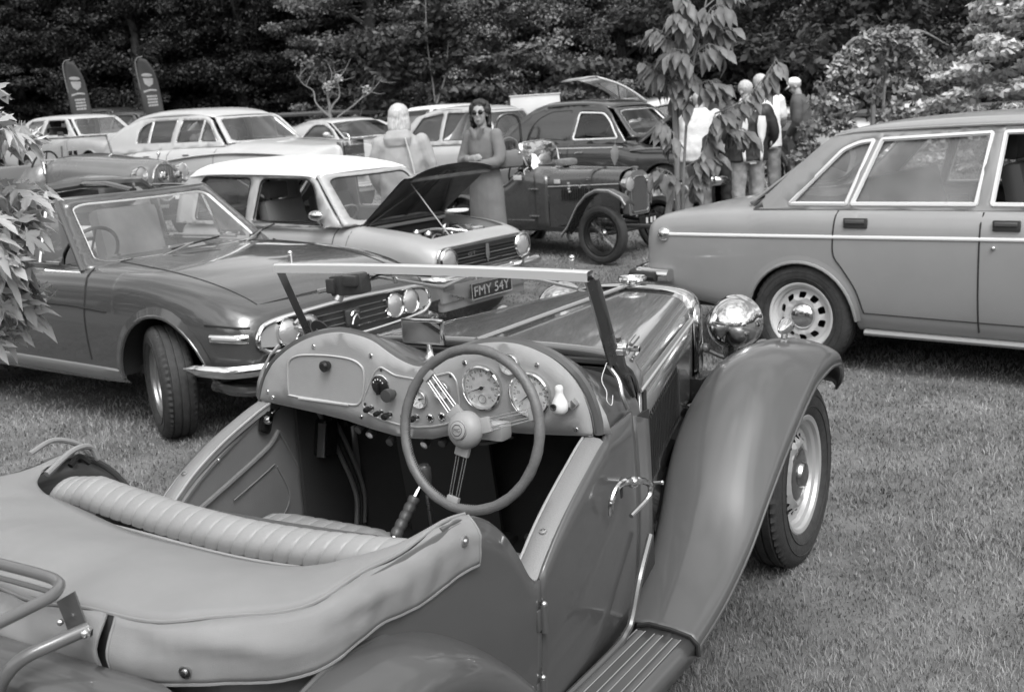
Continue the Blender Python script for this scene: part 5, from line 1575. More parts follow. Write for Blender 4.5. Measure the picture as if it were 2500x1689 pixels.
  for s in (-1, 1):
    rows = []
    y0, y1 = (.05, .52) if s > 0 else (-.52, -.06)
    for y, fl in pleat_rows(y0, y1, .052):
      t = (y - y0) / (y1 - y0)
      e = (1 - (2 * t - 1) ** 8)
      row = []
      for (x, z) in ((-2.05, .48), (-1.9, .495), (-1.7, .515), (-1.55, .528), (-1.47, .527), (-1.42, .508), (-1.405, .475), (-1.41, .42), (-1.42, .33)):
        row.append((x, y, z - .015 + .025 * e + .007 * fl))
      rows.append(row)
    MB().grid(rows).poly(rows[0]).poly(rows[-1][::-1]).build('seat_cushion', LEATHER, root, angle=180)
  # --- folded hood under its canvas cover -------------------------
  edge = [(-2.03, -.596), (-2.09, -.590), (-2.18, -.586), (-2.30, -.584), (-2.385, -.584), (-2.455, -.578), (-2.51, -.556), (-2.56, -.520), (-2.60, -.475), (-2.63, -.42), (-2.645, -.34), (-2.655, -.25), (-2.657, -.15), (-2.66, 0)]
  edge = edge + [(x, -y) for x, y in edge[::-1][1:]]
  edge = [tuple(p) for p in resample(crom(edge, 4), 96)]
  def ez(i):      # height of the piped edge with slight sagging between the studs
    x, y = edge[i]
    return .876 + .005 * math.sin(i * .55) + .004 * math.sin(i * .23 + 1)
  front = [(-2.085, -.560), (-2.17, -.535), (-2.250, -.485), (-2.303, -.43), (-2.325, -.37), (-2.334, -.28), (-2.334, -.153), (-2.322, 0), (-2.298, .134), (-2.266, .28), (-2.236, .40), (-2.215, .487), (-2.188, .535), (-2.13, .565)]
  front = [tuple(p) for p in resample(crom(front, 6), 96)]
  rows = []
  for i in range(96):
    ex, ey = edge[i]; fx_, fy_ = front[i]
    z0 = ez(i)
    zf = .846 + .002 * math.sin(i * .2) + (.03 if i > 84 else 0) * (i - 84) / 12
    row = []
    for t in np.linspace(0, 1, 13):
      x = ex + (fx_ - ex) * t; y = ey + (fy_ - ey) * t
      hump = .028 * math.sin(PI * t) * math.sin(PI * i / 95)
      wr = .0022 * noise.noise(Vector((x * 7, y * 7, 0))) * 2 + .003 * noise.noise(Vector((x * 3, y * 14, 2)))
      row.append((x, y, z0 + (zf - z0) * t + hump + wr * math.sin(PI * min(1, t * 1.2))))
    rows.append(row)
  cov = MB().grid(rows).build('hood_cover', CANVAS, root, solid=.006, soff=1, angle=180)
  MB().tube([(edge[i][0], edge[i][1], ez(i) + .001) for i in range(96)], .0042, n=7).build('cover_piping', CANVAS, cov)
  MB().tube([(front[i][0], front[i][1], .846 + .002 * math.sin(i * .2) - .002) for i in range(84)], .0045, n=6).build('cover_hem', CANVAS, cov)
  # skirt with soft folds
  def skirt(i0, i1, name):
    rows = []
    for i in np.arange(i0, i1 + 1e-6, .25):
      k = min(95, int(i)); k2 = min(95, k + 1); f = i - k
      x = edge[k][0] * (1 - f) + edge[k2][0] * f; y = edge[k][1] * (1 - f) + edge[k2][1] * f
      z0 = ez(k) * (1 - f) + ez(k2) * f
      a, b = edge[max(0, k - 1)], edge[k2]
      tx, ty = b[0] - a[0], b[1] - a[1]; l = math.hypot(tx, ty) or 1
      nx_, ny_ = ty / l, -tx / l
      if nx_ * (x + 2.3) + ny_ * y < 0:
        nx_, ny_ = -nx_, -ny_
      row = []
      dep = .100 + .006 * math.sin(i * .35)
      for t in np.linspace(0, 1, 9):
        o = .007 + .021 * math.sin(min(1, t * 2.4) * PI / 2) + .006 * math.sin(t * PI) + .0095 * noise.noise(Vector((i * .16 + t * 1.8, t * 1.6, 4))) * math.sin(min(1, t * 1.3 + .1) * PI) * 2 + .004 * noise.noise(Vector((i * .5, t * 2, 9)))
        row.append((x + nx_ * o, y + ny_ * o, z0 - dep * t))
      rows.append(row)
    sk = MB().grid(rows).build(name, CANVAS, cov, solid=.005, soff=0, angle=180)
    MB().tube([r_[-1] for r_ in rows], .0042, n=6).build('skirt_hem', CANVAS, sk)
    MB().tube([tuple(Vector(r_[-2]) + Vector((0, 0, -.002))) for r_ in rows], .0022, n=5).build('skirt_stitching', CANVAS, sk)
    MB().tube(rows[-1], .0035, n=6).build('skirt_hem', CANVAS, sk)
    MB().tube(rows[0], .0035, n=6).build('skirt_hem', CANVAS, sk)
    return rows
  ra = skirt(0, 34.0, 'cover_skirt')
  skirt(35.0, 59, 'cover_skirt')
  skirt(61.5, 95, 'cover_skirt')
  for i in (8, 112):
    p = Vector(ra[i][3 if i == 8 else 6]); q = Vector(ra[i][3]) - Vector(ra[i + 2][3])
    nn = Vector((q.y, -q.x, 0)).normalized()
    if nn.y > 0:
      nn = -nn
    f = MB().lathe([(.011, -.002), (.011, .003), (.008, .004), (.006, .0035), (.005, .008), (0, .009)], 16, c=p + nn * .002, axis=nn)
    f.build('turn_button', CHROME_OLD, cov)
  # hood irons at the far corner and the near hem strap
  MB().tube(crom([(-2.16, .585, .915), (-2.08, .60, .925), (-2.01, .60, .895), (-1.985, .595, .86)], 6), .007, n=8).tube(crom([(-2.15, .545, .865), (-2.06, .56, .895), (-2.0, .57, .888), (-1.98, .57, .85)], 6), .008, n=8).build('hood_frame', CANVAS, root)
  MB().tube(crom([(-2.06, .575, .855), (-2.03, .58, .87), (-2.0, .58, .845)], 5), .008, n=6).build('hood_iron', BLACK, root)
  # --- wings -----------------------------------------------------
  FW = [  # x, inner (y, z), crown (y, z), outer (y, z), lip drop
    (.375, (.56, .575), (.615, .590), (.665, .575), .02), (.350, (.51, .625), (.600, .655), (.690, .622), .03), (.28, (.47, .69), (.595, .735), (.715, .685), .04),
    (.16, (.445, .742), (.590, .792), (.735, .742), .045), (.02, (.43, .765), (.585, .822), (.745, .762), .045), (-.14, (.42, .772), (.580, .832), (.750, .752), .045),
    (-.28, (.418, .755), (.578, .818), (.752, .705), .04), (-.40, (.42, .715), (.578, .778), (.752, .648), .04), (-.50, (.425, .675), (.58, .722), (.752, .598), .038),
    (-.60, (.435, .625), (.583, .650), (.752, .542), .036), (-.70, (.45, .560), (.588, .572), (.752, .483), .034), (-.82, (.475, .470), (.593, .475), (.752, .410), .032),
    (-.95, (.500, .395), (.600, .395), (.752, .352), .03), (-1.10, (.525, .335), (.61, .335), (.750, .302), .028), (-1.24, (.548, .298), (.62, .300), (.748, .272), .026)]
  for s in (-1, 1):
    X = [f[0] for f in FW]
    fi = [[pchip(X, [f[k][c] for f in FW]) for c in (0, 1)] for k in (1, 2, 3)]
    fl = pchip(X, [f[4] for f in FW])
    rows = []
    for x in sorted(set(np.linspace(-1.24, .375, 60)) | {.365, .355, .34}):
      (iy, iz), (cy, cz), (oy, oz) = [(a(x), b(x)) for a, b in fi]
      d = fl(x)
      c = [(iy - .012, iz - .03), (iy, iz), (iy + (cy - iy) * .45, iz + (cz - iz) * .78), (cy, cz), (cy + (oy - cy) * .55, cz + (oz - cz) * .32), (oy - .018, oz + .012), (oy, oz - .004), (oy + .002, oz - d), (oy - .010, oz - d - .004)]
      rows.append([(x, s * p[0], p[1]) for p in bspl(c, 4)])
    wg = MB().grid(rows).build('front_wing', P, root, solid=.008, soff=-1, angle=180)
    # rolled bead on the outer edge and inner flange meeting the bonnet side
    MB().tube([r_[-4] for r_ in rows], .006, n=6).build('wing_bead', P, wg)
    inn = []
    for x in np.linspace(.30, -1.20, 30):
      iy, iz = fi[0][0](x), fi[0][1](x)
      inn.append([(x, s * (iy - .010), iz - .028), (x, s * (iy - .02), iz - .12), (x, s * (iy - .03), iz - .30)])
    MB().grid(inn).build('wing_valance', P, wg)
    # running board with bright-edged rubber strips
    rb = []
    for x in np.linspace(-1.25, -2.02, 10):
      rb.append([(x, s * .575, .268), (x, s * .600, .292), (x, s * .625, .296), (x, s * .70, .292), (x, s * .735, .284), (x, s * .750, .268), (x, s * .752, .236)])
    rbo = MB().grid([[q for q in row] for row in rb]).build('running_board', P, root, solid=.006, angle=180)
    MB().tube([(-1.248, s * y, z) for y, z in ((.585, .292), (.62, .304), (.68, .300), (.735, .290), (.756, .270), (.757, .240))], .0065, n=6).build('rubber_joint', BLACK, rbo)
    for y in (.610, .660, .710):
      MB().tube([(-1.285, s * y, .2965 - (y - .62) * .05), (-1.97, s * y, .2965 - (y - .62) * .05)], .011, n=8, flat=.35, flatdir=(0, 0, 1)).build('step_strip', mat('step_rubber', .07, rough=.5), rbo)
      for e in (-1, 1):
        MB().tube([(-1.28, s * (y + e * .012), .2975 - (y - .62) * .05), (-1.97, s * (y + e * .012), .2975 - (y - .62) * .05)], .0016, n=5).build('strip_edge', mat('strip_edge_metal', .35, rough=.4, metal=.5), rbo)
    MB().tube(crom([(-1.155, s * .588, .515), (-1.25, s * .598, .435), (-1.31, s * .600, .345), (-1.35, s * .600, .318), (-1.45, s * .598, .302), (-1.95, s * .595, .298)], 6), .0095, n=7).build('body_piping', P, rbo)
    # rear wing
    rows = []
    xc, zc = -2.42, .310
    for a in np.linspace(R(8), R(205), 44):
      Ra = .447
      sx, sz = math.cos(a), math.sin(a)
      fade = min(1, max(0, (a - R(8)) / R(35)))
      row = []
      prof = [(.585, .0), (.600, .006), (.640, .004), (.69, -.008), (.73, -.026), (.750, -.05), (.754, -.080), (.745, -.090)]
      for y, d in [tuple(p) for p in bspl(prof, 4)]:
        ext = 1.0 + .20 * max(0, math.cos(a)) ** 4
        yy = y if y < .6 else .6 + (y - .6) * (.35 + .65 * fade ** .5 if a < R(60) else 1)
        row.append((xc + sx * (Ra * ext + d), s * y, zc + sz * (Ra + d)))
      rows.append(row)
    rw = MB().grid(rows).build('rear_wing', P, root, solid=.006, angle=180)
    MB().tube([(p[0], s * .600, p[2] + .001) for p in [r_[2] for r_ in rows]], .007, n=7).build('wing_piping', P, rw)
    wheel(root, -2.388, s * .62, .32, .33, .206, .145, 'disc', rim_m=SILVER, n=60, detail=False)
  # lower front valance/splash plate and chassis parts seen between wing and radiator
  MB().box((.02, 0, .42), (.5, .62, .12)).build('front_apron', BLACK, root)
  for s in (-1, 1):
    MB().box((-.05, s * .30, .640), (.14, .05, .085), bev=.006).build('horn_bracket', BLACKG, root)
    MB().box((.11, s * .30, .632), (.08, .04, .045), bev=.006).build('plate_bracket', BLACKG, root)
    MB().tube([(.1, s * .30, .38), (.52, s * .30, .40)], .02, n=8).build('chassis_horn', BLACK, root)
    MB().tube(crom([(.50, s * .30, .40), (.50, s * .44, .40), (.48, s * .53, .395), (.43, s * .60, .385)], 5), .022, n=8, flat=.5, flatdir=(1, 0, 0)).build('bumper', DARK, root)
  MB().tube([(.50, -.30, .42), (.51, 0, .42), (.50, .30, .42)], .030, n=8, flat=.5, flatdir=(1, 0, 0)).build('bumper', CHROME, root)
  # --- headlamps on their cross bar --------------------------------
  for s in (-1, 1):
    c = Vector((.100, s * .362, .845 if s < 0 else .875))
    hl = MB().lathe([(.0, -.098), (.030, -.094), (.055, -.080), (.076, -.055), (.090, -.022), (.0955, .012), (.096, .040), (.099, .046), (.099, .056), (.092, .060)], 40, c=c + Vector((-.005, 0, 0)), axis=(1, 0, 0))
    ho = hl.build('headlamp', CHROME, root, angle=60)
    MB().lathe([(.092, .058), (.06, .072), (0, .078)], 32, c=c, axis=(1, 0, 0)).build('lens', LENS, ho)
    MB().lathe([(.030, .06), (.027, .02), (.020, 0), (.022, -.02), (.014, -.035), (.008, -.055), (0, -.06)], 18, c=(.09, s * .352, c.z - .128)).build('lamp_socket', CHROME_OLD, ho)
    br = crom([(.06, s * .255, .762), (.07, s * .285, .742), (.085, s * .325, .722), (.09, s * .362, .718), (.085, s * .41, .732), (.07, s * .46, .762), (.05, s * .50, .790)], 6)
    MB().tube(br, [.011] * len(br), n=8).ball((.062, s * .270, .755), .018, 10, 8).ball((.055, s * .49, .788), .022, 10, 6, (1.4, 1.2, .6)).build('lamp_bar', mat('painted_bar', .10, rough=.3, coat=.6, dust=.2), root)
    # torpedo side lamp on the wing crown
    sl = MB().lathe([(.0, -.065), (.010, -.055), (.020, -.03), (.026, -.005), (.028, .015), (.026, .024)], 20, c=(.02, s * .585, .860), axis=(1, 0, .12))
    so = sl.build('side_lamp', CHROME, root, angle=60)
    MB().lathe([(.026, .022), (.018, .034), (0, .038)], 20, c=(.02, s * .585, .860), axis=(1, 0, .12)).build('lens', LENS, so)
    MB().tube([(.005, s * .585, .82), (.01, s * .585, .845)], .012, n=8, flat=.6).build('lamp_foot', CHROME, so)
  # front wheels
  for s in (-1, 1):
    wheel(root, 0.0, s * .592, .33, .332, .208, .150, 'disc', rim_m=SILVER, cap_m=mat('hubcap_chrome_dull', .45, rough=.12, metal=1.0, dust=.15), n=120)
  MB().box((-1.2, 0, .33), (2.9, .60, .10)).build('chassis', BLACK, root)
  MB().box((-.5, 0, .52), (.9, .36, .30), bev=.04).build('engine_block', BLACK, root)
  # --- tail: slab tank, rack tubes, bracket --------------------------
  tk = MB().box((-2.745, 0, .60), (.105, 1.0, .44), bev=.035).build('petrol_tank', P, root, angle=60)
  for s in (-1, 1):
    MB().tube([(-2.745 + a, s * .505, .60 + b) for a, b in rrect(-.047, -.21, .047, .21, .03, 3)], .006, n=5, closed=True).build('tank_end_band', CHROME_OLD, tk)
  ST = mat('rack_stove_enamel', .11, rough=.30, coat=.5)
  y0 = -.262
  MB().tube(crom([(-2.697, .32, .950), (-2.697, -.08, .950), (-2.699, -.20, .950), (-2.706, -.245, .950), (-2.722, -.270, .950), (-2.753, -.289, .950), (-2.80, -.294, .950), (-2.847, -.297, .950), (-3.02, -.305, .950)], 6), .0098, n=10).build('luggage_rack_rail', ST, root)
  MB().tube([(-2.704, .32, .928), (-2.704, -.12, .928), (-2.706, -.225, .928)], .005, n=8).build('luggage_rack_rod', ST, root)
  MB().add([(-2.700, -.276, .935), (-2.700, -.226, .908), (-2.700, -.246, .858), (-2.700, -.298, .872), (-2.697, -.276, .935), (-2.697, -.226, .908), (-2.697, -.246, .858), (-2.697, -.298, .872)],
       [(0, 1, 2, 3), (7, 6, 5, 4), (0, 4, 5, 1), (1, 5, 6, 2), (2, 6, 7, 3), (3, 7, 4, 0)]).build('rack_bracket', P, root, smooth=False)
  lt = crom([(-2.700, -.300, .875), (-2.75, -.280, .868), (-2.79, -.258, .858), (-2.812, -.238, .836), (-2.822, -.215, .795), (-2.825, -.195, .70), (-2.825, -.19, .60)], 6)
  MB().tube(lt, .0115, n=10).build('rack_support', ST, root)
  MB().ball((-2.712, -.305, .872), .008, 10, 8).ball((-2.712, -.245, .880), .006, 8, 6).lathe([(.012, -.004), (.012, .004), (0, .005)], 6, c=(-2.706, -.300, .872), axis=(-1, -.4, 0)).build('rack_bolt', CHROME, root)
  return root
build_tourer()
# ------------------------------------------------------------------ cars behind
def base_car(name, label, cat, x, y, hd, st, kz, x0, x1, arches, P, cabin=None, group=None, kb=3, skip=None, well=True):
  root = thing(name, label, cat, (x, y, terr(x, y)), heading(hd), group)
  S = []
  for (sx, w, zc, zs, zb) in st:
    zm = min(kz, zs - .08)
    S.append((sx, [(0, zc), (.42 * w, zc - .004), (.74 * w, (zc + zs) / 2 + .012), (.90 * w, zs + .004), (w - .008, zs - .055), (w, zm), (w - .008, (zm + zb) / 2), (w - .03, zb + .04), (w - .08, zb)]))
  sk = None
  if cabin:
    a, b, c, z = cabin
    sk = lambda px, py, pz: a < px < b and abs(py) < c and pz > z
  mb, sy, tz, ed, rows = shell(S, x0, x1, kb, arches, skip=sk, step=.09, nt=8, ns=10)
  mb.build('body', P, root, angle=180)
  arch_trim(root, ed, P, r=.012)
  underbody(root, x0 + .3, x1 - .3, st[len(st) // 2][1] * .8, .34)
  if cabin:
    MB().box(((a + b) / 2, 0, z - .35), (b - a + .2, 1.2, .03)).build('cabin_floor', BLACK, root)
  return root, sy, tz, ed
def bentley():
  P = paint('pale_limousine_paint', .40, rough=.32, coat=.6, dust=.08)
  st = [(-4.35, .70, .72, .66, .45), (-4.2, .80, .82, .74, .38), (-3.8, .88, .96, .86, .32), (-3.3, .92, 1.06, .96, .28), (-2.6, .935, 1.12, 1.03, .26), (-1.6, .935, 1.14, 1.05, .26),
     (-.9, .93, 1.14, 1.045, .26), (-.4, .92, 1.12, 1.00, .27), (.1, .91, 1.085, .955, .30), (.5, .89, 1.05, .91, .34), (.68, .83, 1.03, .87, .38), (.74, .72, 1.0, .80, .42)]
  root, sy, tz, ed = base_car('limousine_car', 'large cream-pale limousine with rounded roof, parked behind the small estate', 'car', -2.59, 15.83, 125.3, st, .62, -4.35, .74, [(0, .36, .42), (-3.12, .36, .42)], P, (-2.95, -1.0, .66, .9))
  H = House(root, .735, 1.12, .60, 1.49, bow=.02)
  out = [(-.86, 1.08), (-1.05, 1.28), (-1.20, 1.44), (-1.29, 1.485), (-1.5, 1.51), (-2.2, 1.535), (-2.75, 1.50), (-3.10, 1.42), (-3.35, 1.30), (-3.50, 1.15), (-3.55, 1.02)]
  w1 = rpoly([(-2.47, 1.175), (-1.99, 1.17), (-1.93, 1.47), (-2.44, 1.478)], .02)
  w1b = rpoly([(-2.76, 1.18), (-2.51, 1.177), (-2.475, 1.475), (-2.62, 1.44), (-2.72, 1.36)], [.03, .01, .01, .04, .06])
  w2 = rpoly([(-1.88, 1.168), (-1.40, 1.165), (-1.345, 1.448), (-1.81, 1.466)], .02)
  w2b = rpoly([(-1.36, 1.165), (-1.03, 1.155), (-1.17, 1.35), (-1.31, 1.44)], .015)
  H.sides(out, [w1, w1b, w2, w2b], P, CHROME, trim_r=.007)
  H.roof([(-1.24, .52, 1.47, 1.50), (-1.4, .585, 1.50, 1.565), (-1.8, .61, 1.53, 1.622), (-2.3, .61, 1.53, 1.632), (-2.8, .59, 1.49, 1.60), (-3.15, .56, 1.40, 1.51), (-3.42, .54, 1.25, 1.35), (-3.6, .52, 1.06, 1.14)], P)
  screen(root, 'windscreen', quadmap((-.86, -.70, 1.115), (-.86, .70, 1.115), (-1.25, -.54, 1.475), (-1.25, .54, 1.475), bow=(.14, 0, .0)), P, CHROME, GLASS, mar=(.05, .05, .05, .06), rad=.10)
  # flowing wing line, long bonnet with centre ridge, upright radiator
  for s in (-1, 1):
    MB().tube(crom([(.72, s * .72, .80), (.5, s * .80, .90), (.1, s * .86, .96), (-.8, s * .90, .99), (-1.8, s * .925, .93), (-2.6, s * .93, .80)], 6), .03, n=8, flat=.5).build('wing_line', P, root)
    headlamp(root, (.72, s * .62, .78), .095)
    MB().lathe([(0, -.12), (.06, -.06), (.10, 0), (.10, .05)], 16, c=(.66, s * .62, .78), axis=(1, 0, 0)).build('lamp_pod', P, root)
    for x in (-1.5, -2.35):
      MB().box((x, s * (sy(x, .98) + .01), .99), (.14, .02, .02), bev=.005).build('door_handle', CHROME, root)
      surf_line(root, 'door_gap', [(x - .40 if x < -2 else x + .55, 1.05), (x - .40 if x < -2 else x + .55, .5)], sy, DARK, .004, s=s)
    surf_line(root, 'door_gap', [(-1.92, 1.06), (-1.92, .4)], sy, DARK, .004, s=s)
  for k in range(2):
    pass
  MB().tube([(.70, 0, 1.055), (.2, 0, 1.105), (-.45, 0, 1.145)], .01, n=6).build('bonnet_hinge', CHROME, root)
  rd = MB().box((.74, 0, .82), (.10, .44, .50), bev=.02).build('radiator_shell', CHROME, root)
  MB().box((.795, 0, .80), (.012, .37, .40)).build('radiator_core', BLACK, rd)
  for i in range(13):
    MB().box((.803, -.168 + i * .028, .80), (.012, .006, .40)).build('radiator_slat', CHROME, rd)
  MB().tube(crom([(.70, 0, 1.07), (.73, 0, 1.10), (.69, 0, 1.15), (.62, 0, 1.16)], 4), .012, n=6).build('mascot', CHROME, rd)
  MB().tube(crom([(.35, -.93, .45), (.75, -.85, .45), (.93, -.5, .45), (.96, 0, .45), (.93, .5, .45), (.75, .85, .45), (.35, .93, .45)], 5), .06, n=8, flat=.5, flatdir=(1, 0, 0)).build('bumper', CHROME, root)
  MB().box((-.95, 0, 1.06), (.3, 1.25, .1), bev=.03).build('dashboard', DARK, root)
  for y in (-.36, .36):
    seat(root, -1.75, y, .80, mat('limo_leather', .20, rough=.5), .55, .52)
  MB().box((-2.75, 0, 1.0), (.2, 1.2, .5), bev=.06).build('rear_bench', mat('limo_leather', .20), root)
  plain_steering(root, (-1.25, -.36, 1.16), .2, tilt=25)
  for x, y in ((0, -.76), (0, .76), (-3.12, -.76), (-3.12, .76)):
    wheel(root, x, y, .37, .375, .21, .19, 'plain', detail=False, n=48)
bentley()
def pale_saloon():
  P = paint('pale_saloon_paint', .42, rough=.4, coat=.5)
  st = [(-3.75, .70, .80, .76, .45), (-3.6, .80, .88, .84, .36), (-3.0, .84, .95, .90, .28), (-2.0, .86, .98, .93, .24), (-.9, .86, .98, .93, .24), (-.4, .855, .95, .90, .26), (.3, .84, .88, .83, .32), (.62, .80, .82, .77, .38), (.70, .72, .78, .72, .42)]
  root, sy, tz, ed = base_car('saloon_car', 'pale boxy four-door saloon at far left, behind the open roadster with the flat screen', 'car', -8.3, 25.5, 128, st, .62, -3.75, .70, [(0, .30, .36), (-2.6, .30, .36)], P, (-2.9, -.8, .62, .85))
  H = House(root, .74, .965, .60, 1.37, bow=.015)
  out = [(-.55, .95), (-.98, 1.33), (-1.1, 1.37), (-1.9, 1.39), (-2.45, 1.38), (-2.62, 1.33), (-3.05, 1.10), (-3.2, .94)]
  w1 = rpoly([(-2.84, 1.02), (-2.02, 1.01), (-1.90, 1.34), (-2.42, 1.335)], .03)
  w2 = rpoly([(-1.86, 1.01), (-.82, 1.0), (-1.07, 1.315), (-1.74, 1.335)], .03)
  H.sides(out, [w1, w2], P, CHROME, trim_r=.007, open_=(1,))
  H.roof([(-1.0, .55, 1.335, 1.36), (-1.2, .59, 1.37, 1.415), (-1.8, .60, 1.39, 1.445), (-2.4, .59, 1.385, 1.43), (-2.66, .55, 1.33, 1.37)], P)
  screen(root, 'windscreen', quadmap((-.52, -.70, .955), (-.52, .70, .955), (-.98, -.56, 1.35), (-.98, .56, 1.35), bow=(.12, 0, 0)), P, CHROME, GLASS, mar=(.04, .05, .04, .05), rad=.08)
  screen(root, 'rear_window', quadmap((-3.22, .66, .96), (-3.22, -.66, .96), (-2.66, .55, 1.35), (-2.66, -.55, 1.35)), P, CHROME, GLASS)
  for s in (-1, 1):
    headlamp(root, (.71, s * .55, .66), .09)
    surf_line(root, 'door_gap', [(-1.93, .95), (-1.93, .35)], sy, DARK, .004, s=s)
    surf_line(root, 'door_gap', [(-.80, .95), (-.80, .35)], sy, DARK, .004, s=s)
    MB().tube([(-.80, s * .95, 1.0), (-.78, s * .84, .97)], .012, n=6).box((-.82, s * .95, 1.03), (.03, .14, .09), bev=.01).build('wing_mirror', DARK, root)
  for y in (-.34, .34):
    seat(root, -1.6, y, .68, DARK, .5, .5, headrest=True)
  MB().box((-.85, 0, .92), (.3, 1.2, .1), bev=.03).build('dashboard', DARK, root)
  MB().tube([(.60, -.80, .45), (.76, -.6, .45), (.78, .6, .45), (.60, .80, .45)], .045, n=6).build('bumper', CHROME, root)
  for x, y in ((0, -.72), (0, .72), (-2.6, -.72), (-2.6, .72)):
    wheel(root, x, y, .31, .315, .18, .17, 'plain', detail=False, n=40)
pale_saloon()
def flat_screen_roadster():
  P = paint('flat_screen_roadster_paint', .12, rough=.2, coat=.9)
  root = thing('old_roadster', 'dark low roadster with flat upright windscreen, round nose lamps and sweeping front wings', 'sports car', (-4.05, 13.4, terr(-4.05, 13.4)), heading(116))
  # bonnet: rounded tapering nose
  rows = []
  for x, w, zt_, zb in ((-1.15, .52, 1.105, .45), (-.9, .49, 1.115, .45), (-.6, .44, 1.08, .45), (-.2, .38, 1.035, .45), (.05, .33, 1.0, .48), (.14, .29, .965, .52), (.17, .22, .92, .55)):
    c = bspl([(0, zt_), (w * .6, zt_ - .01), (w * .97, zt_ - .08), (w, zt_ - .25), (w * .96, zb)], 6)
    rows.append([(x, -a[0], a[1]) for a in reversed(c)] + [(x, a[0], a[1]) for a in c[1:]])
  MB().grid(rows).poly(rows[-1]).build('bonnet', P, root, angle=60)
  for s in (-1, 1):
    # cowl, cut-down door and tail
    MB().grid([[(x, s * y, z1 + (z0 - z1) * t) for t, dy in ((0, 0), (.3, .01), (.7, .01), (1, -.01)) for y in (y_ + dy,)] for x, y_, z1, z0 in
          ((-1.15, .525, 1.03, .35), (-1.4, .57, .98, .33), (-1.6, .59, .80, .33), (-1.9, .60, .76, .33), (-2.15, .60, .92, .33), (-2.5, .58, .95, .36), (-2.9, .50, .80, .42), (-3.1, .40, .6, .5))]).build('body_side', P, root, solid=.02)
    # front wing sweeping back to the running board
    rows = []
    for x, yi, yo, zi, zo in ((.40, .40, .68, .45, .43), (.36, .36, .74, .62, .58), (.2, .34, .78, .77, .72), (-.05, .34, .80, .84, .80), (-.35, .36, .80, .865, .83), (-.7, .42, .79, .84, .79), (-1.05, .48, .78, .76, .68), (-1.35, .54, .77, .62, .52), (-1.7, .58, .76, .40, .36), (-2.0, .60, .76, .33, .32)):
      rows.append([(x, s * yi, zi - .06), (x, s * (yi + .04), zi), (x, s * (yi + yo) / 2, zi + .025), (x, s * (yo - .04), zo + .015), (x, s * yo, zo - .03), (x, s * (yo - .005), zo - .08)])
    MB().grid(rows).build('front_wing', P, root, solid=.012, angle=180)
    rows = []
    for a in np.linspace(R(5), R(190), 20):
      rows.append([(-2.35 + .44 * math.cos(a) * k, s * y, .36 + .43 * math.sin(a) * k) for y, k in ((.58, 1.0), (.66, 1.04), (.74, 1.02), (.79, .93))])
    MB().grid(rows).build('rear_wing', P, root, solid=.012, angle=180)
    c = Vector((.10, s * .34, .845))
    MB().lathe([(0, -.10), (.05, -.085), (.085, -.04), (.095, .02), (.10, .05)], 24, c=c, axis=(1, 0, 0)).build('headlamp', CHROME, root, angle=60)
    MB().lathe([(.095, .048), (.05, .06), (0, .065)], 20, c=c, axis=(1, 0, 0)).build('lens', LENS, root)
    MB().tube([(.1, s * .34, .75), (.08, s * .32, .60)], .015, n=6).build('lamp_stalk', DARK, root)
    MB().lathe([(0, -.06), (.045, -.03), (.06, .02), (.06, .035), (.03, .045), (0, .047)], 18, c=(.25, s * .12, .80), axis=(1, 0, 0)).build('spot_lamp', CHROME, root)
    wheel(root, 0, s * .62, .34, .345, .20, .15, 'wire', detail=False, n=40, rim_m=DARK)
    wheel(root, -2.40, s * .62, .34, .345, .20, .15, 'wire', detail=False, n=40, rim_m=DARK)
  g = MB().tube([(.17, .20 * math.cos(a), .75 + .22 * math.sin(a)) for a in np.linspace(0, 2 * PI, 25)[:-1]], .012, n=6, closed=True).build('grille_surround', CHROME, root)
  for i in range(9):
    y = -.16 + .04 * i
    MB().tube([(.172, y, .75 - .2 * math.sqrt(1 - (y / .2) ** 2)), (.176, y, .75 + .2 * math.sqrt(1 - (y / .2) ** 2))], .004, n=4).build('grille_bar', CHROME, g)
  MB().box((.34, .13, .60), (.01, .36, .11), bev=.003).build('number_plate', mat('white_plate', .7, rough=.5), root)
  MB().tube([(.10, 0, 1.0), (.12, 0, 1.05)], .01, n=6).ball((.12, 0, 1.07), .022, 10, 6).build('mascot', CHROME, root)
  # flat folding windscreen with bright frame
  fr = [(-1.13, -.545, 1.07), (-1.13, .545, 1.07), (-1.16, .52, 1.315), (-1.16, -.52, 1.315)]
  wf = MB().tube(fr, .014, n=6, closed=True).tube([(-1.11, -.56, .92), (-1.16, -.53, 1.32)], .014, n=6).tube([(-1.11, .56, .92), (-1.16, .53, 1.32)], .014, n=6).build('windscreen_frame', CHROME, root)
  MB().add([(-1.13, -.54, 1.07), (-1.13, .54, 1.07), (-1.16, .52, 1.31), (-1.16, -.52, 1.31)], [(0, 1, 2, 3)]).build('windscreen_glass', glass_mat('dusty_glass', .75), wf, smooth=False)
  for y in (-.10, -.02):
    MB().box((-1.15, y, 1.13), (.004, .055, .05)).build('licence_disc', DARK, wf)
  MB().tube([(-1.10, -.28, 1.06), (-1.13, -.24, 1.22)], .01, n=5).build('wiper', DARK, wf)
  MB().box((-1.75, 0, .60), (.9, 1.08, .1), bev=.03).box((-2.08, 0, .80), (.14, 1.05, .42), bev=.05).build('seat', mat('roadster_leather', .16, rough=.5), root)
  plain_steering(root, (-1.42, -.26, .98), .2, tilt=20)
  underbody(root, -2.6, .2, .5, .33)
flat_screen_roadster()
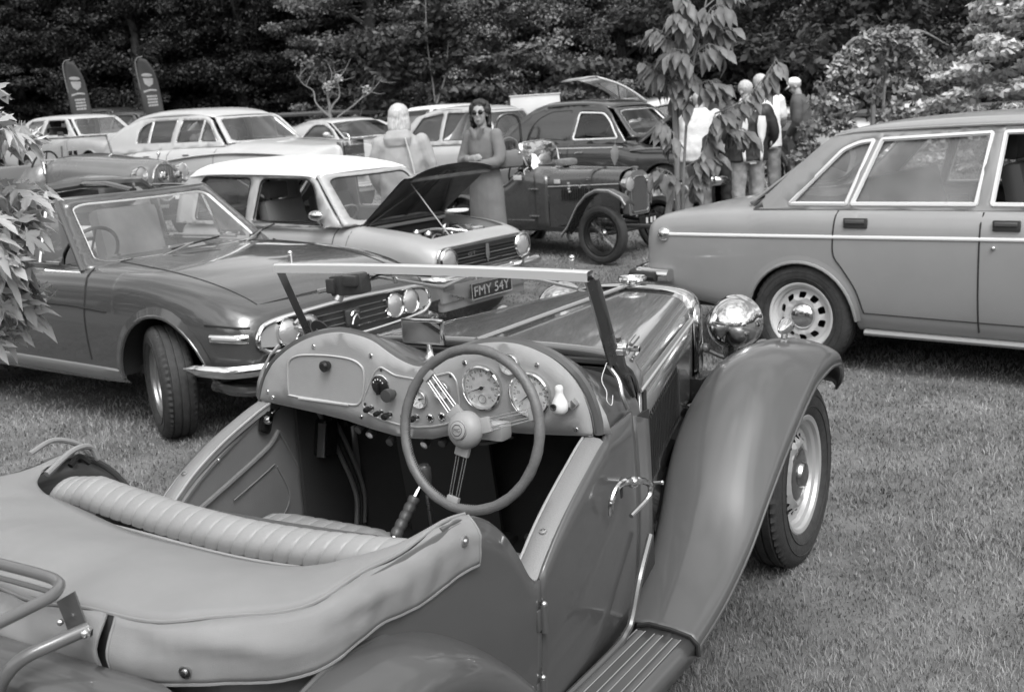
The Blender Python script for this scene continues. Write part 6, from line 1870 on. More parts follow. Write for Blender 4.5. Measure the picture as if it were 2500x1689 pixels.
def coupe():
  P = paint('silver_coupe_paint', .48, rough=.28, coat=.9, metal=.2)
  st = [(-3.35, .72, .92, .88, .40), (-3.1, .82, .98, .92, .32), (-2.6, .89, .99, .93, .25), (-1.6, .88, .94, .87, .2), (-.7, .88, .90, .82, .2), (-.2, .90, .84, .80, .2), (.3, .89, .76, .74, .25), (.7, .84, .66, .62, .28), (.85, .74, .58, .54, .3)]
  root, sy, tz, ed = base_car('coupe_car', 'modern silver coupe with curved roof beyond the estate, partly hidden by the blonde person', 'car', -2.2, 21.8, 141, st, .60, -3.35, .85, [(0, .31, .38), (-2.65, .31, .39)], P, (-2.4, -.5, .6, .8))
  H = House(root, .73, .88, .56, 1.17, bow=.02)
  out = [(-.30, .84), (-.62, 1.03), (-.95, 1.15), (-1.3, 1.185), (-1.8, 1.17), (-2.3, 1.10), (-2.8, .97), (-3.0, .90)]
  w1 = rpoly([(-1.70, .90), (-.50, .87), (-.74, 1.03), (-1.08, 1.12), (-1.46, 1.12)], [.04, .02, .05, .06, .1])
  H.sides(out, [w1], P, DARK, trim_r=.006)
  H.roof([(-.93, .52, 1.14, 1.175), (-1.1, .55, 1.17, 1.225), (-1.6, .56, 1.185, 1.25), (-2.1, .54, 1.14, 1.21), (-2.7, .5, 1.0, 1.07), (-3.05, .48, .92, .96)], P)
  screen(root, 'windscreen', quadmap((-.22, -.70, .85), (-.22, .70, .85), (-.93, -.54, 1.155), (-.93, .54, 1.155), bow=(.15, 0, .02)), P, None, GLASS_DARK, mar=(.02, .02, .02, .02), rad=.05)
  for s in (-1, 1):
    MB().tube([(-.45, s * .80, .90), (-.42, s * .90, .93)], .02, n=6).ball((-.42, s * .95, .95), .075, 12, 8, (.8, 1, .65)).build('wing_mirror', P, root)
    p = rpoly([(.35, .63), (.72, .55), (.80, .60), (.55, .70)], .02)
    side_panel(root, 'headlamp', p, lambda x, z: sy(x, min(z, .6)) , LENS, s=s, off=.01)
    surf_line(root, 'door_gap', [(-.45, .84), (-.5, .3)], sy, DARK, .004, s=s)
    surf_line(root, 'door_gap', [(-1.75, .86), (-1.8, .4)], sy, DARK, .004, s=s)
  for x, y in ((0, -.76), (0, .76), (-2.65, -.76), (-2.65, .76)):
    wheel(root, x, y, .32, .325, .23, .2, 'alloy', detail=False, n=40)
  MB().box((-1.4, 0, .75), (1.5, 1.1, .3), bev=.05).build('cabin_interior', DARK, root)
coupe()
def white_hatch():
  P = paint('white_car_paint', .72, rough=.35, coat=.6)
  st = [(-3.55, .72, .90, .86, .40), (-3.4, .80, .96, .92, .34), (-2.9, .84, .99, .95, .26), (-1.5, .855, .98, .93, .22), (-.7, .85, .97, .91, .22), (-.2, .84, .93, .87, .25), (.4, .82, .84, .79, .3), (.72, .76, .76, .71, .36), (.80, .68, .72, .66, .4)]
  root, sy, tz, ed = base_car('hatchback_car', 'white hatchback with slanting rear screen, seen between the two standing people', 'car', .425, 22.0, 129.9, st, .60, -3.55, .80, [(0, .30, .36), (-2.55, .30, .36)], P, (-2.9, -.75, .62, .85))
  H = House(root, .75, .965, .60, 1.40, bow=.015)
  out = [(-.55, .95), (-.98, 1.36), (-1.15, 1.42), (-1.9, 1.46), (-2.4, 1.43), (-2.9, 1.20), (-3.3, .94)]
  w1 = rpoly([(-1.74, .975), (-.86, .965), (-1.12, 1.36), (-1.66, 1.40)], .03)
  w2 = rpoly([(-3.02, 1.0), (-1.82, .98), (-1.76, 1.40), (-2.33, 1.385)], .03)
  H.sides(out, [w1, w2], P, DARK, trim_r=.006)
  H.roof([(-1.0, .55, 1.37, 1.40), (-1.2, .59, 1.42, 1.46), (-1.8, .60, 1.45, 1.495), (-2.3, .59, 1.44, 1.48), (-2.5, .56, 1.39, 1.43)], P)
  screen(root, 'windscreen', quadmap((-.5, -.70, .95), (-.5, .70, .95), (-.98, -.56, 1.385), (-.98, .56, 1.385), bow=(.12, 0, 0)), P, DARK, GLASS, mar=(.04, .05, .04, .05), rad=.08)
  screen(root, 'rear_window', quadmap((-3.32, .66, .96), (-3.32, -.66, .96), (-2.5, .55, 1.41), (-2.5, -.55, 1.41)), P, DARK, GLASS)
  for s in (-1, 1):
    headlamp(root, (.80, s * .55, .62), .08)
    surf_line(root, 'door_gap', [(-1.78, .95), (-1.78, .35)], sy, DARK, .004, s=s)
    surf_strip(root, 'rubbing_strip', [(-3.3, .62), (-.45, .60)], sy, DARK, .04, .012, s=s)
  for y in (-.34, .34):
    seat(root, -1.5, y, .68, DARK, .5, .5, headrest=True)
  for x, y in ((0, -.72), (0, .72), (-2.55, -.72), (-2.55, .72)):
    wheel(root, x, y, .30, .305, .18, .17, 'plain', detail=False, n=40)
white_hatch()
def dark_saloon():
  P = paint('dark_saloon_paint', .028, rough=.16, coat=1.0, dust=.05)
  st = [(-3.55, .66, .72, .66, .42), (-3.45, .74, .80, .74, .36), (-3.1, .80, .94, .86, .30), (-2.6, .83, 1.02, .95, .26), (-1.6, .84, 1.04, .97, .25), (-.75, .835, 1.03, .95, .25), (-.55, .83, .99, .90, .25),
     (-.3, .82, .93, .855, .27), (.1, .815, .90, .84, .29), (.45, .80, .86, .81, .33), (.62, .76, .80, .75, .37), (.69, .66, .74, .68, .42)]
  sk = lambda px, py, pz: (-2.4 < px < -.85 and abs(py) < .6 and pz > .85) or (-.42 < px < .5 and abs(py) < .52 and pz > .78)
  root, sy, tz, ed = base_car('dark_saloon_car', 'black 1950s saloon with arched roof and open bonnet, behind the wire-wheeled sports car', 'car', 2.614, 15.588, 128.4, st, .55, -3.55, .69, [(0, .33, .36), (-2.6, .33, .36)], P, None, skip=None)
  for o in [c for c in root.children if c.name.startswith('body')]:
    bpy.data.objects.remove(o)
  S = []
  for (sx, w, zc, zs, zb) in st:
    zm = min(.55, zs - .08)
    S.append((sx, [(0, zc), (.42 * w, zc - .004), (.74 * w, (zc + zs) / 2 + .012), (.90 * w, zs + .004), (w - .008, zs - .055), (w, zm), (w - .008, (zm + zb) / 2), (w - .03, zb + .04), (w - .08, zb)]))
  mb, sy, tz, ed, rows = shell(S, -3.55, .69, 3, [(0, .33, .36), (-2.6, .33, .36)], skip=sk, step=.08, nt=9, ns=10)
  mb.build('body', P, root, angle=180)
  H = House(root, .72, 1.0, .555, 1.44, bow=.03)
  out = [(-.58, .95), (-.72, 1.14), (-.88, 1.35), (-.98, 1.43), (-1.15, 1.465), (-1.6, 1.49), (-2.0, 1.48), (-2.3, 1.40), (-2.58, 1.22), (-2.78, 1.0), (-2.85, .92)]
  w2 = rpoly([(-1.46, 1.02), (-.735, 1.02), (-.87, 1.25), (-1.0, 1.36), (-1.40, 1.385)], [.04, .03, .06, .06, .04])
  w1 = rpoly([(-2.22, 1.07), (-1.57, 1.02), (-1.54, 1.415), (-1.88, 1.41), (-2.08, 1.33), (-2.2, 1.2)], [.04, .03, .02, .06, .08, .06])
  gl = glass_mat('dark_saloon_glass', .75)
  H.sides(out, [w2], P, mat('bright_window_trim', .62), trim_r=.014, glass=gl)
  for s in (-1, 1):
    g = MB(); patch(g, w1, [], lambda x, z: (x, s * (H.y(x, z) + .004), z), dense=.2); q = g.build('rear_side_window', mat('pale_reflecting_glass', .10, rough=.03, coat=1, spec=1.0), root)
    MB().tube([(x, s * (H.y(x, z) + .008), z) for x, z in w1], .012, n=6, closed=True).build('trim', BLACKG, q)
  H.roof([(-.93, .50, 1.41, 1.44), (-1.05, .54, 1.45, 1.50), (-1.5, .565, 1.485, 1.552), (-1.9, .565, 1.475, 1.558), (-2.25, .55, 1.40, 1.50), (-2.55, .53, 1.24, 1.34), (-2.8, .51, 1.0, 1.08)], P)
  screen(root, 'windscreen', quadmap((-.55, -.66, 1.02), (-.55, .66, 1.02), (-.93, -.50, 1.415), (-.93, .50, 1.415), bow=(.12, 0, 0)), P, mat('bright_window_trim', .62), glass_mat('dusty_glass', .75), mar=(.06, .08, .06, .07), rad=[.12, .12, .12, .12])
  for s in (-1, 1):
    surf_strip(root, 'waist_strip', [(-2.6, .925), (-.62, .905)], sy, CHROME, .018, .008, s=s)
    surf_line(root, 'door_gap', [(-1.5, .95), (-1.52, .4)], sy, BLACKG, .006, s=s)
    for x in (-1.30, -1.66):
      MB().box((x, s * (sy(x, .84) + .012), .85), (.13, .018, .02), bev=.004).build('door_handle', CHROME, root)
    MB().tube(crom([(.62, s * .60, .70), (.35, s * .74, .83), (0, s * .79, .87), (-.5, s * .80, .86)], 5), .018, n=6).build('wing_crown', mat('grey_sheen_paint', .12, rough=.2, coat=1), root)
    headlamp(root, (.70, s * .56, .66), .10)
    MB().lathe([(0, -.02), (.05, 0), (.05, .03), (0, .05)], 16, c=(.72, s * .40, .52), axis=(1, 0, 0)).build('fog_lamp', CHROME, root)
    wheel(root, 0, s * .70, .33, .335, .2, .17, 'plain', detail=False, n=48)
    wheel(root, -2.6, s * .70, .33, .335, .2, .17, 'plain', detail=False, n=48)
  b = MB().tube(crom([(.45, -.86, .44), (.74, -.80, .44), (.86, -.5, .44), (.88, 0, .44), (.86, .5, .44), (.74, .80, .44), (.45, .86, .44)], 5), .06, n=8, flat=.5, flatdir=(1, 0, 0)).build('bumper', CHROME, root)
  for y in (-.25, .25):
    MB().box((.90, y, .47), (.05, .05, .16), bev=.02).build('over_rider', CHROME, b)
  MB().box((.70, 0, .62), (.06, .34, .32), bev=.05).build('grille', CHROME, root)
  # bonnet raised on its scuttle hinge
  a = R(33)
  def bn(u, v, o=0):
    d = v * 1.02; n = .05 * (1 - u * u) + o
    return (-.58 + d * math.cos(a) - n * math.sin(a), u * .54, .93 + d * math.sin(a) + n * math.cos(a))
  bo = MB().grid([[bn(u, v) for u in np.linspace(-1, 1, 9)] for v in np.linspace(0, 1, 5)]).build('bonnet', mat('grey_sheen_paint', .12, rough=.2, coat=1), root, solid=.035, soff=0, angle=50)
  for s in (-1, 1):
    MB().tube([bn(s, 0, -.03), bn(s, 1, -.03)], .022, n=6).build('bonnet_frame', mat('grey_sheen_paint', .12), bo)
    MB().tube([bn(s * .8, .75, -.02), (.42, s * .42, .80)], .008, n=5).build('bonnet_stay', CHROME_OLD, root)
  MB().box((.0, 0, .62), (.75, .45, .25), bev=.05).build('engine', DARK, root)
  for y in (-.34, .34):
    seat(root, -1.45, y, .72, DARK, .52, .52)
  plain_steering(root, (-1.05, -.34, 1.06), .2, tilt=25)
  MB().box((-2.25, 0, .92), (.2, 1.15, .45), bev=.06).build('rear_bench', mat('saloon_bench', .14, rough=.6), root)
  # open near-side rear door, seen edge-on
  dr = MB().box((-2.36, -1.02, .70), (.05, .50, .72), rot=Matrix.Rotation(R(20), 3, 'Z'), bev=.015).build('open_rear_door', P, root)
  fr = crom([(-2.30, -.80, 1.02), (-2.30, -.84, 1.34), (-2.34, -.98, 1.42), (-2.42, -1.16, 1.36), (-2.46, -1.25, 1.06)], 6)
  MB().tube(fr, .022, n=6).build('door_window_frame', P, dr)
  return root
dark_saloon()
def wire_wheeled_sports():
  P = paint('old_sports_paint', .045, rough=.24, coat=.8)
  root = thing('old_sports_car', 'small dark 1930s sports car with wire wheels, strapped bonnet and upright radiator', 'sports car', (1.383, 12.246, terr(1.383, 12.246)), heading(132.9))
  def sec(x, w, zt_, zl):
    c = bspl([(0, zt_), (w * .55, zt_ - .008), (w * .93, zt_ - .05), (w, zt_ - .15), (w, (zt_ + zl) / 2 - .05), (w * .99, zl)], 6)
    return [(x, -a[0], a[1]) for a in reversed(c)] + [(x, a[0], a[1]) for a in c[1:]]
  rows = [sec(x, w, z, zl) for x, w, z, zl in ((.0, .215, .945, .46), (-.3, .275, .955, .42), (-.6, .335, .962, .38), (-.84, .385, .97, .33))]
  bo = MB().grid(rows).build('bonnet', P, root, angle=60)
  for x in (-.345,):
    r0 = sec(x, .286 + .004, .964, .55)
    MB().grid([[(p[0] + .022, p[1] * 1.01, p[2] + .003) for p in r0], [(p[0] - .022, p[1] * 1.035, p[2] + .004) for p in r0]]).build('bonnet_strap', mat('strap_leather', .05, rough=.6), bo)
    MB().box((x, -.30, .86), (.05, .008, .03), bev=.003).build('buckle', CHROME, bo)
  MB().tube([(0, -.222, .80), (-.84, -.392, .785)], .005, n=5).build('bonnet_hinge', BEAD_, bo)
  for i in range(14):
    MB().box((-.30 - i * .028, -.2885 - i * .0056, .70), (.012, .008, .12)).build('louvre', BLACKG, bo)
  MB().tube([(0, 0, .952), (-.84, 0, .975)], .006, n=5).build('centre_hinge', CHROME, bo)
  # scuttle with two humps, body tub and cut-away doors
  rows = []
  for x, w, z, hump in ((-.84, .39, .965, 0), (-1.0, .42, .985, .03), (-1.14, .445, .99, .07)):
    row = []
    for y in np.linspace(-1, 1, 33):
      zz = z - .10 * abs(y) ** 4 + hump * (math.cos((abs(y) - .5) * PI) ** 2 if abs(abs(y) - .5) < .5 else 0) - (.05 * hump / .07)
      row.append((x, y * w, zz))
    row = [(x, -w * 1.0, .60)] + row + [(x, w * 1.0, .60)]
    rows.append(row)
  MB().grid(rows).build('scuttle', P, root, angle=50)
  for s in (-1, 1):
    ztop = pchip([-.84, -1.14, -1.22, -1.30, -1.42, -1.62, -1.78, -2.0, -2.3], [.90, .95, .92, .86, .80, .79, .86, .90, .86])
    wd = pchip([-.84, -1.14, -1.5, -2.0, -2.25, -2.35], [.39, .46, .49, .49, .44, .36])
    rows = [[(x, s * (wd(x) + .015 * math.sin(t * PI)), ztop(x) + (.31 - ztop(x)) * t) for t in np.linspace(0, 1, 7)] for x in np.linspace(-.84, -2.34, 34)]
    MB().grid(rows).build('body_side', P, root, solid=.015, angle=180)
    MB().tube([(x, s * wd(x), ztop(x) + .004) for x in np.linspace(-1.16, -2.0, 22)], .009, n=6).build('cockpit_beading', CHROME_OLD, root)
    MB().tube([(-.985, s * (wd(-.985) + .018), z) for z in (.93, .6, .33)], .004, n=5).build('door_gap', BLACK, root)
    for z in (.765, .47):
      MB().box((-1.0, s * (wd(-1.0) + .024), z), (.14, .014, .014), bev=.003).build('door_hinge', CHROME_OLD, root)
    MB().tube([(-.98, s * .475, .425), (-1.5, s * .50, .425)], .004, n=5).build('body_moulding', CHROME_OLD, root)
    # cycle-style flowing front wing
    rows = []
    for x, z in ((.36, .62), (.30, .70), (.15, .765), (-.02, .77), (-.15, .72), (-.27, .61), (-.35, .49), (-.42, .38), (-.50, .30)):
      rows.append([(x, s * y, z + dz) for y, dz in ((.44, -.02), (.47, .0), (.535, .012), (.60, 0), (.615, -.03))])
    fw = MB().grid(rows).build('front_wing', P, root, solid=.01, angle=180)
    MB().tube([r_[3] for r_ in rows], .008, n=6).build('wing_edge', mat('wing_sheen', .3, rough=.3, coat=.5), fw)
    rows = []
    for a in np.linspace(R(15), R(185), 20):
      rows.append([(-1.98 + .38 * math.cos(a) * k, s * y, .30 + .40 * math.sin(a) * k) for y, k in ((.47, 1.0), (.54, 1.03), (.61, 1.02), (.625, .96))])
    MB().grid(rows).build('rear_wing', P, root, solid=.01, angle=180)
    wheel(root, 0, s * .53, .30, .305, .225, .10, 'wire', detail=False, n=60, rim_m=BLACKG, cap_m=CHROME)
    wheel(root, -1.98, s * .53, .30, .305, .225, .10, 'wire', detail=False, n=48, rim_m=BLACKG, cap_m=CHROME)
    c = Vector((.10, s * .21, .80))
    h = MB().lathe([(0, -.08), (.04, -.068), (.065, -.03), (.075, .02), (.080, .04)], 20, c=c, axis=(1, 0, 0)).build('headlamp', CHROME, root, angle=60)
    MB().lathe([(.075, .038), (.04, .05), (0, .054)], 18, c=c, axis=(1, 0, 0)).build('lens', LENS, h)
    MB().tube([(.1, s * .21, .74), (.06, s * .26, .55)], .014, n=6).build('lamp_stalk', CHROME_OLD, root)
    MB().tube([(.45, s * .20, .36), (.1, s * .22, .36), (-.3, s * .24, .40)], .022, n=6).build('dumb_iron', DARK, root)
    MB().tube(crom([(-.50, s * .45, .33), (-.48, s * .52, .28), (-.44, s * .53, .22)], 4), .02, n=6).build('step_bracket', DARK, root)
  # radiator
  pr = rpoly([(-.185, .46), (.185, .46), (.195, .84), (.10, .925), (-.10, .925), (-.195, .84)], [.03, .03, .06, .08, .08, .06])
  ra = MB(); patch(ra, pr, [], lambda u, v: (.02, u, v)); patch(ra, pr, [], lambda u, v: (.10, u, v)); ra.grid([[(.02, u, v) for u, v in pr + pr[:1]], [(.10, u, v) for u, v in pr + pr[:1]]])
  rs = ra.build('radiator_shell', mat('painted_shell', .12, rough=.25, coat=.8), root)
  pi_ = rpoly([(-.145, .49), (.145, .49), (.15, .80), (.07, .865), (-.07, .865), (-.15, .80)], .04)
  q = MB(); patch(q, pi_, [], lambda u, v: (.104, u, v)); q.build('radiator_core', mat('core_mesh', .06, rough=.5, bump=1, bscale=300), rs)
  MB().tube([(.106, u, v) for u, v in pi_], .006, n=6, closed=True).build('radiator_trim', CHROME_OLD, rs)
  MB().lathe([(.03, 0), (.03, .02), (.042, .025), (.042, .04), (.02, .045), (0, .045)], 16, c=(.055, 0, .925)).build('radiator_cap', CHROME, rs)
  MB().box((.22, 0, .40), (.012, .36, .10), bev=.002).build('number_plate', BLACKG, root)
  tt = MB()
  for k in (-.05, .03, .09):
    tt.box((.228, k, .40), (.002, .035, .06))
  tt.build('plate_characters', mat('plate_silver', .5), root)
  MB().tube([(.30, -.55, .30), (.30, .55, .30)], .02, n=8).build('front_axle', DARK, root) if False else MB().tube([(.0, -.5, .30), (.0, .5, .30)], .022, n=8).build('front_axle', DARK, root)
  # aero screen folded, steering wheel, papers stuck on the scuttle, race numbers
  sc_ = MB(); patch(sc_, [(-.42, 1.02), (.14, 1.0), (.155, 1.16), (.12, 1.255), (-.05, 1.285), (-.40, 1.27), (-.46, 1.16)], [], lambda u, v: (-1.10 - (v - 1.0) * .25, u, v))
  so = sc_.build('aero_screen', glass_mat('dusty_glass', .75), root, smooth=False)
  MB().tube([(-1.10 - (v - 1.0) * .25, u, v) for u, v in [(-.42, 1.02), (-.46, 1.16), (-.40, 1.27), (-.05, 1.285), (.12, 1.255), (.155, 1.16), (.14, 1.0)]], .008, n=6).build('screen_frame', CHROME_OLD, so)
  pp = MB().add([(-1.19, -.47, 1.25), (-1.19, -.40, 1.27), (-1.09, -.24, 1.00), (-1.09, -.33, .97)], [(0, 1, 2, 3)]).add([(-1.18, -.40, 1.26), (-1.18, -.28, 1.25), (-1.10, -.19, 1.04), (-1.10, -.26, 1.02)], [(0, 1, 2, 3)])
  pp.build('paper_sheet', mat('paper', .78, rough=.7), root, smooth=False, solid=.002)
  plain_steering(root, (-1.40, -.20, .96), .19, tilt=20, tr=.010)
  MB().box((-1.70, 0, .55), (.55, .90, .14), bev=.04).box((-1.96, 0, .74), (.12, .90, .42), bev=.05).build('seat', mat('sports_leather', .10, rough=.5), root)
  for (x, z, w_, h_) in ((-1.19, .895, .12, .055), (-.72, .84, .085, .045)):
    MB().box((x, -(wd(x) + .028 if x < -.84 else .375), z), (w_, .006, h_), bev=.002).build('number_roundel', mat('cream_sticker', .5, rough=.5), root)
  for k in range(4):
    MB().box((-.58 + .01 * (k % 2), -.352, .82 - .03 * k), (.03, .004, .018)).build('sticker', mat('cream_sticker', .5), root)
  MB().lathe([(.018, 0), (.018, .006), (0, .007)], 12, c=(-.44, -.325, .78), axis=(0, -1, 0)).build('badge', CHROME, root)
  MB().tube(crom([(-1.1, -.40, 1.0), (-1.12, -.45, .97), (-1.10, -.47, .92)], 4), .005, n=5).build('strap', mat('cream_sticker', .5), root)
  e = MB().box((-.95, .08, 1.02), (.16, .22, .08), bev=.03).build('folded_cloth', mat('folded_cloth', .14, rough=.9, var=.4, vscale=20), root)
  underbody(root, -2.1, 0, .40, .32)
BEAD_ = mat('pale_bead', .55, rough=.35, metal=.5)
wire_wheeled_sports()
def rounded_body(name, label, x, y, hd, P, ztop, length, w=.8, cat='car', win=True, wheels=True):
  """simple rounded car mostly hidden behind others"""
  st = [(-length * .78, w * .75, .62, .56, .40), (-length * .72, w * .93, .82, .74, .32), (-length * .55, w, .95, .88, .25), (-length * .3, w, .98, .90, .22), (-length * .1, w, .93, .85, .22), (length * .08, w * .97, .84, .77, .27), (length * .18, w * .88, .74, .66, .34), (length * .2, w * .7, .66, .58, .42)]
  L = length
  root, sy, tz, ed = base_car(name, label, cat, x, y, hd, st, .58, -L * .78, L * .2, [(0, .30, .36), (-L * .58, .30, .36)], P, (-L * .55, -L * .14, w * .7, .8))
  H = House(root, w * .87, .94, w * .68, ztop - .10, bow=.02)
  out = [(-L * .10, .90), (-L * .2, ztop - .14), (-L * .25, ztop - .07), (-L * .42, ztop - .05), (-L * .54, ztop - .14), (-L * .66, .92)]
  ws = [rpoly([(-L * .385, .99), (-L * .16, .98), (-L * .225, ztop - .13), (-L * .375, ztop - .11)], .03), rpoly([(-L * .58, 1.0), (-L * .405, .99), (-L * .395, ztop - .11), (-L * .51, ztop - .17)], .04)]
  H.sides(out, ws, P, DARK, trim_r=.006)
  H.roof([(-L * .20, w * .62, ztop - .12, ztop - .09), (-L * .26, w * .68, ztop - .07, ztop - .02), (-L * .38, w * .69, ztop - .05, ztop), (-L * .5, w * .66, ztop - .11, ztop - .05), (-L * .6, w * .64, 1.05, ztop - .2), (-L * .68, w * .6, .90, .96)], P)
  screen(root, 'windscreen', quadmap((-L * .09, -w * .84, .92), (-L * .09, w * .84, .92), (-L * .20, -w * .66, ztop - .11), (-L * .20, w * .66, ztop - .11), bow=(.1, 0, 0)), P, DARK, GLASS, mar=(.05, .06, .05, .06), rad=.08)
  for s in (-1, 1):
    headlamp(root, (L * .195, s * w * .6, .62), .08)
    wheel(root, 0, s * (w - .12), .30, .305, .18, .16, 'plain', detail=False, n=40)
    wheel(root, -L * .58, s * (w - .12), .30, .305, .18, .16, 'plain', detail=False, n=40)
  return root, sy
rounded_body('rounded_car', 'pale grey round-backed car just behind the woman in sunglasses', .70, 18.2, 128, paint('round_car_paint', .38, rough=.35), 1.52, 3.9)
rounded_body('distant_dark_car', 'black car under the trees beyond the pale saloon, left of the second banner', -9.2, 31.5, 120, paint('distant_black_paint', .03, rough=.25), 1.45, 4.3, group='') if False else None
rounded_body('distant_car', 'black rounded car under the trees between the two banners', -9.6, 32.0, 118, paint('distant_black_paint', .03, rough=.25), 1.52, 4.2)
rounded_body('distant_car', 'dark car with a bright roof rail just left of the cream limousine roof', -8.0, 29.0, 122, paint('distant_dark_paint', .06, rough=.25), 1.42, 4.2)
rounded_body('distant_car', 'pale car half hidden behind the man in the white cap', 6.0, 19.5, 118, paint('pale_distant_paint', .45, rough=.3), 1.15, 4.2)
def tailgate_car():
  P = paint('tailgate_car_paint', .42, rough=.3)
  root, sy = rounded_body('open_hatch_car', 'light grey car with its tailgate raised high, beyond the black saloon roof', 4.48, 20.0, 75, P, 1.42, 4.3)
  L = 4.3
  h = Vector((-L * .52, 0, 1.36))
  # raised glazed tailgate on its hinge
  a = R(28)
  d = Vector((-math.cos(a), 0, math.sin(a)))
  n = Vector((math.sin(a), 0, math.cos(a)))
  def pt(u, v, o=0):
    p = h + d * (v * .95) + n * (.06 * math.sin(v * PI) + o)
    return (p.x, u * (.56 - .06 * v), p.z)
  tg = MB(); patch(tg, [(u, 0) for u in np.linspace(-1, 1, 7)] + [(u, 1) for u in np.linspace(1, -1, 7)], [rrect(-.85, .10, .85, .72, .1)], lambda u, v: pt(u, v), dense=.2)
  t = tg.build('tailgate', P, root, solid=.03)
  g = MB(); patch(g, rrect(-.85, .10, .85, .72, .1), [], lambda u, v: pt(u, v, -.01), dense=.3); g.build('tailgate_glass', GLASS_DARK, t)
  MB().grid([[tuple(Vector(pt(u, 1)) + Vector((-.28 * k, 0, .05 * k - .08 * k * k))) for u in np.linspace(-1.05, 1.05, 7)] for k in (0, .5, 1)]).build('tail_spoiler', mat('spoiler_grey', .35, rough=.4), t, solid=.02)
  for s in (-1, 1):
    MB().tube([pt(s * .9, .6, -.02), (-L * .62, s * .5, 1.0)], .01, n=5).build('gas_strut', DARK, root)
tailgate_car()
def box_trailer():
  P = paint('white_trailer_paint', .50, rough=.45)
  root = thing('box_trailer', 'pale box trailer with flat top, showing between the rounded car and the black saloon', 'trailer', (.86, 27.0, terr(.86, 27.0)), 0)
  MB().box((0, 0, .93), (1.12, 2.0, 1.06), bev=.02).build('body', P, root)
  MB().box((0, 0, 1.47), (1.16, 2.04, .03), bev=.008).build('lid', P, root)
  for s in (-1, 1):
    wheel(root, s * .62, 0, .28, .28, .16, .14, 'plain', detail=False, n=32).rotation_euler = (0, 0, R(90) * s)
  MB().tube([(0, 1.0, .42), (0, 1.7, .40)], .03, n=6).build('tow_bar', DARK, root)
box_trailer()
def spoked_vintage():
  P = paint('vintage_black_paint', .03, rough=.3)
  root = thing('vintage_car', 'old black car with pale wooden-spoked wheel, mostly hidden behind the group of men', 'car', (4.15, 17.0, terr(4.15, 17)), heading(128))
  for x, y in ((0, -.62), (0, .62), (-2.6, -.62), (-2.6, .62)):
    o = MB().tube([(.29 * math.cos(a), 0, .29 * math.sin(a)) for a in np.linspace(0, 2 * PI, 33)[:-1]], .045, n=8, closed=True).build('tyre', TYRE, root)
    w = MB().tube([(.245 * math.cos(a), 0, .245 * math.sin(a)) for a in np.linspace(0, 2 * PI, 33)[:-1]], .016, n=6, closed=True).lathe([(.05, -.05), (.05, .04), (0, .05)], 14, axis=(0, 1, 0))
    for i in range(10):
      a = 2 * PI * i / 10
      w.tube([(.04 * math.cos(a), 0, .04 * math.sin(a)), (.24 * math.cos(a), 0, .24 * math.sin(a))], .013, n=5)
    w = w.build('wheel', mat('pale_spokes', .55, rough=.5), root)
    w.location = (x, y, .335); o.location = (x, y, .335)
  rows = []
  for x, wd, zt_ in ((.25, .30, 1.0), (-.7, .40, 1.05), (-.9, .55, 1.15), (-1.9, .62, 1.15), (-2.9, .60, 1.1)):
    rows.append([(x, -wd, .45), (x, -wd, zt_ - .1), (x, -wd * .6, zt_), (x, wd * .6, zt_), (x, wd, zt_ - .1), (x, wd, .45)])
  MB().grid(rows).poly(rows[0]).poly(rows[-1]).build('body', P, root, angle=40)
  for s in (-1, 1):
    rows = [[(.42 * math.cos(a) + 0, s * y, .34 + .42 * math.sin(a)) for y in (.45, .6, .75)] for a in np.linspace(R(0), R(170), 14)]
    MB().grid(rows).build('mudguard', P, root, solid=.01)
spoked_vintage()
def stool():
  root = thing('small_table', 'small round white-topped folding table beyond the raised bonnet of the estate', 'table', (-.45, 11.0, terr(-.45, 11.0)))
  MB().lathe([(0, .735), (.10, .735), (.115, .745), (.115, .76), (0, .765)], 28).build('table_top', WHITE, root)
  for k in range(3):
    a = R(120 * k + 20)
    MB().tube([(.06 * math.cos(a), .06 * math.sin(a), .735), (.16 * math.cos(a), .16 * math.sin(a), .0)], .01, n=6).build('leg', DARK, root)
stool()
# ------------------------------------------------------------------ people
SKIN = mat('skin', .31, rough=.55, spec=.3)
def V3(*a): return Vector(a)
def limb(mb, pts, rads, n=12):
  P = crom([np.array(p, float) for p in pts], 5) if len(pts) > 2 else resample(pts, 6)
  k = len(P); t0 = np.linspace(0, len(pts) - 1, k)
  rr = [float(np.interp(t, range(len(rads)), rads)) for t in t0]
  mb.tube([tuple(p) for p in P], rr, n=n)
  mb.ball(tuple(P[0]), rr[0], n, 8); mb.ball(tuple(P[-1]), rr[-1], n, 8)
def torso(mb, rings, n=20):
  """rings: (x, y, z, half width, half depth, turn)"""
  rows = []
  for x, y, z, a, b, t in rings:
    rows.append([(x + a * math.cos(q) * math.cos(t) - b * math.sin(q) * math.sin(t), y + a * math.cos(q) * math.sin(t) + b * math.sin(q) * math.cos(t), z) for q in np.linspace(0, 2 * PI, n + 1)])
  mb.grid(rows); mb.poly(rows[0][:-1][::-1]); mb.poly(rows[-1][:-1])
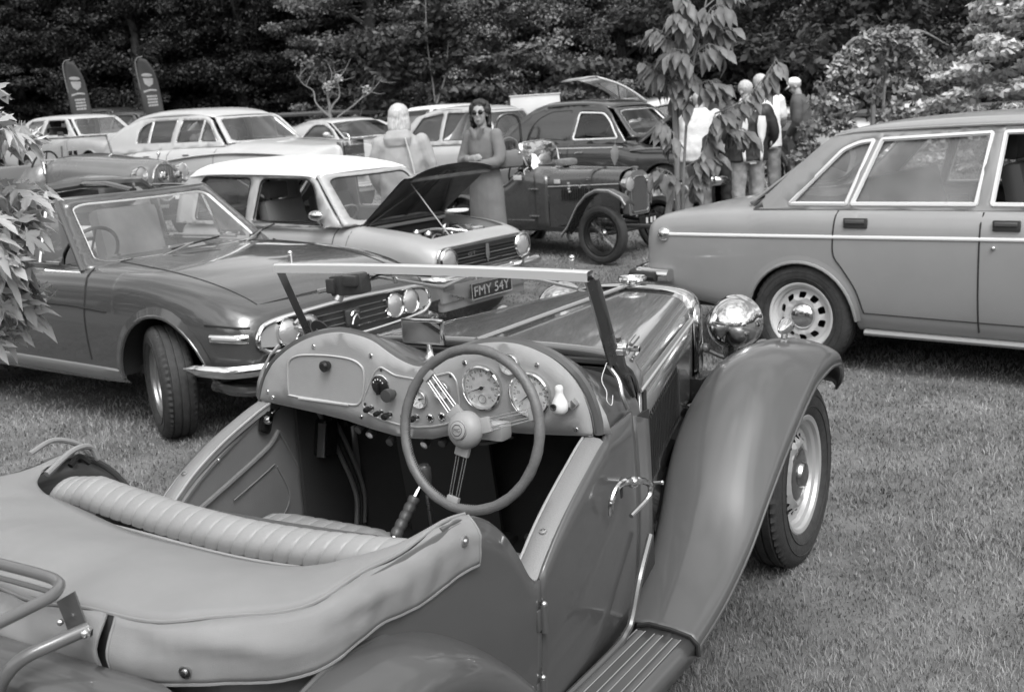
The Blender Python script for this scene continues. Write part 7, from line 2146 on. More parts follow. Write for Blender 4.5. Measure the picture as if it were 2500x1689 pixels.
def hand(mb, w, d, side, palm_n, r=1.0):
  """palm and five bent fingers from the wrist w along d; palm faces palm_n"""
  w = Vector(w); d = Vector(d).normalized(); pn = Vector(palm_n); pn = (pn - d * pn.dot(d)).normalized(); t = d.cross(pn) * side
  mb.tube([w, w + d * .03, w + d * .085], [.024, .034, .036], n=8, flat=.5, flatdir=pn)
  for i, (l, o) in enumerate(((.070, -.028), (.080, -.010), (.076, .009), (.060, .026))):
    b = w + d * .080 + t * o
    m = b + d * l * .5 + pn * .010
    e = m + d * l * .35 + pn * l * .35
    mb.tube([b - d * .02, b, m, e], [.0095, .0095, .0090, .0080], n=6)
  b = w + d * .03 - t * .028
  mb.tube([b, b + d * .03 - t * .022 + pn * .01, b + d * .06 - t * .026 + pn * .018], [.013, .011, .009], n=6)
def head(mb, c, f, up=(0, 0, 1), s=1.0):
  """head at c looking along f: skull, jaw, nose, ears, brow"""
  c = Vector(c); f = Vector(f).normalized(); up = Vector(up); up = (up - f * up.dot(f)).normalized(); r = f.cross(up)
  def P(a, b, d): return c + r * (a * s) + f * (b * s) + up * (d * s)
  def ell(p, a, b, d, nu=16, nv=12):
    vs = []; fs = []
    for i in range(nv + 1):
      th = PI * i / nv
      for j in range(nu):
        q = 2 * PI * j / nu
        vs.append(p + r * (a * s * math.sin(th) * math.cos(q)) + f * (b * s * math.sin(th) * math.sin(q)) + up * (d * s * math.cos(th)))
    for i in range(nv):
      for j in range(nu):
        j2 = (j + 1) % nu
        fs.append((i * nu + j, (i + 1) * nu + j, (i + 1) * nu + j2, i * nu + j2))
    mb.add(vs, fs)
  ell(P(0, -.012, .03), .073, .092, .085)
  ell(P(0, .022, -.035), .056, .062, .080)
  ell(P(0, .050, -.088), .028, .024, .022)
  ell(P(0, .088, -.015), .012, .020, .020); ell(P(0, .080, .010), .010, .012, .026)
  ell(P(-.074, -.01, -.008), .010, .020, .032, 8, 8); ell(P(.074, -.01, -.008), .010, .020, .032, 8, 8)
  ell(P(-.032, .066, -.028), .018, .012, .014, 8, 6); ell(P(.032, .066, -.028), .018, .012, .014, 8, 6)
  ell(P(0, .080, -.055), .022, .009, .006, 8, 6); ell(P(0, .078, -.066), .019, .009, .006, 8, 6)
  return P
def fleshed(mb, name, m, root, vox=.009, wrinkle=0.0, wsize=.12, smooth=3):
  o = mb.build(name, m, root, angle=180, recalc=True)
  r_ = o.modifiers.new('remesh', 'REMESH'); r_.mode = 'VOXEL'; r_.voxel_size = vox; r_.use_smooth_shade = True
  s_ = o.modifiers.new('smooth', 'SMOOTH'); s_.factor = .5; s_.iterations = smooth
  if wrinkle:
    t = bpy.data.textures.new('cloth_folds', 'CLOUDS')
    t.noise_scale = wsize; t.noise_depth = 1
    d = o.modifiers.new('folds', 'DISPLACE'); d.texture = t; d.strength = wrinkle; d.mid_level = .5
  return o
def hair_cap(root, P, m, name, length=.0, curl=0.0, back=.0, vol=1.0, fringe=.0):
  mb = MB(); r0 = random.Random(3)
  def e(p, a, b, d):
    mb.ball(p, 1, 14, 10, (a, b, d))
  e(P(0, -.022, .050), .086 * vol, .094 * vol, .086 * vol)
  if length:
    for a in (-1, 1):
      e(P(a * .068, -.028, -.02 - length * .3), .034 * vol, .060, .07 + length * .4)
    e(P(0, -.070, -.02 - length * .3), .080 * vol, .045, .09 + length * .4)
  if curl:
    for i in range(120):
      th = r0.uniform(0, PI * .62); q = r0.uniform(0, 2 * PI)
      x = math.sin(th) * math.cos(q); y = math.sin(th) * math.sin(q); z = math.cos(th)
      if y > .45 and z < .55:
        continue
      e(P(x * .092, -.02 + y * .095, .045 + z * .085), .020, .020, .020)
    for i in range(90):
      q = r0.uniform(PI * .95, PI * 2.05)
      x = math.cos(q); y = math.sin(q)
      e(P(x * .092, -.01 + y * .088, r0.uniform(-.13, .05)), .020, .020, .020)
  return fleshed(mb, name, m, root, vox=.008, smooth=1 if curl else 4, wrinkle=.012 if curl else .008, wsize=.03)
def person(label, x, y, face, build, group=None, h=1.0):
  root = thing('person', label, 'person', (x, y, terr(x, y)), R(face), group)
  root.scale = (h, h, h)
  build(root)
  return root
JEANS = mat('jeans_denim', .15, rough=.85, var=.25, vscale=14, bump=.4, bscale=200)
def legs(mb, m_root, spread=.10, bend=0.0, r=(.085, .062, .055), hip=.93, lean=(0, 0)):
  for s in (-1, 1):
    limb(mb, [(s * .085 + lean[0], lean[1], hip), (s * (spread - .005), .012 + bend, .50), (s * spread, -.01, .09)], list(r))
def shoes(root, spread=.10, m=DARK, turn=0):
  for s in (-1, 1):
    b = MB(); b.box((s * spread, .055, .045), (.095, .27, .085), bev=.03)
    b.build('shoe', m, root)
# 1 the woman in sunglasses, arms folded, coat-dress to the calf
def b1(root):
  b = MB()
  P = head(b, (.0, .03, 1.585), (-.42, .90, .02))
  limb(b, [(0, .0, 1.42), (0, .015, 1.52)], [.050, .048])
  torso(b, [(0, 0, .95, .155, .105, 0), (0, 0, 1.1, .125, .09, 0), (0, 0, 1.25, .15, .10, 0), (0, 0, 1.38, .15, .085, 0), (0, 0, 1.43, .07, .06, 0)])
  legs(b, root, .075)
  for s in (-1, 1):
    limb(b, [(s * .165, 0, 1.375), (s * .225, .06, 1.14), (s * .02, .215, 1.13 + .03 * s)], [.048, .042, .028])
    hand(b, (s * .02, .215, 1.13 + .03 * s), (-s, .05, .12), s, (0, -1, .1))
  fleshed(b, 'body', SKIN, root, vox=.0085)
  d = MB()
  torso(d, [(0, 0, .46, .200, .155, 0), (0, 0, .60, .200, .150, 0), (0, 0, .80, .195, .140, 0), (0, 0, .95, .185, .130, 0), (0, 0, 1.08, .150, .108, 0), (0, .005, 1.22, .165, .122, 0), (0, 0, 1.36, .180, .105, 0), (0, 0, 1.42, .12, .085, 0), (0, 0, 1.455, .07, .07, 0)])
  for s in (-1, 1):
    limb(d, [(s * .170, 0, 1.375), (s * .232, .06, 1.135), (s * .04, .208, 1.13 + .03 * s)], [.068, .060, .045])
    d.box((s * .05, .095, 1.40), (.05, .03, .14), rot=Matrix.Rotation(R(s * 28), 3, 'Y'), bev=.01)
  C = mat('grey_coat_cloth', .15, rough=.9, var=.1, vscale=10, bump=.5, bscale=300)
  fleshed(d, 'coat_dress', C, root, vox=.010, wrinkle=.009, wsize=.12)
  MB().box((.15, .13, .60), (.010, .008, .28)).build('coat_vent', BLACK, root)
  hair_cap(root, P, mat('dark_hair', .02, rough=.7), 'hair', length=0, curl=1, vol=.98)
  g = MB()
  for s in (-1, 1):
    p = P(s * .031, .088, .014); g.ball(p, 1, 12, 8, (.034, .014, .024))
  g.build('sunglasses', BLACKG, root)
  MB().tube([P(-.074, 0, .022), P(-.056, .076, .022), P(.056, .076, .022), P(.074, 0, .022)], .0035, n=5).build('glasses_arm', BLACKG, root)
  MB().tube([P(-.018, .087, -.058), P(0, .091, -.060), P(.018, .087, -.058)], .003, n=5).build('lips', mat('lip_tone', .22, rough=.5), root)
  for s in (-1, 1):
    MB().lathe([(.036, 0), (.034, .06)], 12, c=(s * .075, 0, .02)).box((s * .075, .06, .03), (.08, .22, .05), bev=.02).build('shoe', BLACKG, root)
person('woman in dark sunglasses with curly dark hair and long grey coat-dress, arms folded', -.16, 11.7, 140, b1, h=1.03)
# her handbag hangs from the crook of the arm
hb_ = thing('handbag', 'grey leather handbag hanging at the left elbow of the woman in sunglasses', 'handbag', (.095, 11.62, 1.17 + terr(-.16, 11.7)), R(15))
MB().box((0, 0, 0), (.28, .10, .17), bev=.045).build('bag_body', mat('bag_leather', .13, rough=.45, bump=.4, bscale=60), hb_)
MB().tube(crom([(-.10, 0, .07), (-.08, 0, .17), (0, 0, .21), (.08, 0, .17), (.10, 0, .07)], 6), .009, n=6).build('bag_handle', mat('bag_leather', .13), hb_)
for sx in (-.09, .09):
  MB().ball((sx, -.055, .055), .012, 10, 6).build('stud', CHROME, hb_)
# 2 pale-haired person seen from behind in a light jacket
def b2(root):
  b = MB(); P = head(b, (0, .02, 1.56), (0, 1, -.05))
  limb(b, [(0, 0, 1.40), (0, .01, 1.50)], [.052, .050])
  torso(b, [(0, 0, .92, .17, .12, 0), (0, 0, 1.1, .15, .10, 0), (0, 0, 1.3, .17, .11, 0), (0, 0, 1.40, .12, .08, 0)])
  legs(b, root)
  for s in (-1, 1):
    limb(b, [(s * .18, 0, 1.36), (s * .25, .02, 1.10), (s * .23, .14, .90)], [.05, .042, .028])
    hand(b, (s * .23, .14, .90), (0, .4, -.9), s, (-s, 0, 0))
  fleshed(b, 'body', SKIN, root)
  d = MB()
  torso(d, [(0, 0, .74, .235, .165, 0), (0, 0, .88, .230, .165, 0), (0, -.005, 1.05, .215, .150, 0), (0, -.01, 1.22, .215, .145, 0), (0, -.01, 1.34, .20, .125, 0), (0, -.01, 1.42, .13, .10, 0), (0, -.01, 1.47, .085, .085, 0)])
  for s in (-1, 1):
    limb(d, [(s * .19, -.005, 1.355), (s * .268, .02, 1.10), (s * .245, .13, .92)], [.078, .068, .052])
  torso(d, [(0, -.10, 1.33, .12, .05, 0), (0, -.11, 1.40, .13, .06, 0), (0, -.085, 1.47, .10, .06, 0)])
  J = mat('pale_jacket_cloth', .30, rough=.85, var=.08, vscale=8)
  fleshed(d, 'jacket', J, root, vox=.010, wrinkle=.022, wsize=.12)
  MB().tube(crom([(.08, -.165, 1.40), (.125, -.17, 1.2), (.16, -.175, .98), (.19, -.17, .82)], 5), .014, n=6, flat=.4).build('bag_strap', mat('strap_cloth', .5, rough=.8), root)
  t = MB(); legs(t, root, r=(.10, .075, .065)); fleshed(t, 'trousers', JEANS, root, vox=.014, wrinkle=.01)
  hair_cap(root, P, mat('pale_hair', .40, rough=.6, var=.45, vscale=30, stretch=(6, 6, .5)), 'hair', length=.09, vol=1.12)
  shoes(root)
person('pale-haired person from behind in a light crumpled hooded jacket, near the raised small bonnet', -.93, 10.9, -8, b2, h=1.04)
def man(label, x, y, face, top, trousers, hair, lean=.0, tshirt=False, cap=False, h=1.0, look=(0, 1, -.1), top_name='shirt', arms=None, patches=False, wide=1.0, wr=.016, headless=False):
  def bb(root):
    L = lean
    b = MB(); hc = (0, .03 + L * .62, 1.60 - L * .25)
    P = head(b, hc, look)
    limb(b, [(0, L * .45, 1.42 - L * .12), (0, .01 + L * .58, 1.53 - L * .2)], [.058, .056])
    tz_ = lambda z: L * max(0, z - .95) * 1.0
    torso(b, [(0, 0, .93, .165, .12, 0), (0, tz_(1.1), 1.1, .15, .11, 0), (0, tz_(1.3), 1.3, .18, .12, 0), (0, tz_(1.42), 1.42 - L * .1, .12, .09, 0)])
    legs(b, root, .12)
    A = arms or {1: [(.20, .5 * L, 1.38 - L * .1), (.27, .06 + .5 * L, 1.12 - L * .1), (.20, .26 + .5 * L, 1.02)], -1: [(-.20, .5 * L, 1.38 - L * .1), (-.27, .06 + .5 * L, 1.12 - L * .1), (-.20, .26 + .5 * L, 1.02)]}
    for s in (-1, 1):
      p = A[s]
      limb(b, p, [.055, .045, .031])
      d = Vector(p[2]) - Vector(p[1])
      hand(b, p[2], d, s, (-s, 0, .2))
    fleshed(b, 'body', SKIN, root)
    d = MB()
    w = wide
    torso(d, [(0, 0, .82, .205 * w, .145, 0), (0, 0, .95, .205 * w, .145, 0), (0, tz_(1.1), 1.1, .20 * w, .14, 0), (0, tz_(1.25), 1.25, .215 * w, .145, 0), (0, tz_(1.36), 1.36, .205 * w, .125, 0), (0, tz_(1.43), 1.43 - L * .08, .13 * w, .10, 0), (0, tz_(1.47), 1.475 - L * .1, .085, .08, 0)])
    for s in (-1, 1):
      p = A[s]
      if tshirt:
        m = tuple((Vector(p[0]) * .35 + Vector(p[1]) * .65))
        limb(d, [p[0], m], [.078, .078])
      else:
        e = tuple(Vector(p[1]) * .08 + Vector(p[2]) * .92)
        limb(d, [p[0], p[1], e], [.080 * w, .070, .052])
    o = fleshed(d, top_name, top, root, vox=.012, wrinkle=wr, wsize=.10)
    t = MB(); legs(t, root, .12, r=(.108, .082, .075)); torso(t, [(0, 0, .80, .19, .135, 0), (0, 0, .95, .180, .13, 0)])
    fleshed(t, 'trousers', trousers, root, vox=.013, wrinkle=.020, wsize=.09)
    shoes(root, .12)
    if cap:
      c = MB(); c.ball(P(0, -.012, .058), 1, 16, 10, (.092, .102, .072)); fleshed(c, 'cap', mat('white_cap_cloth', .70, rough=.8), root, vox=.008)
      f = Vector(look).normalized(); r = f.cross(Vector((0, 0, 1))).normalized()
      rows = [[tuple(Vector(P(0, .06 + .085 * k * math.cos(q), .045 - .02 * k)) + r * (.082 * math.sin(q) * (1 - .1 * k))) for q in np.linspace(-PI / 2, PI / 2, 11)] for k in (0, .5, 1)]
      MB().grid(rows).build('cap_peak', mat('white_cap_cloth', .70), root, solid=.008)
    else:
      hair_cap(root, P, hair, 'hair')
    if patches:
      for s in (-1, 1):
        pts = [(s * .075, 1.33), (s * .150, 1.32), (s * .165, 1.22), (s * .150, 1.10), (s * .120, 1.02), (s * .125, .92), (s * .110, .82), (s * .085, .83), (s * .090, .95), (s * .085, 1.05), (s * .060, 1.14), (s * .055, 1.24)]
        q = MB(); patch(q, pts if s > 0 else pts[::-1], [], lambda u, v: (u, -.164 + .25 * u * u + tz_(v) - (.006 if v > 1.2 else 0), v), dense=.08)
        q.build('pale_panel', mat('pale_jacket_panel', .62, rough=.7), root, solid=.012, soff=0)
      for z, w_ in ((1.385, .09), (.80, .07)):
        q = MB()
        for i in range(9):
          q.box((-w_ / 2 + w_ * i / 8, -.155 + tz_(z) + (.012 if z > 1.2 else -.004), z + .002 * (i % 2)), (w_ / 14, .006, .012))
        q.build('embroidery', mat('pale_jacket_panel', .62), root)
      for s in (-1, 1):
        MB().ball((s * .285, .02, 1.02), 1, 10, 6, (.012, .03, .05)).build('elbow_patch', mat('pale_jacket_panel', .62), root)
    return root
  return person(label, x, y, face, bb, h=h)
HAIR_G = mat('grey_hair', .40, rough=.7, var=.2, vscale=40)
HAIR_D = mat('dark_hair', .02, rough=.7)
STR = mat('pale_striped_cloth', .52, rough=.85, var=.15, vscale=18, stretch=(1, 1, 8))
man('man bending over an engine in pale tee shirt and jeans, behind the sapling', 2.32, 13.7, -28, STR, JEANS, HAIR_G, lean=.38, tshirt=True, h=1.0, wr=.022)
man('man from behind in black motorcycle jacket with two long white back panels', 2.86, 13.25, 8, mat('black_jacket_cloth', .018, rough=.55, bump=.4, bscale=60), mat('pale_denim', .22, rough=.85, var=.3, vscale=12), HAIR_G, patches=True, wide=1.16, h=1.0, top_name='jacket', look=(-.2, 1, -.75),
  arms={1: [(.22, 0, 1.37), (.31, .0, 1.12), (.26, .16, .95)], -1: [(-.22, 0, 1.37), (-.32, .0, 1.12), (-.27, .16, .95)]})
man('man in plain white tee shirt seen from behind, between jacketed and capped men', 3.32, 14.4, 2, mat('white_tee_cloth', .74, rough=.8), mat('pale_denim', .22), HAIR_G, tshirt=True, h=1.05, lean=.20, look=(-.5, 1, -.6))
man('older man in white baseball cap and grey jacket looking down', 4.20, 15.9, 68, mat('grey_jacket_cloth', .08, rough=.8), mat('black_trouser_cloth', .02, rough=.8), HAIR_G, cap=True, h=.985, lean=.12, look=(0, 1, -.55), top_name='jacket',
  arms={1: [(.20, .05, 1.36), (.24, .05, 1.10), (.12, .18, .92)], -1: [(-.20, .05, 1.36), (-.24, .05, 1.10), (-.12, .18, .92)]})
man('dark-haired person in black mostly hidden by sapling leaves, behind the bending man', 2.78, 14.7, 150, mat('black_jacket_cloth', .018), mat('black_trouser_cloth', .02), HAIR_D, h=1.0)
def seated(root):
  b = MB(); P = head(b, (0, .0, .62), (0, 1, 0)); limb(b, [(0, 0, .45), (0, 0, .55)], [.055, .052])
  torso(b, [(0, 0, 0, .17, .12, 0), (0, 0, .2, .17, .12, 0), (0, 0, .38, .20, .12, 0), (0, 0, .46, .12, .09, 0)])
  fleshed(b, 'body', SKIN, root)
  d = MB(); torso(d, [(0, 0, -.02, .19, .14, 0), (0, 0, .2, .19, .14, 0), (0, 0, .38, .22, .14, 0), (0, 0, .48, .11, .09, 0)])
  for s in (-1, 1):
    limb(d, [(s * .2, 0, .40), (s * .24, .10, .18), (s * .18, .34, .26)], [.07, .06, .045])
  fleshed(d, 'shirt', mat('driver_shirt', .3, rough=.8), root, vox=.012, wrinkle=.015)
  hair_cap(root, P, HAIR_G, 'hair')
def place_local(hd, x, y, lx, ly):
  h = R(hd); return x + lx * math.sin(h) - ly * math.cos(h), y + lx * math.cos(h) + ly * math.sin(h)
px_, py_ = place_local(125.3, -2.59, 15.83, -1.72, -.34)
sp_ = thing('person', 'driver with grey hair sitting behind the windscreen of the cream limousine', 'person', (px_, py_, .80 + terr(-2.59, 15.83)), R(-125.3))
seated(sp_)
# ------------------------------------------------------------------ trees and other plants
def leaf_mat(name, v, var=.35, rough=.5, trans=.25):
  m = bpy.data.materials.new(name); m.use_nodes = True
  nt = m.node_tree; b = nt.nodes['Principled BSDF']
  b.inputs['Roughness'].default_value = rough
  b.inputs['Specular IOR Level'].default_value = .3
  a = nt.nodes.new('ShaderNodeAttribute'); a.attribute_name = 'tone'
  mu = nt.nodes.new('ShaderNodeMath'); mu.operation = 'MULTIPLY'; mu.inputs[1].default_value = v
  nt.links.new(a.outputs['Fac'], mu.inputs[0]); nt.links.new(mu.outputs['Value'], b.inputs['Base Color'])
  t = nt.nodes.new('ShaderNodeBsdfTranslucent')
  nt.links.new(mu.outputs['Value'], t.inputs['Color'])
  mx = nt.nodes.new('ShaderNodeMixShader'); mx.inputs['Fac'].default_value = trans
  o = nt.nodes['Material Output']
  nt.links.new(b.outputs['BSDF'], mx.inputs[1]); nt.links.new(t.outputs['BSDF'], mx.inputs[2]); nt.links.new(mx.outputs['Shader'], o.inputs['Surface'])
  return m
def leaf_cloud(seed, clumps, per, size, flat=.5, elong=1.7, droop=.2, cv=1.3):
  """clumps: list of (x, y, z, radius); returns mesh of small folded leaves gathered into clumps"""
  g = np.random.RandomState(seed)
  C = np.array(clumps, float)
  n = len(C) * per
  c = np.repeat(C, per, 0)
  d = g.randn(n, 3); d /= np.linalg.norm(d, axis=1)[:, None]
  rr = g.rand(n) ** .45
  p = c[:, :3] + d * rr[:, None] * c[:, 3:4] * np.array([1, 1, flat])
  nrm = d * .6 + g.randn(n, 3) * .55 + np.array([0, 0, .9]); nrm /= np.linalg.norm(nrm, axis=1)[:, None]
  t = np.cross(nrm, g.randn(n, 3)); t /= np.linalg.norm(t, axis=1)[:, None]
  t[:, 2] -= droop; t /= np.linalg.norm(t, axis=1)[:, None]
  b = np.cross(nrm, t)
  s = size * (.6 + .8 * g.rand(n))[:, None]
  V = np.empty((n, 4, 3))
  V[:, 0] = p - t * s * .5 * elong; V[:, 1] = p + b * s * .5 - nrm * s * .10; V[:, 2] = p + t * s * .5 * elong; V[:, 3] = p - b * s * .5 - nrm * s * .10
  me = bpy.data.meshes.new('leaves')
  me.vertices.add(n * 4); me.vertices.foreach_set('co', V.astype(np.float32).ravel())
  me.loops.add(n * 4); me.loops.foreach_set('vertex_index', np.arange(n * 4, dtype=np.int32))
  me.polygons.add(n); me.polygons.foreach_set('loop_start', (np.arange(n) * 4).astype(np.int32))
  me.update(calc_edges=True)
  tone = np.repeat((.6 + .8 * g.rand(n)) * np.repeat(1 - cv / 2 + cv * g.rand(len(C)) ** 1.15, per), 4)
  a = me.attributes.new('tone', 'FLOAT', 'POINT'); a.data.foreach_set('value', tone.astype(np.float32))
  return me
BARK = mat('bark', .05, rough=.9, var=.4, vscale=10, bump=1, bscale=40)
def branches(seed, h, r0, n_limb=9, spread=2.2, base=.15, wob=.25):
  g = random.Random(seed); mb = MB(); tips = []
  tr = [(0, 0, -.2)]
  for i in range(1, 8):
    tr.append((g.uniform(-wob, wob) * i / 8, g.uniform(-wob, wob) * i / 8, h * .85 * i / 7))
  mb.tube(crom(tr, 4), list(np.linspace(r0, r0 * .25, len(crom(tr, 4)))), n=8)
  T = crom(tr, 4)
  for k in range(n_limb):
    f = base + (1 - base) * (k + g.random()) / n_limb
    p = Vector(T[int(f * (len(T) - 1))]); a = k * 2.4 + g.uniform(-.4, .4); L = spread * (1.15 - f * .7) * g.uniform(.7, 1.1)
    d = Vector((math.cos(a), math.sin(a), g.uniform(.25, .7)))
    q = p + d * L * .5 + Vector((0, 0, g.uniform(-.05, .1))); e = q + Vector((d.x, d.y, d.z * .4)) * L * .5
    mb.tube(crom([p, q, e], 5), list(np.linspace(r0 * .38 * (1 - f * .5), r0 * .08, 11)), n=6)
    tips += [tuple(p + (q - p) * .7), tuple(q), tuple((q + e) / 2), tuple(e)]
    for m in range(2):
      e2 = q + Vector((g.uniform(-1, 1), g.uniform(-1, 1), g.uniform(-.1, .6))) * L * .4
      mb.tube([q, e2], [r0 * .12, r0 * .04], n=5); tips.append(tuple(e2))
  return mb, tips
def tree_variant(seed, h, spread, per, size, n_cl, flat, low=.06):
  g = random.Random(seed)
  mb, tips = branches(seed, h, .13 + h * .012, n_limb=12, spread=spread, base=.08)
  tr = mb.build('trunk_source', BARK, None, merge=False)
  cl = []
  for t in tips:
    cl.append((t[0], t[1], t[2], g.uniform(.35, .75)))
  for i in range(n_cl):
    a = g.uniform(0, 2 * PI); z = g.uniform(low * h, h)
    w = spread * (1.0 - .55 * abs(z / h - .38) ** 1.4) * (1 - .5 * max(0, z / h - .7) / .3) * g.uniform(.55, 1.05)
    cl.append((math.cos(a) * w, math.sin(a) * w, z, g.uniform(.30, .70)))
  me = leaf_cloud(seed, cl, per, size, flat=flat)
  tme = tr.data; bpy.data.objects.remove(tr)
  return tme, me
VARS = [tree_variant(101 + i, hh, sp, 190, .066, nc, fl) for i, (hh, sp, nc, fl) in enumerate([(8.5, 2.7, 190, .55), (9.5, 2.9, 200, .40), (7.8, 2.6, 180, .6), (10.5, 3.0, 210, .35), (8.0, 2.8, 190, .5)])]
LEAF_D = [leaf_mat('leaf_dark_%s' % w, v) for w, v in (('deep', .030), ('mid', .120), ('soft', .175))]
def plant_tree(var, x, y, s, rot, leaf, label, name='tree', group='trees of the dark wood behind the field', z=None, sx=1.0):
  o = thing(name, label, 'tree', (x, y, terr(x, y) if z is None else z), rot, group)
  o.scale = (s * sx, s * sx, s)
  tme, lme = VARS[var]
  t = bpy.data.objects.new('trunk', tme); link(t, o)
  if not lme.materials:
    lme.materials.append(leaf)
  c = bpy.data.objects.new('crown', lme); link(c, o)
  c.material_slots[0].link = 'OBJECT'; c.material_slots[0].material = leaf
  return o
_r = random.Random(21)
WHERE = ['far out at the left end of the wood', 'left of the banners, at the dark left end of the wood', 'just beyond the maple leaves at the left edge', 'left of the left banner', 'behind the left banner', 'between the two banners',
     'behind the right banner', 'behind the rear of the cream limousine', 'behind the limousine windscreen', 'behind the small bare tree', 'behind the silver coupe', 'behind the pale-haired person',
     'behind the woman in sunglasses', 'behind the box trailer', 'behind the black saloon roof', 'behind the raised tailgate', 'behind the sapling', 'behind the group of men', 'behind the weeping tree', 'behind the variegated tree, at the right end of the wood']
# front edge of the wood, seen behind the cars
i = 0
for x in np.arange(-22, 24, 2.35):
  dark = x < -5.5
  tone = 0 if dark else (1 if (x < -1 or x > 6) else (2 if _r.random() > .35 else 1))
  where = WHERE[min(len(WHERE) - 1, i)]
  yy = 34.5 + _r.uniform(-1, 1) + (1.5 if dark else 0) - max(0, x - 3) * .55
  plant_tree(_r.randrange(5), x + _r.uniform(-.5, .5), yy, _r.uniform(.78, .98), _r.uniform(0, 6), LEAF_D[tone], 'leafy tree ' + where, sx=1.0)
  i += 1
for x in np.arange(-26, 28, 3.1):
  dark = x < -4
  where = ('second row of the wood at left, behind the front trees' if dark else 'second row of the wood, behind the front trees')
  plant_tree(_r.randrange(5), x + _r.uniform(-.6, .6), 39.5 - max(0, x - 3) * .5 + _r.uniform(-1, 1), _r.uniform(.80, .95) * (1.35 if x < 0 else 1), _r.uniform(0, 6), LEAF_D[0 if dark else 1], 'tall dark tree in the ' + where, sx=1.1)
for x in np.arange(-28, 30, 4.6):
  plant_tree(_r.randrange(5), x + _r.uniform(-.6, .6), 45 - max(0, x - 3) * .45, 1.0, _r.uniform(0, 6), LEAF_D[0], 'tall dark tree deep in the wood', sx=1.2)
# the same wood goes on round the field, out of the frame, and shows in the paintwork
for k in range(26):
  a = R(62 + k * 236 / 25)
  rr_ = 30 + _r.uniform(-3, 4)
  plant_tree(_r.randrange(5), rr_ * math.sin(a), 8 + rr_ * math.cos(a), _r.uniform(.75, 1.0), _r.uniform(0, 6), LEAF_D[1], 'leafy tree of the belt round the field', z=0, sx=1.3)
# shrubs and small trees in front of the wood
def bush(name, label, cat, x, y, blobs, per, size, v, flat=.5, seed=5, trunk=None, elong=1.7, droop=.2, group=None, cv=1.2, trans=.25):
  o = thing(name, label, cat, (x, y, terr(x, y)), 0, group)
  me = leaf_cloud(seed, blobs, per, size, flat=flat, elong=elong, droop=droop, cv=cv)
  me.materials.append(leaf_mat(name + '_leaf', v, trans=trans))
  c = bpy.data.objects.new('crown' if cat == 'tree' else 'foliage', me); link(c, o)
  mb = MB()
  for t in (trunk or [[(0, 0, -.1), (.02, 0, .5), (0, .03, 1.0)]]):
    P = crom(t, 5) if len(t) > 2 else t
    mb.tube(P, list(np.linspace(.03, .008, len(P))), n=6)
  mb.build('stem' if cat != 'tree' else 'trunk', mat('pale_bark', .16, rough=.9, var=.3, vscale=12), o)
  return o
def blobs(seed, n, w, h0, h1, r0, r1, lean=0.0, top=.6):
  g = random.Random(seed); out = []
  for i in range(n):
    f = g.random(); z = h0 + (h1 - h0) * f
    k = w * (1 - (f * top) ** 1.5) * g.uniform(.2, 1)
    a = g.uniform(0, 2 * PI)
    out.append((math.cos(a) * k + lean * f, math.sin(a) * k, z, g.uniform(r0, r1)))
  return out
# layered light shrubs behind the sports car
bush('shrub', 'layered spreading shrub behind the woman in sunglasses, above the box trailer', 'shrub', .2, 30.5, blobs(1, 34, 2.0, .6, 2.7, .35, .6), 130, .11, .10, flat=.28, seed=31)
bush('shrub', 'low bright shrub beyond the black saloon roof', 'shrub', 2.4, 29.5, blobs(2, 26, 1.7, .5, 2.2, .3, .55), 120, .11, .085, flat=.35, seed=32)
bush('shrub', 'leafy shrub left of the woman, beyond the white hatchback', 'shrub', -2.4, 30.5, blobs(3, 30, 1.5, .4, 3.2, .3, .6), 120, .10, .075, flat=.5, seed=33)
bush('shrub', 'dense dark shrub right of the capped man', 'shrub', 7.6, 24.5, blobs(4, 60, 2.6, .3, 4.2, .4, .8), 150, .11, .050, flat=.6, seed=34)
bush('shrub', 'dense dark shrub above the grey saloon roof', 'shrub', 11.2, 24.0, blobs(6, 60, 2.6, .3, 4.6, .4, .8), 150, .11, .045, flat=.6, seed=36)
bush('shrub', 'dense shrub between the sapling and the capped man', 'shrub', 4.6, 26.0, blobs(7, 60, 2.2, .3, 4.6, .4, .8), 150, .11, .045, flat=.6, seed=37)
bush('slim_tree', 'slim pale-stemmed young tree at the edge of the wood', 'tree', -1.6, 29.5, blobs(8, 24, .9, 2.0, 4.6, .3, .5), 90, .10, .06, flat=.5, seed=38, trunk=[[(0, 0, 0), (.03, 0, 1.4), (-.05, 0, 2.8), (0, 0, 4.2)], [(.03, 0, 1.2), (.35, 0, 2.0), (.5, 0, 3.0)]])
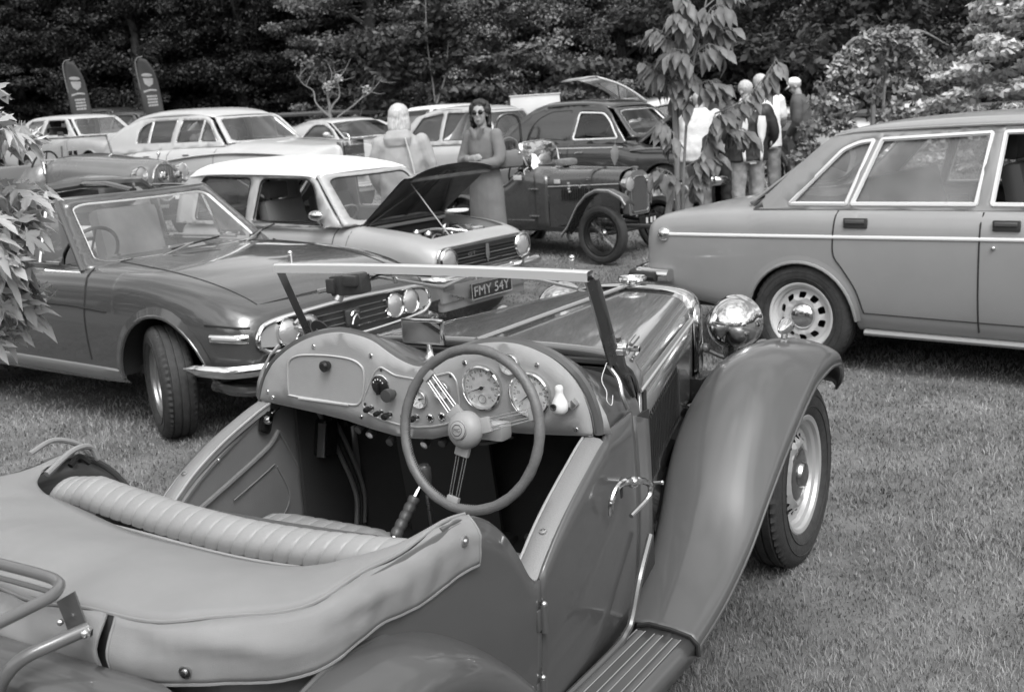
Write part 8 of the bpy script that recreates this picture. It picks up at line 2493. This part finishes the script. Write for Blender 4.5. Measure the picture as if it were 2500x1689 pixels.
# small bare tree with a few blossoms
def bare_tree():
  x, y = -3.45, 24.0
  o = thing('bare_tree', 'small pale bare-branched tree with a few white blossoms beyond the silver coupe', 'tree', (x, y, terr(x, y)), 0)
  g = random.Random(4); mb = MB(); tips = []
  mb.tube(crom([(0, 0, -.1), (.02, 0, .6), (-.02, 0, 1.25)], 5), list(np.linspace(.045, .035, 11)), n=7)
  b0 = Vector((-.02, 0, 1.25))
  for (d, L, drop) in (((-.55, 0, .75), .95, .1), ((.10, .1, 1), .85, 0), ((.45, 0, .9), 1.1, .05), ((.9, .1, .55), 1.3, .25), ((-.15, .2, 1), .6, 0), ((.95, -.1, .15), .8, .45)):
    v = Vector(d).normalized(); b1 = b0 - Vector((0, 0, drop)); pts = [b1]
    for k in range(1, 6):
      pts.append(b1 + v * L * k / 5 + Vector((g.uniform(-.05, .05), g.uniform(-.05, .05), g.uniform(-.06, .06) + .02 * k * k * .3)))
    P = crom(pts, 4); mb.tube(P, list(np.linspace(.024, .005, len(P))), n=6)
    for k in range(5):
      q = Vector(P[int(len(P) * g.uniform(.35, .95))]); e2 = q + Vector((g.uniform(-.25, .35), g.uniform(-.2, .2), g.uniform(-.05, .35)))
      mb.tube([q, (q + e2) / 2 + Vector((g.uniform(-.03, .03), 0, g.uniform(-.03, .03))), e2], [.008, .006, .003], n=5); tips.append(e2)
  mb.build('trunk', mat('silver_bark', .15, rough=.85), o)
  cl = [(t.x, t.y, t.z, .11) for t in tips[::5]]
  me = leaf_cloud(77, cl, 26, .06, flat=.8); me.materials.append(leaf_mat('blossom', .4)); link(bpy.data.objects.new('blossom', me), o)
bare_tree()
# weeping tree tied to its stake, variegated tree
g_ = random.Random(9); wb = []
for k in range(15):
  a = -PI * .1 + g_.uniform(-.5, .5) + (PI if k % 3 else 0); L = g_.uniform(.35, .85) * (1.15 if k % 3 else 1.0)
  for t in np.linspace(.1, 1, 9):
    wb.append((math.cos(a) * L * (t ** .8) * (1.15 if math.cos(a) < 0 else 1), math.sin(a) * L * t * .6, 2.12 - 1.35 * (t ** 2.2) * (1.0 if math.cos(a) < 0 else .28) + g_.uniform(-.05, .05), .11))
for k in range(46):
  x_ = g_.uniform(-.15, .95); wb.append((x_, g_.uniform(-.2, .45), g_.uniform(.95, 1.98) - .25 * abs(x_ - .3), g_.uniform(.10, .2)))
for k in range(18):
  t = k / 17; wb.append((-.35 - .75 * t + g_.uniform(-.06, .06), g_.uniform(-.1, .2), 1.75 - 1.05 * t + g_.uniform(-.08, .08), .14))
bush('weeping_tree', 'small weeping tree tied to a stake, arching down beside the capped man', 'tree', 4.72, 14.0, wb, 48, .046, .28, flat=.9, seed=41, trunk=[[(-.12, 0, 0), (-.06, 0, 1.0), (0, 0, 1.9), (.1, 0, 2.1)], [(0, 0, 1.95), (-.4, 0, 2.1), (-.75, 0, 1.6), (-.95, 0, 1.0)], [(0, 0, 2.0), (.35, 0, 2.15), (.75, 0, 1.95)]], droop=.6)
st_ = thing('wooden_post', 'wooden support post beside the weeping tree', 'post', (4.50, 13.9, terr(4.5, 13.9)), 0)
MB().tube([(0, 0, 0), (.02, 0, 1.32)], .03, n=8).build('post', mat('post_wood', .13, rough=.9, var=.3, vscale=20, stretch=(4, 4, .5)), st_)
vb = []
for k in range(380):
  f = g_.random(); a = g_.uniform(0, 2 * PI); w = (2.0 - 1.35 * f) * g_.uniform(.3, 1)
  vb.append((math.cos(a) * w, math.sin(a) * w, .5 + 2.35 * f, g_.uniform(.13, .28)))
bush('variegated_tree', 'bright pale variegated tree with layered foliage at the far right', 'tree', 6.50, 13.6, vb, 80, .052, .52, cv=.4, flat=.30, seed=42, trunk=[[(0, 0, 0), (0, 0, 1.2), (.05, 0, 2.6)]], trans=.3)
# low rail fence along the wood
WOOD = mat('fence_wood', .075, rough=.9, var=.35, vscale=15, stretch=(1, 1, 6))
def fence(label, p0, p1, n, h, rails):
  x0, y0 = p0; x1, y1 = p1
  o = thing('rail_fence', label, 'fence', (x0, y0, 0), 0)
  for i in range(n + 1):
    t = i / n; x = (x1 - x0) * t; y = (y1 - y0) * t
    MB().box((x, y, terr(x0 + x, y0 + y) + h / 2), (.10, .10, h + .1), bev=.01).build('post', WOOD, o)
    if i < n:
      x2 = (x1 - x0) * (i + 1) / n; y2 = (y1 - y0) * (i + 1) / n
      for rz in rails:
        a = Vector((x, y - .06, terr(x0 + x, y0 + y) + rz)); b = Vector((x2, y2 - .06, terr(x0 + x2, y0 + y2) + rz))
        MB().tube([a, b], .055, n=4, flat=.45, flatdir=(0, -1, 0)).build('rail', WOOD, o, smooth=False)
fence('dark wooden rail fence along the wood behind the coupe and limousine', (-14, 31.2), (3.2, 30.8), 9, 1.15, (.35, .70, 1.05))
fence('dark wooden rail fence behind the capped man, running right', (3.6, 19.5), (16, 17.5), 6, 1.1, (.35, .98))
# feather banners
def banner(label, x, y, h, lean, seed):
  o = thing('feather_banner', label, 'banner', (x, y, terr(x, y)), R(8), 'two dark feather banners under the trees')
  MB().tube(crom([(0, 0, 0), (-.04, 0, h * .5), (-.13, 0, h * .9), (-.10, 0, h), (.05, 0, h + .06)], 6), .014, n=6).build('banner_pole', mat('pole_grey', .12, rough=.4), o)
  def f(u, v):     # u 0..1 across, v 0..1 up
    l = -.04 - .10 * v + .08 * max(0, v - .9) / .1
    r = .46 - .17 * v - .16 * (max(0, v - .72) / .28) ** 2
    z = .55 + (h - .50) * v - .04 * u * max(0, v - .8) / .2
    return (l + (r - l) * u, .03 * math.sin(u * 3 + v * 9), z + .03 * math.sin(v * 5) * u)
  rows = [[f(u, v) for u in np.linspace(0, 1, 8)] for v in np.linspace(0, 1, 24)]
  bn = MB().grid(rows).build('banner_cloth', mat('banner_cloth', .028, rough=.8), o, solid=.004)
  PR = mat('banner_print', .24, rough=.8)
  def pos(u, v):
    p = f(u, v); return (p[0], p[1] - .006, p[2])
  # emblem of rounded shapes, ribbon, then lines of small print too far off to read
  em = MB(); patch(em, [(.5 + .30 * math.cos(a), .80 + .022 * math.sin(a)) for a in np.linspace(0, 2 * PI, 19)[:-1]], [], pos)
  patch(em, rpoly([(.30, .70), (.50, .665), (.72, .70), (.78, .765), (.24, .765)], .02), [], pos)
  em.build('emblem', PR, bn, smooth=False)
  rb = MB(); patch(rb, rpoly([(.18, .600), (.50, .618), (.84, .612), (.84, .632), (.50, .638), (.18, .622)], .004), [], pos); rb.build('ribbon', PR, bn, smooth=False)
  g = random.Random(seed)
  for k, v in enumerate((.545, .510, .475, .44)):
    q = MB(); u = .30 + .02 * (k % 2)
    while u < .78:
      w = g.uniform(.05, .12)
      patch(q, [(u, v), (min(.80, u + w), v), (min(.80, u + w), v + .022), (u, v + .022)], [], pos); u += w + .018
    q.build('print_line', PR, bn, smooth=False)
banner('left one of two dark feather banners, behind the pale saloon', -10.15, 28.0, 2.62, 0, 1)
banner('right one of two dark feather banners, left of the cream limousine roof', -8.42, 28.0, 2.60, 0, 2)
# ------------------------------------------------------------------ sapling with large pointed leaves, tied to its stake
def leaf_mesh(name, L, W, kind, m, seed=0):
  g = random.Random(seed)
  if kind == 'cherry':
    prof = [(0, .02), (.08, .30), (.2, .72), (.36, .98), (.5, 1.0), (.66, .82), (.8, .52), (.9, .25), (1.0, .0)]
    vs = []; fs = []
    curl = g.uniform(.15, .5)
    for i, (t, w) in enumerate(prof):
      z = -curl * L * t * t; x = L * t * (1 - .15 * t * curl)
      for k, s in ((0, -1), (1, 0), (2, 1)):
        serr = 1 + .06 * ((i % 2) * 2 - 1)
        vs.append((x, s * W * .5 * w * serr, z + abs(s) * (.16 + .10 * math.sin(i * 1.3 + seed)) * W * w))
    for i in range(len(prof) - 1):
      for k in (0, 1):
        fs.append((i * 3 + k, i * 3 + k + 1, i * 3 + 4 + k, i * 3 + 3 + k))
    n0 = len(vs)
    vs += [(-.25 * L, 0, .05 * L), (-.25 * L, .003, .05 * L), (0, .002, 0), (0, -.002, 0)]; fs.append((n0, n0 + 1, n0 + 2, n0 + 3))
  else:      # maple: five pointed lobes
    vs = [(0, 0, 0)]; out = []
    for a, l in ((-115, .45), (-95, .28), (-72, .78), (-52, .40), (-35, .42), (-22, .46), (0, 1.0), (22, .46), (35, .42), (52, .40), (72, .78), (95, .28), (115, .45)):
      pass
    seq = [(-150, .12), (-122, .46), (-112, .40), (-98, .27), (-84, .52), (-76, .56), (-72, .70), (-61, .92), (-55, .70), (-46, .62), (-40, .48), (-29, .36), (-22, .60), (-16, .66), (-14, .80), (0, 1.12), (14, .80), (16, .66), (22, .60), (29, .36), (40, .48), (46, .62), (55, .70), (61, .92), (72, .70), (76, .56), (84, .52), (98, .27), (112, .40), (122, .46), (150, .12)]
    for a, l in seq:
      q = R(a) ; r_ = l * L
      x, y = math.cos(q) * r_ + .12 * L, math.sin(q) * r_ * (W / L)
      vs.append((x, y, -(.25 + .35 * (seed % 3)) * (x * x + y * y) / L + .10 * L * math.cos(6 * q + seed) * l))
    fs = [(0, i, i + 1) for i in range(1, len(vs) - 1)]
    n0 = len(vs)
    vs += [(-.35 * L, -.0015, .06 * L), (-.35 * L, .0015, .06 * L), (0, .002, 0), (0, -.002, 0)]; fs.append((n0, n0 + 1, n0 + 2, n0 + 3))
  me = bpy.data.meshes.new(name)
  me.from_pydata(vs, [], fs); me.materials.append(m)
  me.polygons.foreach_set('use_smooth', [True] * len(me.polygons)); me.update()
  a = me.attributes.new('tone', 'FLOAT', 'POINT')
  base_t = (.72, .88, 1.0, 1.15, 1.35)[seed % 5]
  for i in range(len(vs)):
    a.data[i].value = base_t * g.uniform(.9, 1.1) * (1.15 if (kind == 'cherry' and i % 3 == 1) else 1)
  return me
def sapling():
  x0, y0 = 1.46, 9.35
  o = thing('sapling', 'young staked tree with large drooping pointed leaves, in front of the group of men', 'tree', (x0, y0, terr(x0, y0)), 0)
  LM = leaf_mat('cherry_leaf', .16, trans=.35, rough=.4)
  LMs = [leaf_mesh('leaf', .15, .056, 'cherry', LM, s) for s in range(5)]
  st = mat('sapling_bark', .17, rough=.8, var=.2)
  g = random.Random(12)
  def local(px, pz, dy=0.0):    # world x, z at the tree's own distance
    return Vector((px - x0, dy, pz - terr(x0, y0)))
  trunk = [local(1.47, -.06), local(1.475, .7), local(1.50, 1.2), local(1.56, 1.75), local(1.66, 2.2), local(1.72, 2.45)]
  mb = MB().tube(crom(trunk, 5), list(np.linspace(.016, .006, 26)), n=7)
  arms = [[local(1.48, .80), local(1.58, 1.05, -.05), local(1.66, 1.30, -.08), local(1.74, 1.52, -.1)],
      [local(1.50, 1.25), local(1.38, 1.42, -.05), local(1.30, 1.50, -.1)],
      [local(1.55, 1.62), local(1.36, 1.86, .05), local(1.20, 1.97, .05)],
      [local(1.58, 1.80), local(1.42, 2.12, 0), local(1.28, 2.22, 0)],
      [local(1.62, 2.0), local(1.78, 2.15, .05), local(1.92, 2.20, .1)],
      [local(1.66, 2.25), local(1.55, 2.42, 0), local(1.50, 2.52, 0)],
      [local(1.70, 2.35), local(1.84, 2.46, 0), local(1.90, 2.52, 0)],
      [local(1.74, 1.52, -.1), local(1.95, 1.60, -.05), local(2.14, 1.76, 0), local(2.26, 1.92, 0)],
      [local(1.70, 1.42, -.1), local(1.90, 1.40, -.1), local(2.02, 1.36, -.1)],
      [local(1.48, .95), local(1.36, 1.08, -.1), local(1.25, 1.12, -.1)],
      [local(1.50, 1.10), local(1.62, 1.18, -.1), local(1.74, 1.22, -.12)],
      [local(1.56, 1.7), local(1.68, 1.78, -.1), local(1.80, 1.74, -.1)],
      [local(1.60, 1.90), local(1.50, 2.02, -.1), local(1.40, 2.04, -.14)], [local(1.62, 2.0), local(1.70, 2.06, -.1), local(1.80, 2.02, -.12)],
      [local(1.66, 2.2), local(1.74, 2.34, -.06), local(1.82, 2.36, -.1)], [local(1.64, 2.1), local(1.52, 2.26, -.06), local(1.44, 2.34, -.1)]]
  lv = []
  for A in arms:
    P = crom([tuple(a) for a in A], 6)
    mb.tube([tuple(p) for p in P], list(np.linspace(.007, .0025, len(P))), n=5)
  mb.build('trunk', st, o)
  for k, A in enumerate(arms):
    P = [Vector(p) for p in crom([tuple(a) for a in A], 8)]
    L = sum((P[i + 1] - P[i]).length for i in range(len(P) - 1))
    n = int(L / .0115) + 8
    for i in range(n):
      f = (i + .5) / n
      if f < .22 and k not in (2, 3, 7):
        continue
      j = min(len(P) - 2, int(f * (len(P) - 1)))
      p = P[j] + (P[j + 1] - P[j]) * g.random()
      d = (P[j + 1] - P[j]).normalized()
      side = 1 if i % 2 else -1
      out = Vector((d.x * .5 + g.uniform(-.5, .5), side * g.uniform(.3, 1.0) - .25, -g.uniform(.35, 1.3))).normalized()
      lv.append((p, out))
  for i in range(14):
    f = i / 14; p = Vector(crom([tuple(t) for t in trunk], 8)[24 + i])
    lv.append((p, Vector((g.uniform(-1, 1), g.uniform(-1, .6), -g.uniform(.2, 1.0))).normalized()))
  for dx, dz in ((-.60, 1.34),):
    lv.append((Vector((dx + .02, -.6, dz + .10)), Vector((-.1, -.3, -1)).normalized()))
  g.shuffle(lv)
  rest = MB()
  for num, (p, d) in enumerate(lv):
    up = Vector((g.uniform(-.4, .4), g.uniform(-.9, -.1), 1)).normalized()
    y = up.cross(d);
    if y.length < .1: y = Vector((0, 1, 0))
    y.normalize(); z = d.cross(y)
    s = g.uniform(.85, 1.35)
    M = Matrix((d, y, z)).transposed().to_4x4(); M.translation = p + d * .03 * s
    me = g.choice(LMs)
    if num > 290:
      rest.add([M @ (v.co * s) for v in me.vertices], [tuple(q.vertices) for q in me.polygons]); continue
    lo = bpy.data.objects.new('leaf', me); link(lo, o)
    lo.matrix_local = M @ Matrix.Scale(s, 4)
  ro = rest.build('leaf_mass', LM, o, kind='stuff', merge=False, recalc=False)
  at = ro.data.attributes.new('tone', 'FLOAT', 'POINT'); at.data.foreach_set('value', [1.0] * len(ro.data.vertices))
  stake = thing('tree_stake', 'upright wooden stake supporting the leafy sapling', 'stake', (x0 - .01, y0 + .06, terr(x0, y0)), 0)
  SW = mat('stake_wood', .20, rough=.85, var=.25, vscale=20, stretch=(4, 4, .4))
  MB().tube([(.0, 0, 0), (-.005, 0, 1.70)], .026, n=10).build('post', SW, stake)
  MB().tube([(.0 + .03 * math.cos(a), .03 * math.sin(a) - .02, 1.05) for a in np.linspace(0, 2 * PI, 13)[:-1]], .008, n=5, closed=True).build('tie', BLACK, stake)
  s2 = thing('slanting_stake', 'second stake leaning against the foot of the sapling stake', 'stake', (1.24, 9.30, terr(1.24, 9.3)), 0)
  MB().tube([(-.06, 0, 0), (.17, .03, 1.10)], .028, n=10).build('post', SW, s2)
sapling()
def maple_shrub():
  o = thing('maple_shrub', 'large-leaved maple branches hanging in at the left edge, close to the camera', 'shrub', (-2.05, 3.6, 0), 0)
  LM = leaf_mat('maple_leaf', .42, trans=.35, rough=.4)
  LMs = [leaf_mesh('leaf', .075, .08, 'maple', LM, s) for s in range(5)]
  g = random.Random(5)
  ox, oy = -2.05, 3.6
  mb = MB()
  stems = []
  for k in range(16):
    z = 1.04 + .050 * k + g.uniform(-.02, .02)
    reach = {0: .42, 1: .46, 2: .50, 3: .52, 4: .52, 5: .56, 6: .56, 7: .58, 8: .60, 9: .56, 10: .52, 11: .50, 12: .50, 13: .58, 14: .62, 15: .46}[k] - .03
    y = g.uniform(-.15, .25)
    P = crom([(-.25, y, z - .25), (reach * .45, y, z), (reach * .8, y - .02, z + .02), (reach, y - .04, z - .02)], 6)
    mb.tube([tuple(p) for p in P], list(np.linspace(.007, .002, len(P))), n=5); stems.append(P)
  mb.tube(crom([(-.3, .05, 0), (-.28, .03, .6), (-.26, .05, 1.2), (-.2, .04, 1.9)], 5), .02, n=7)
  mb.build('stem', mat('pale_bark', .16), o)
  n = 0
  for P in stems:
    for i in range(18):
      f = .28 + .72 * (i + g.random()) / 18
      j = min(len(P) - 2, int(f * (len(P) - 1))); p = Vector(P[j]) + Vector((g.uniform(-.03, .02), g.uniform(-.09, .09), g.uniform(-.035, .035)))
      d = Vector((g.uniform(.2, 1.1), g.uniform(-1, .6), -g.uniform(.0, .8))).normalized()
      up = Vector((g.uniform(-.5, .5), g.uniform(-.8, .0), 1)).normalized()
      y = up.cross(d).normalized(); z = d.cross(y)
      lo = bpy.data.objects.new('leaf', g.choice(LMs)); link(lo, o)
      s = g.uniform(.6, 1.15)
      M = Matrix((d, y, z)).transposed().to_4x4(); M.translation = p
      lo.matrix_local = M @ Matrix.Scale(s, 4); n += 1
  cl = []
  for P in stems:
    for f in (.12, .3, .48, .66, .84):
      p = P[int(f * (len(P) - 1))]; cl.append((p[0], p[1] + g.uniform(-.05, .12), p[2] - .01, g.uniform(.05, .10)))
  me = leaf_cloud(88, cl, 60, .026, flat=.35, elong=2.4, droop=.35); me.materials.append(LM)
  link(bpy.data.objects.new('foliage', me), o)['kind'] = 'stuff'
maple_shrub()
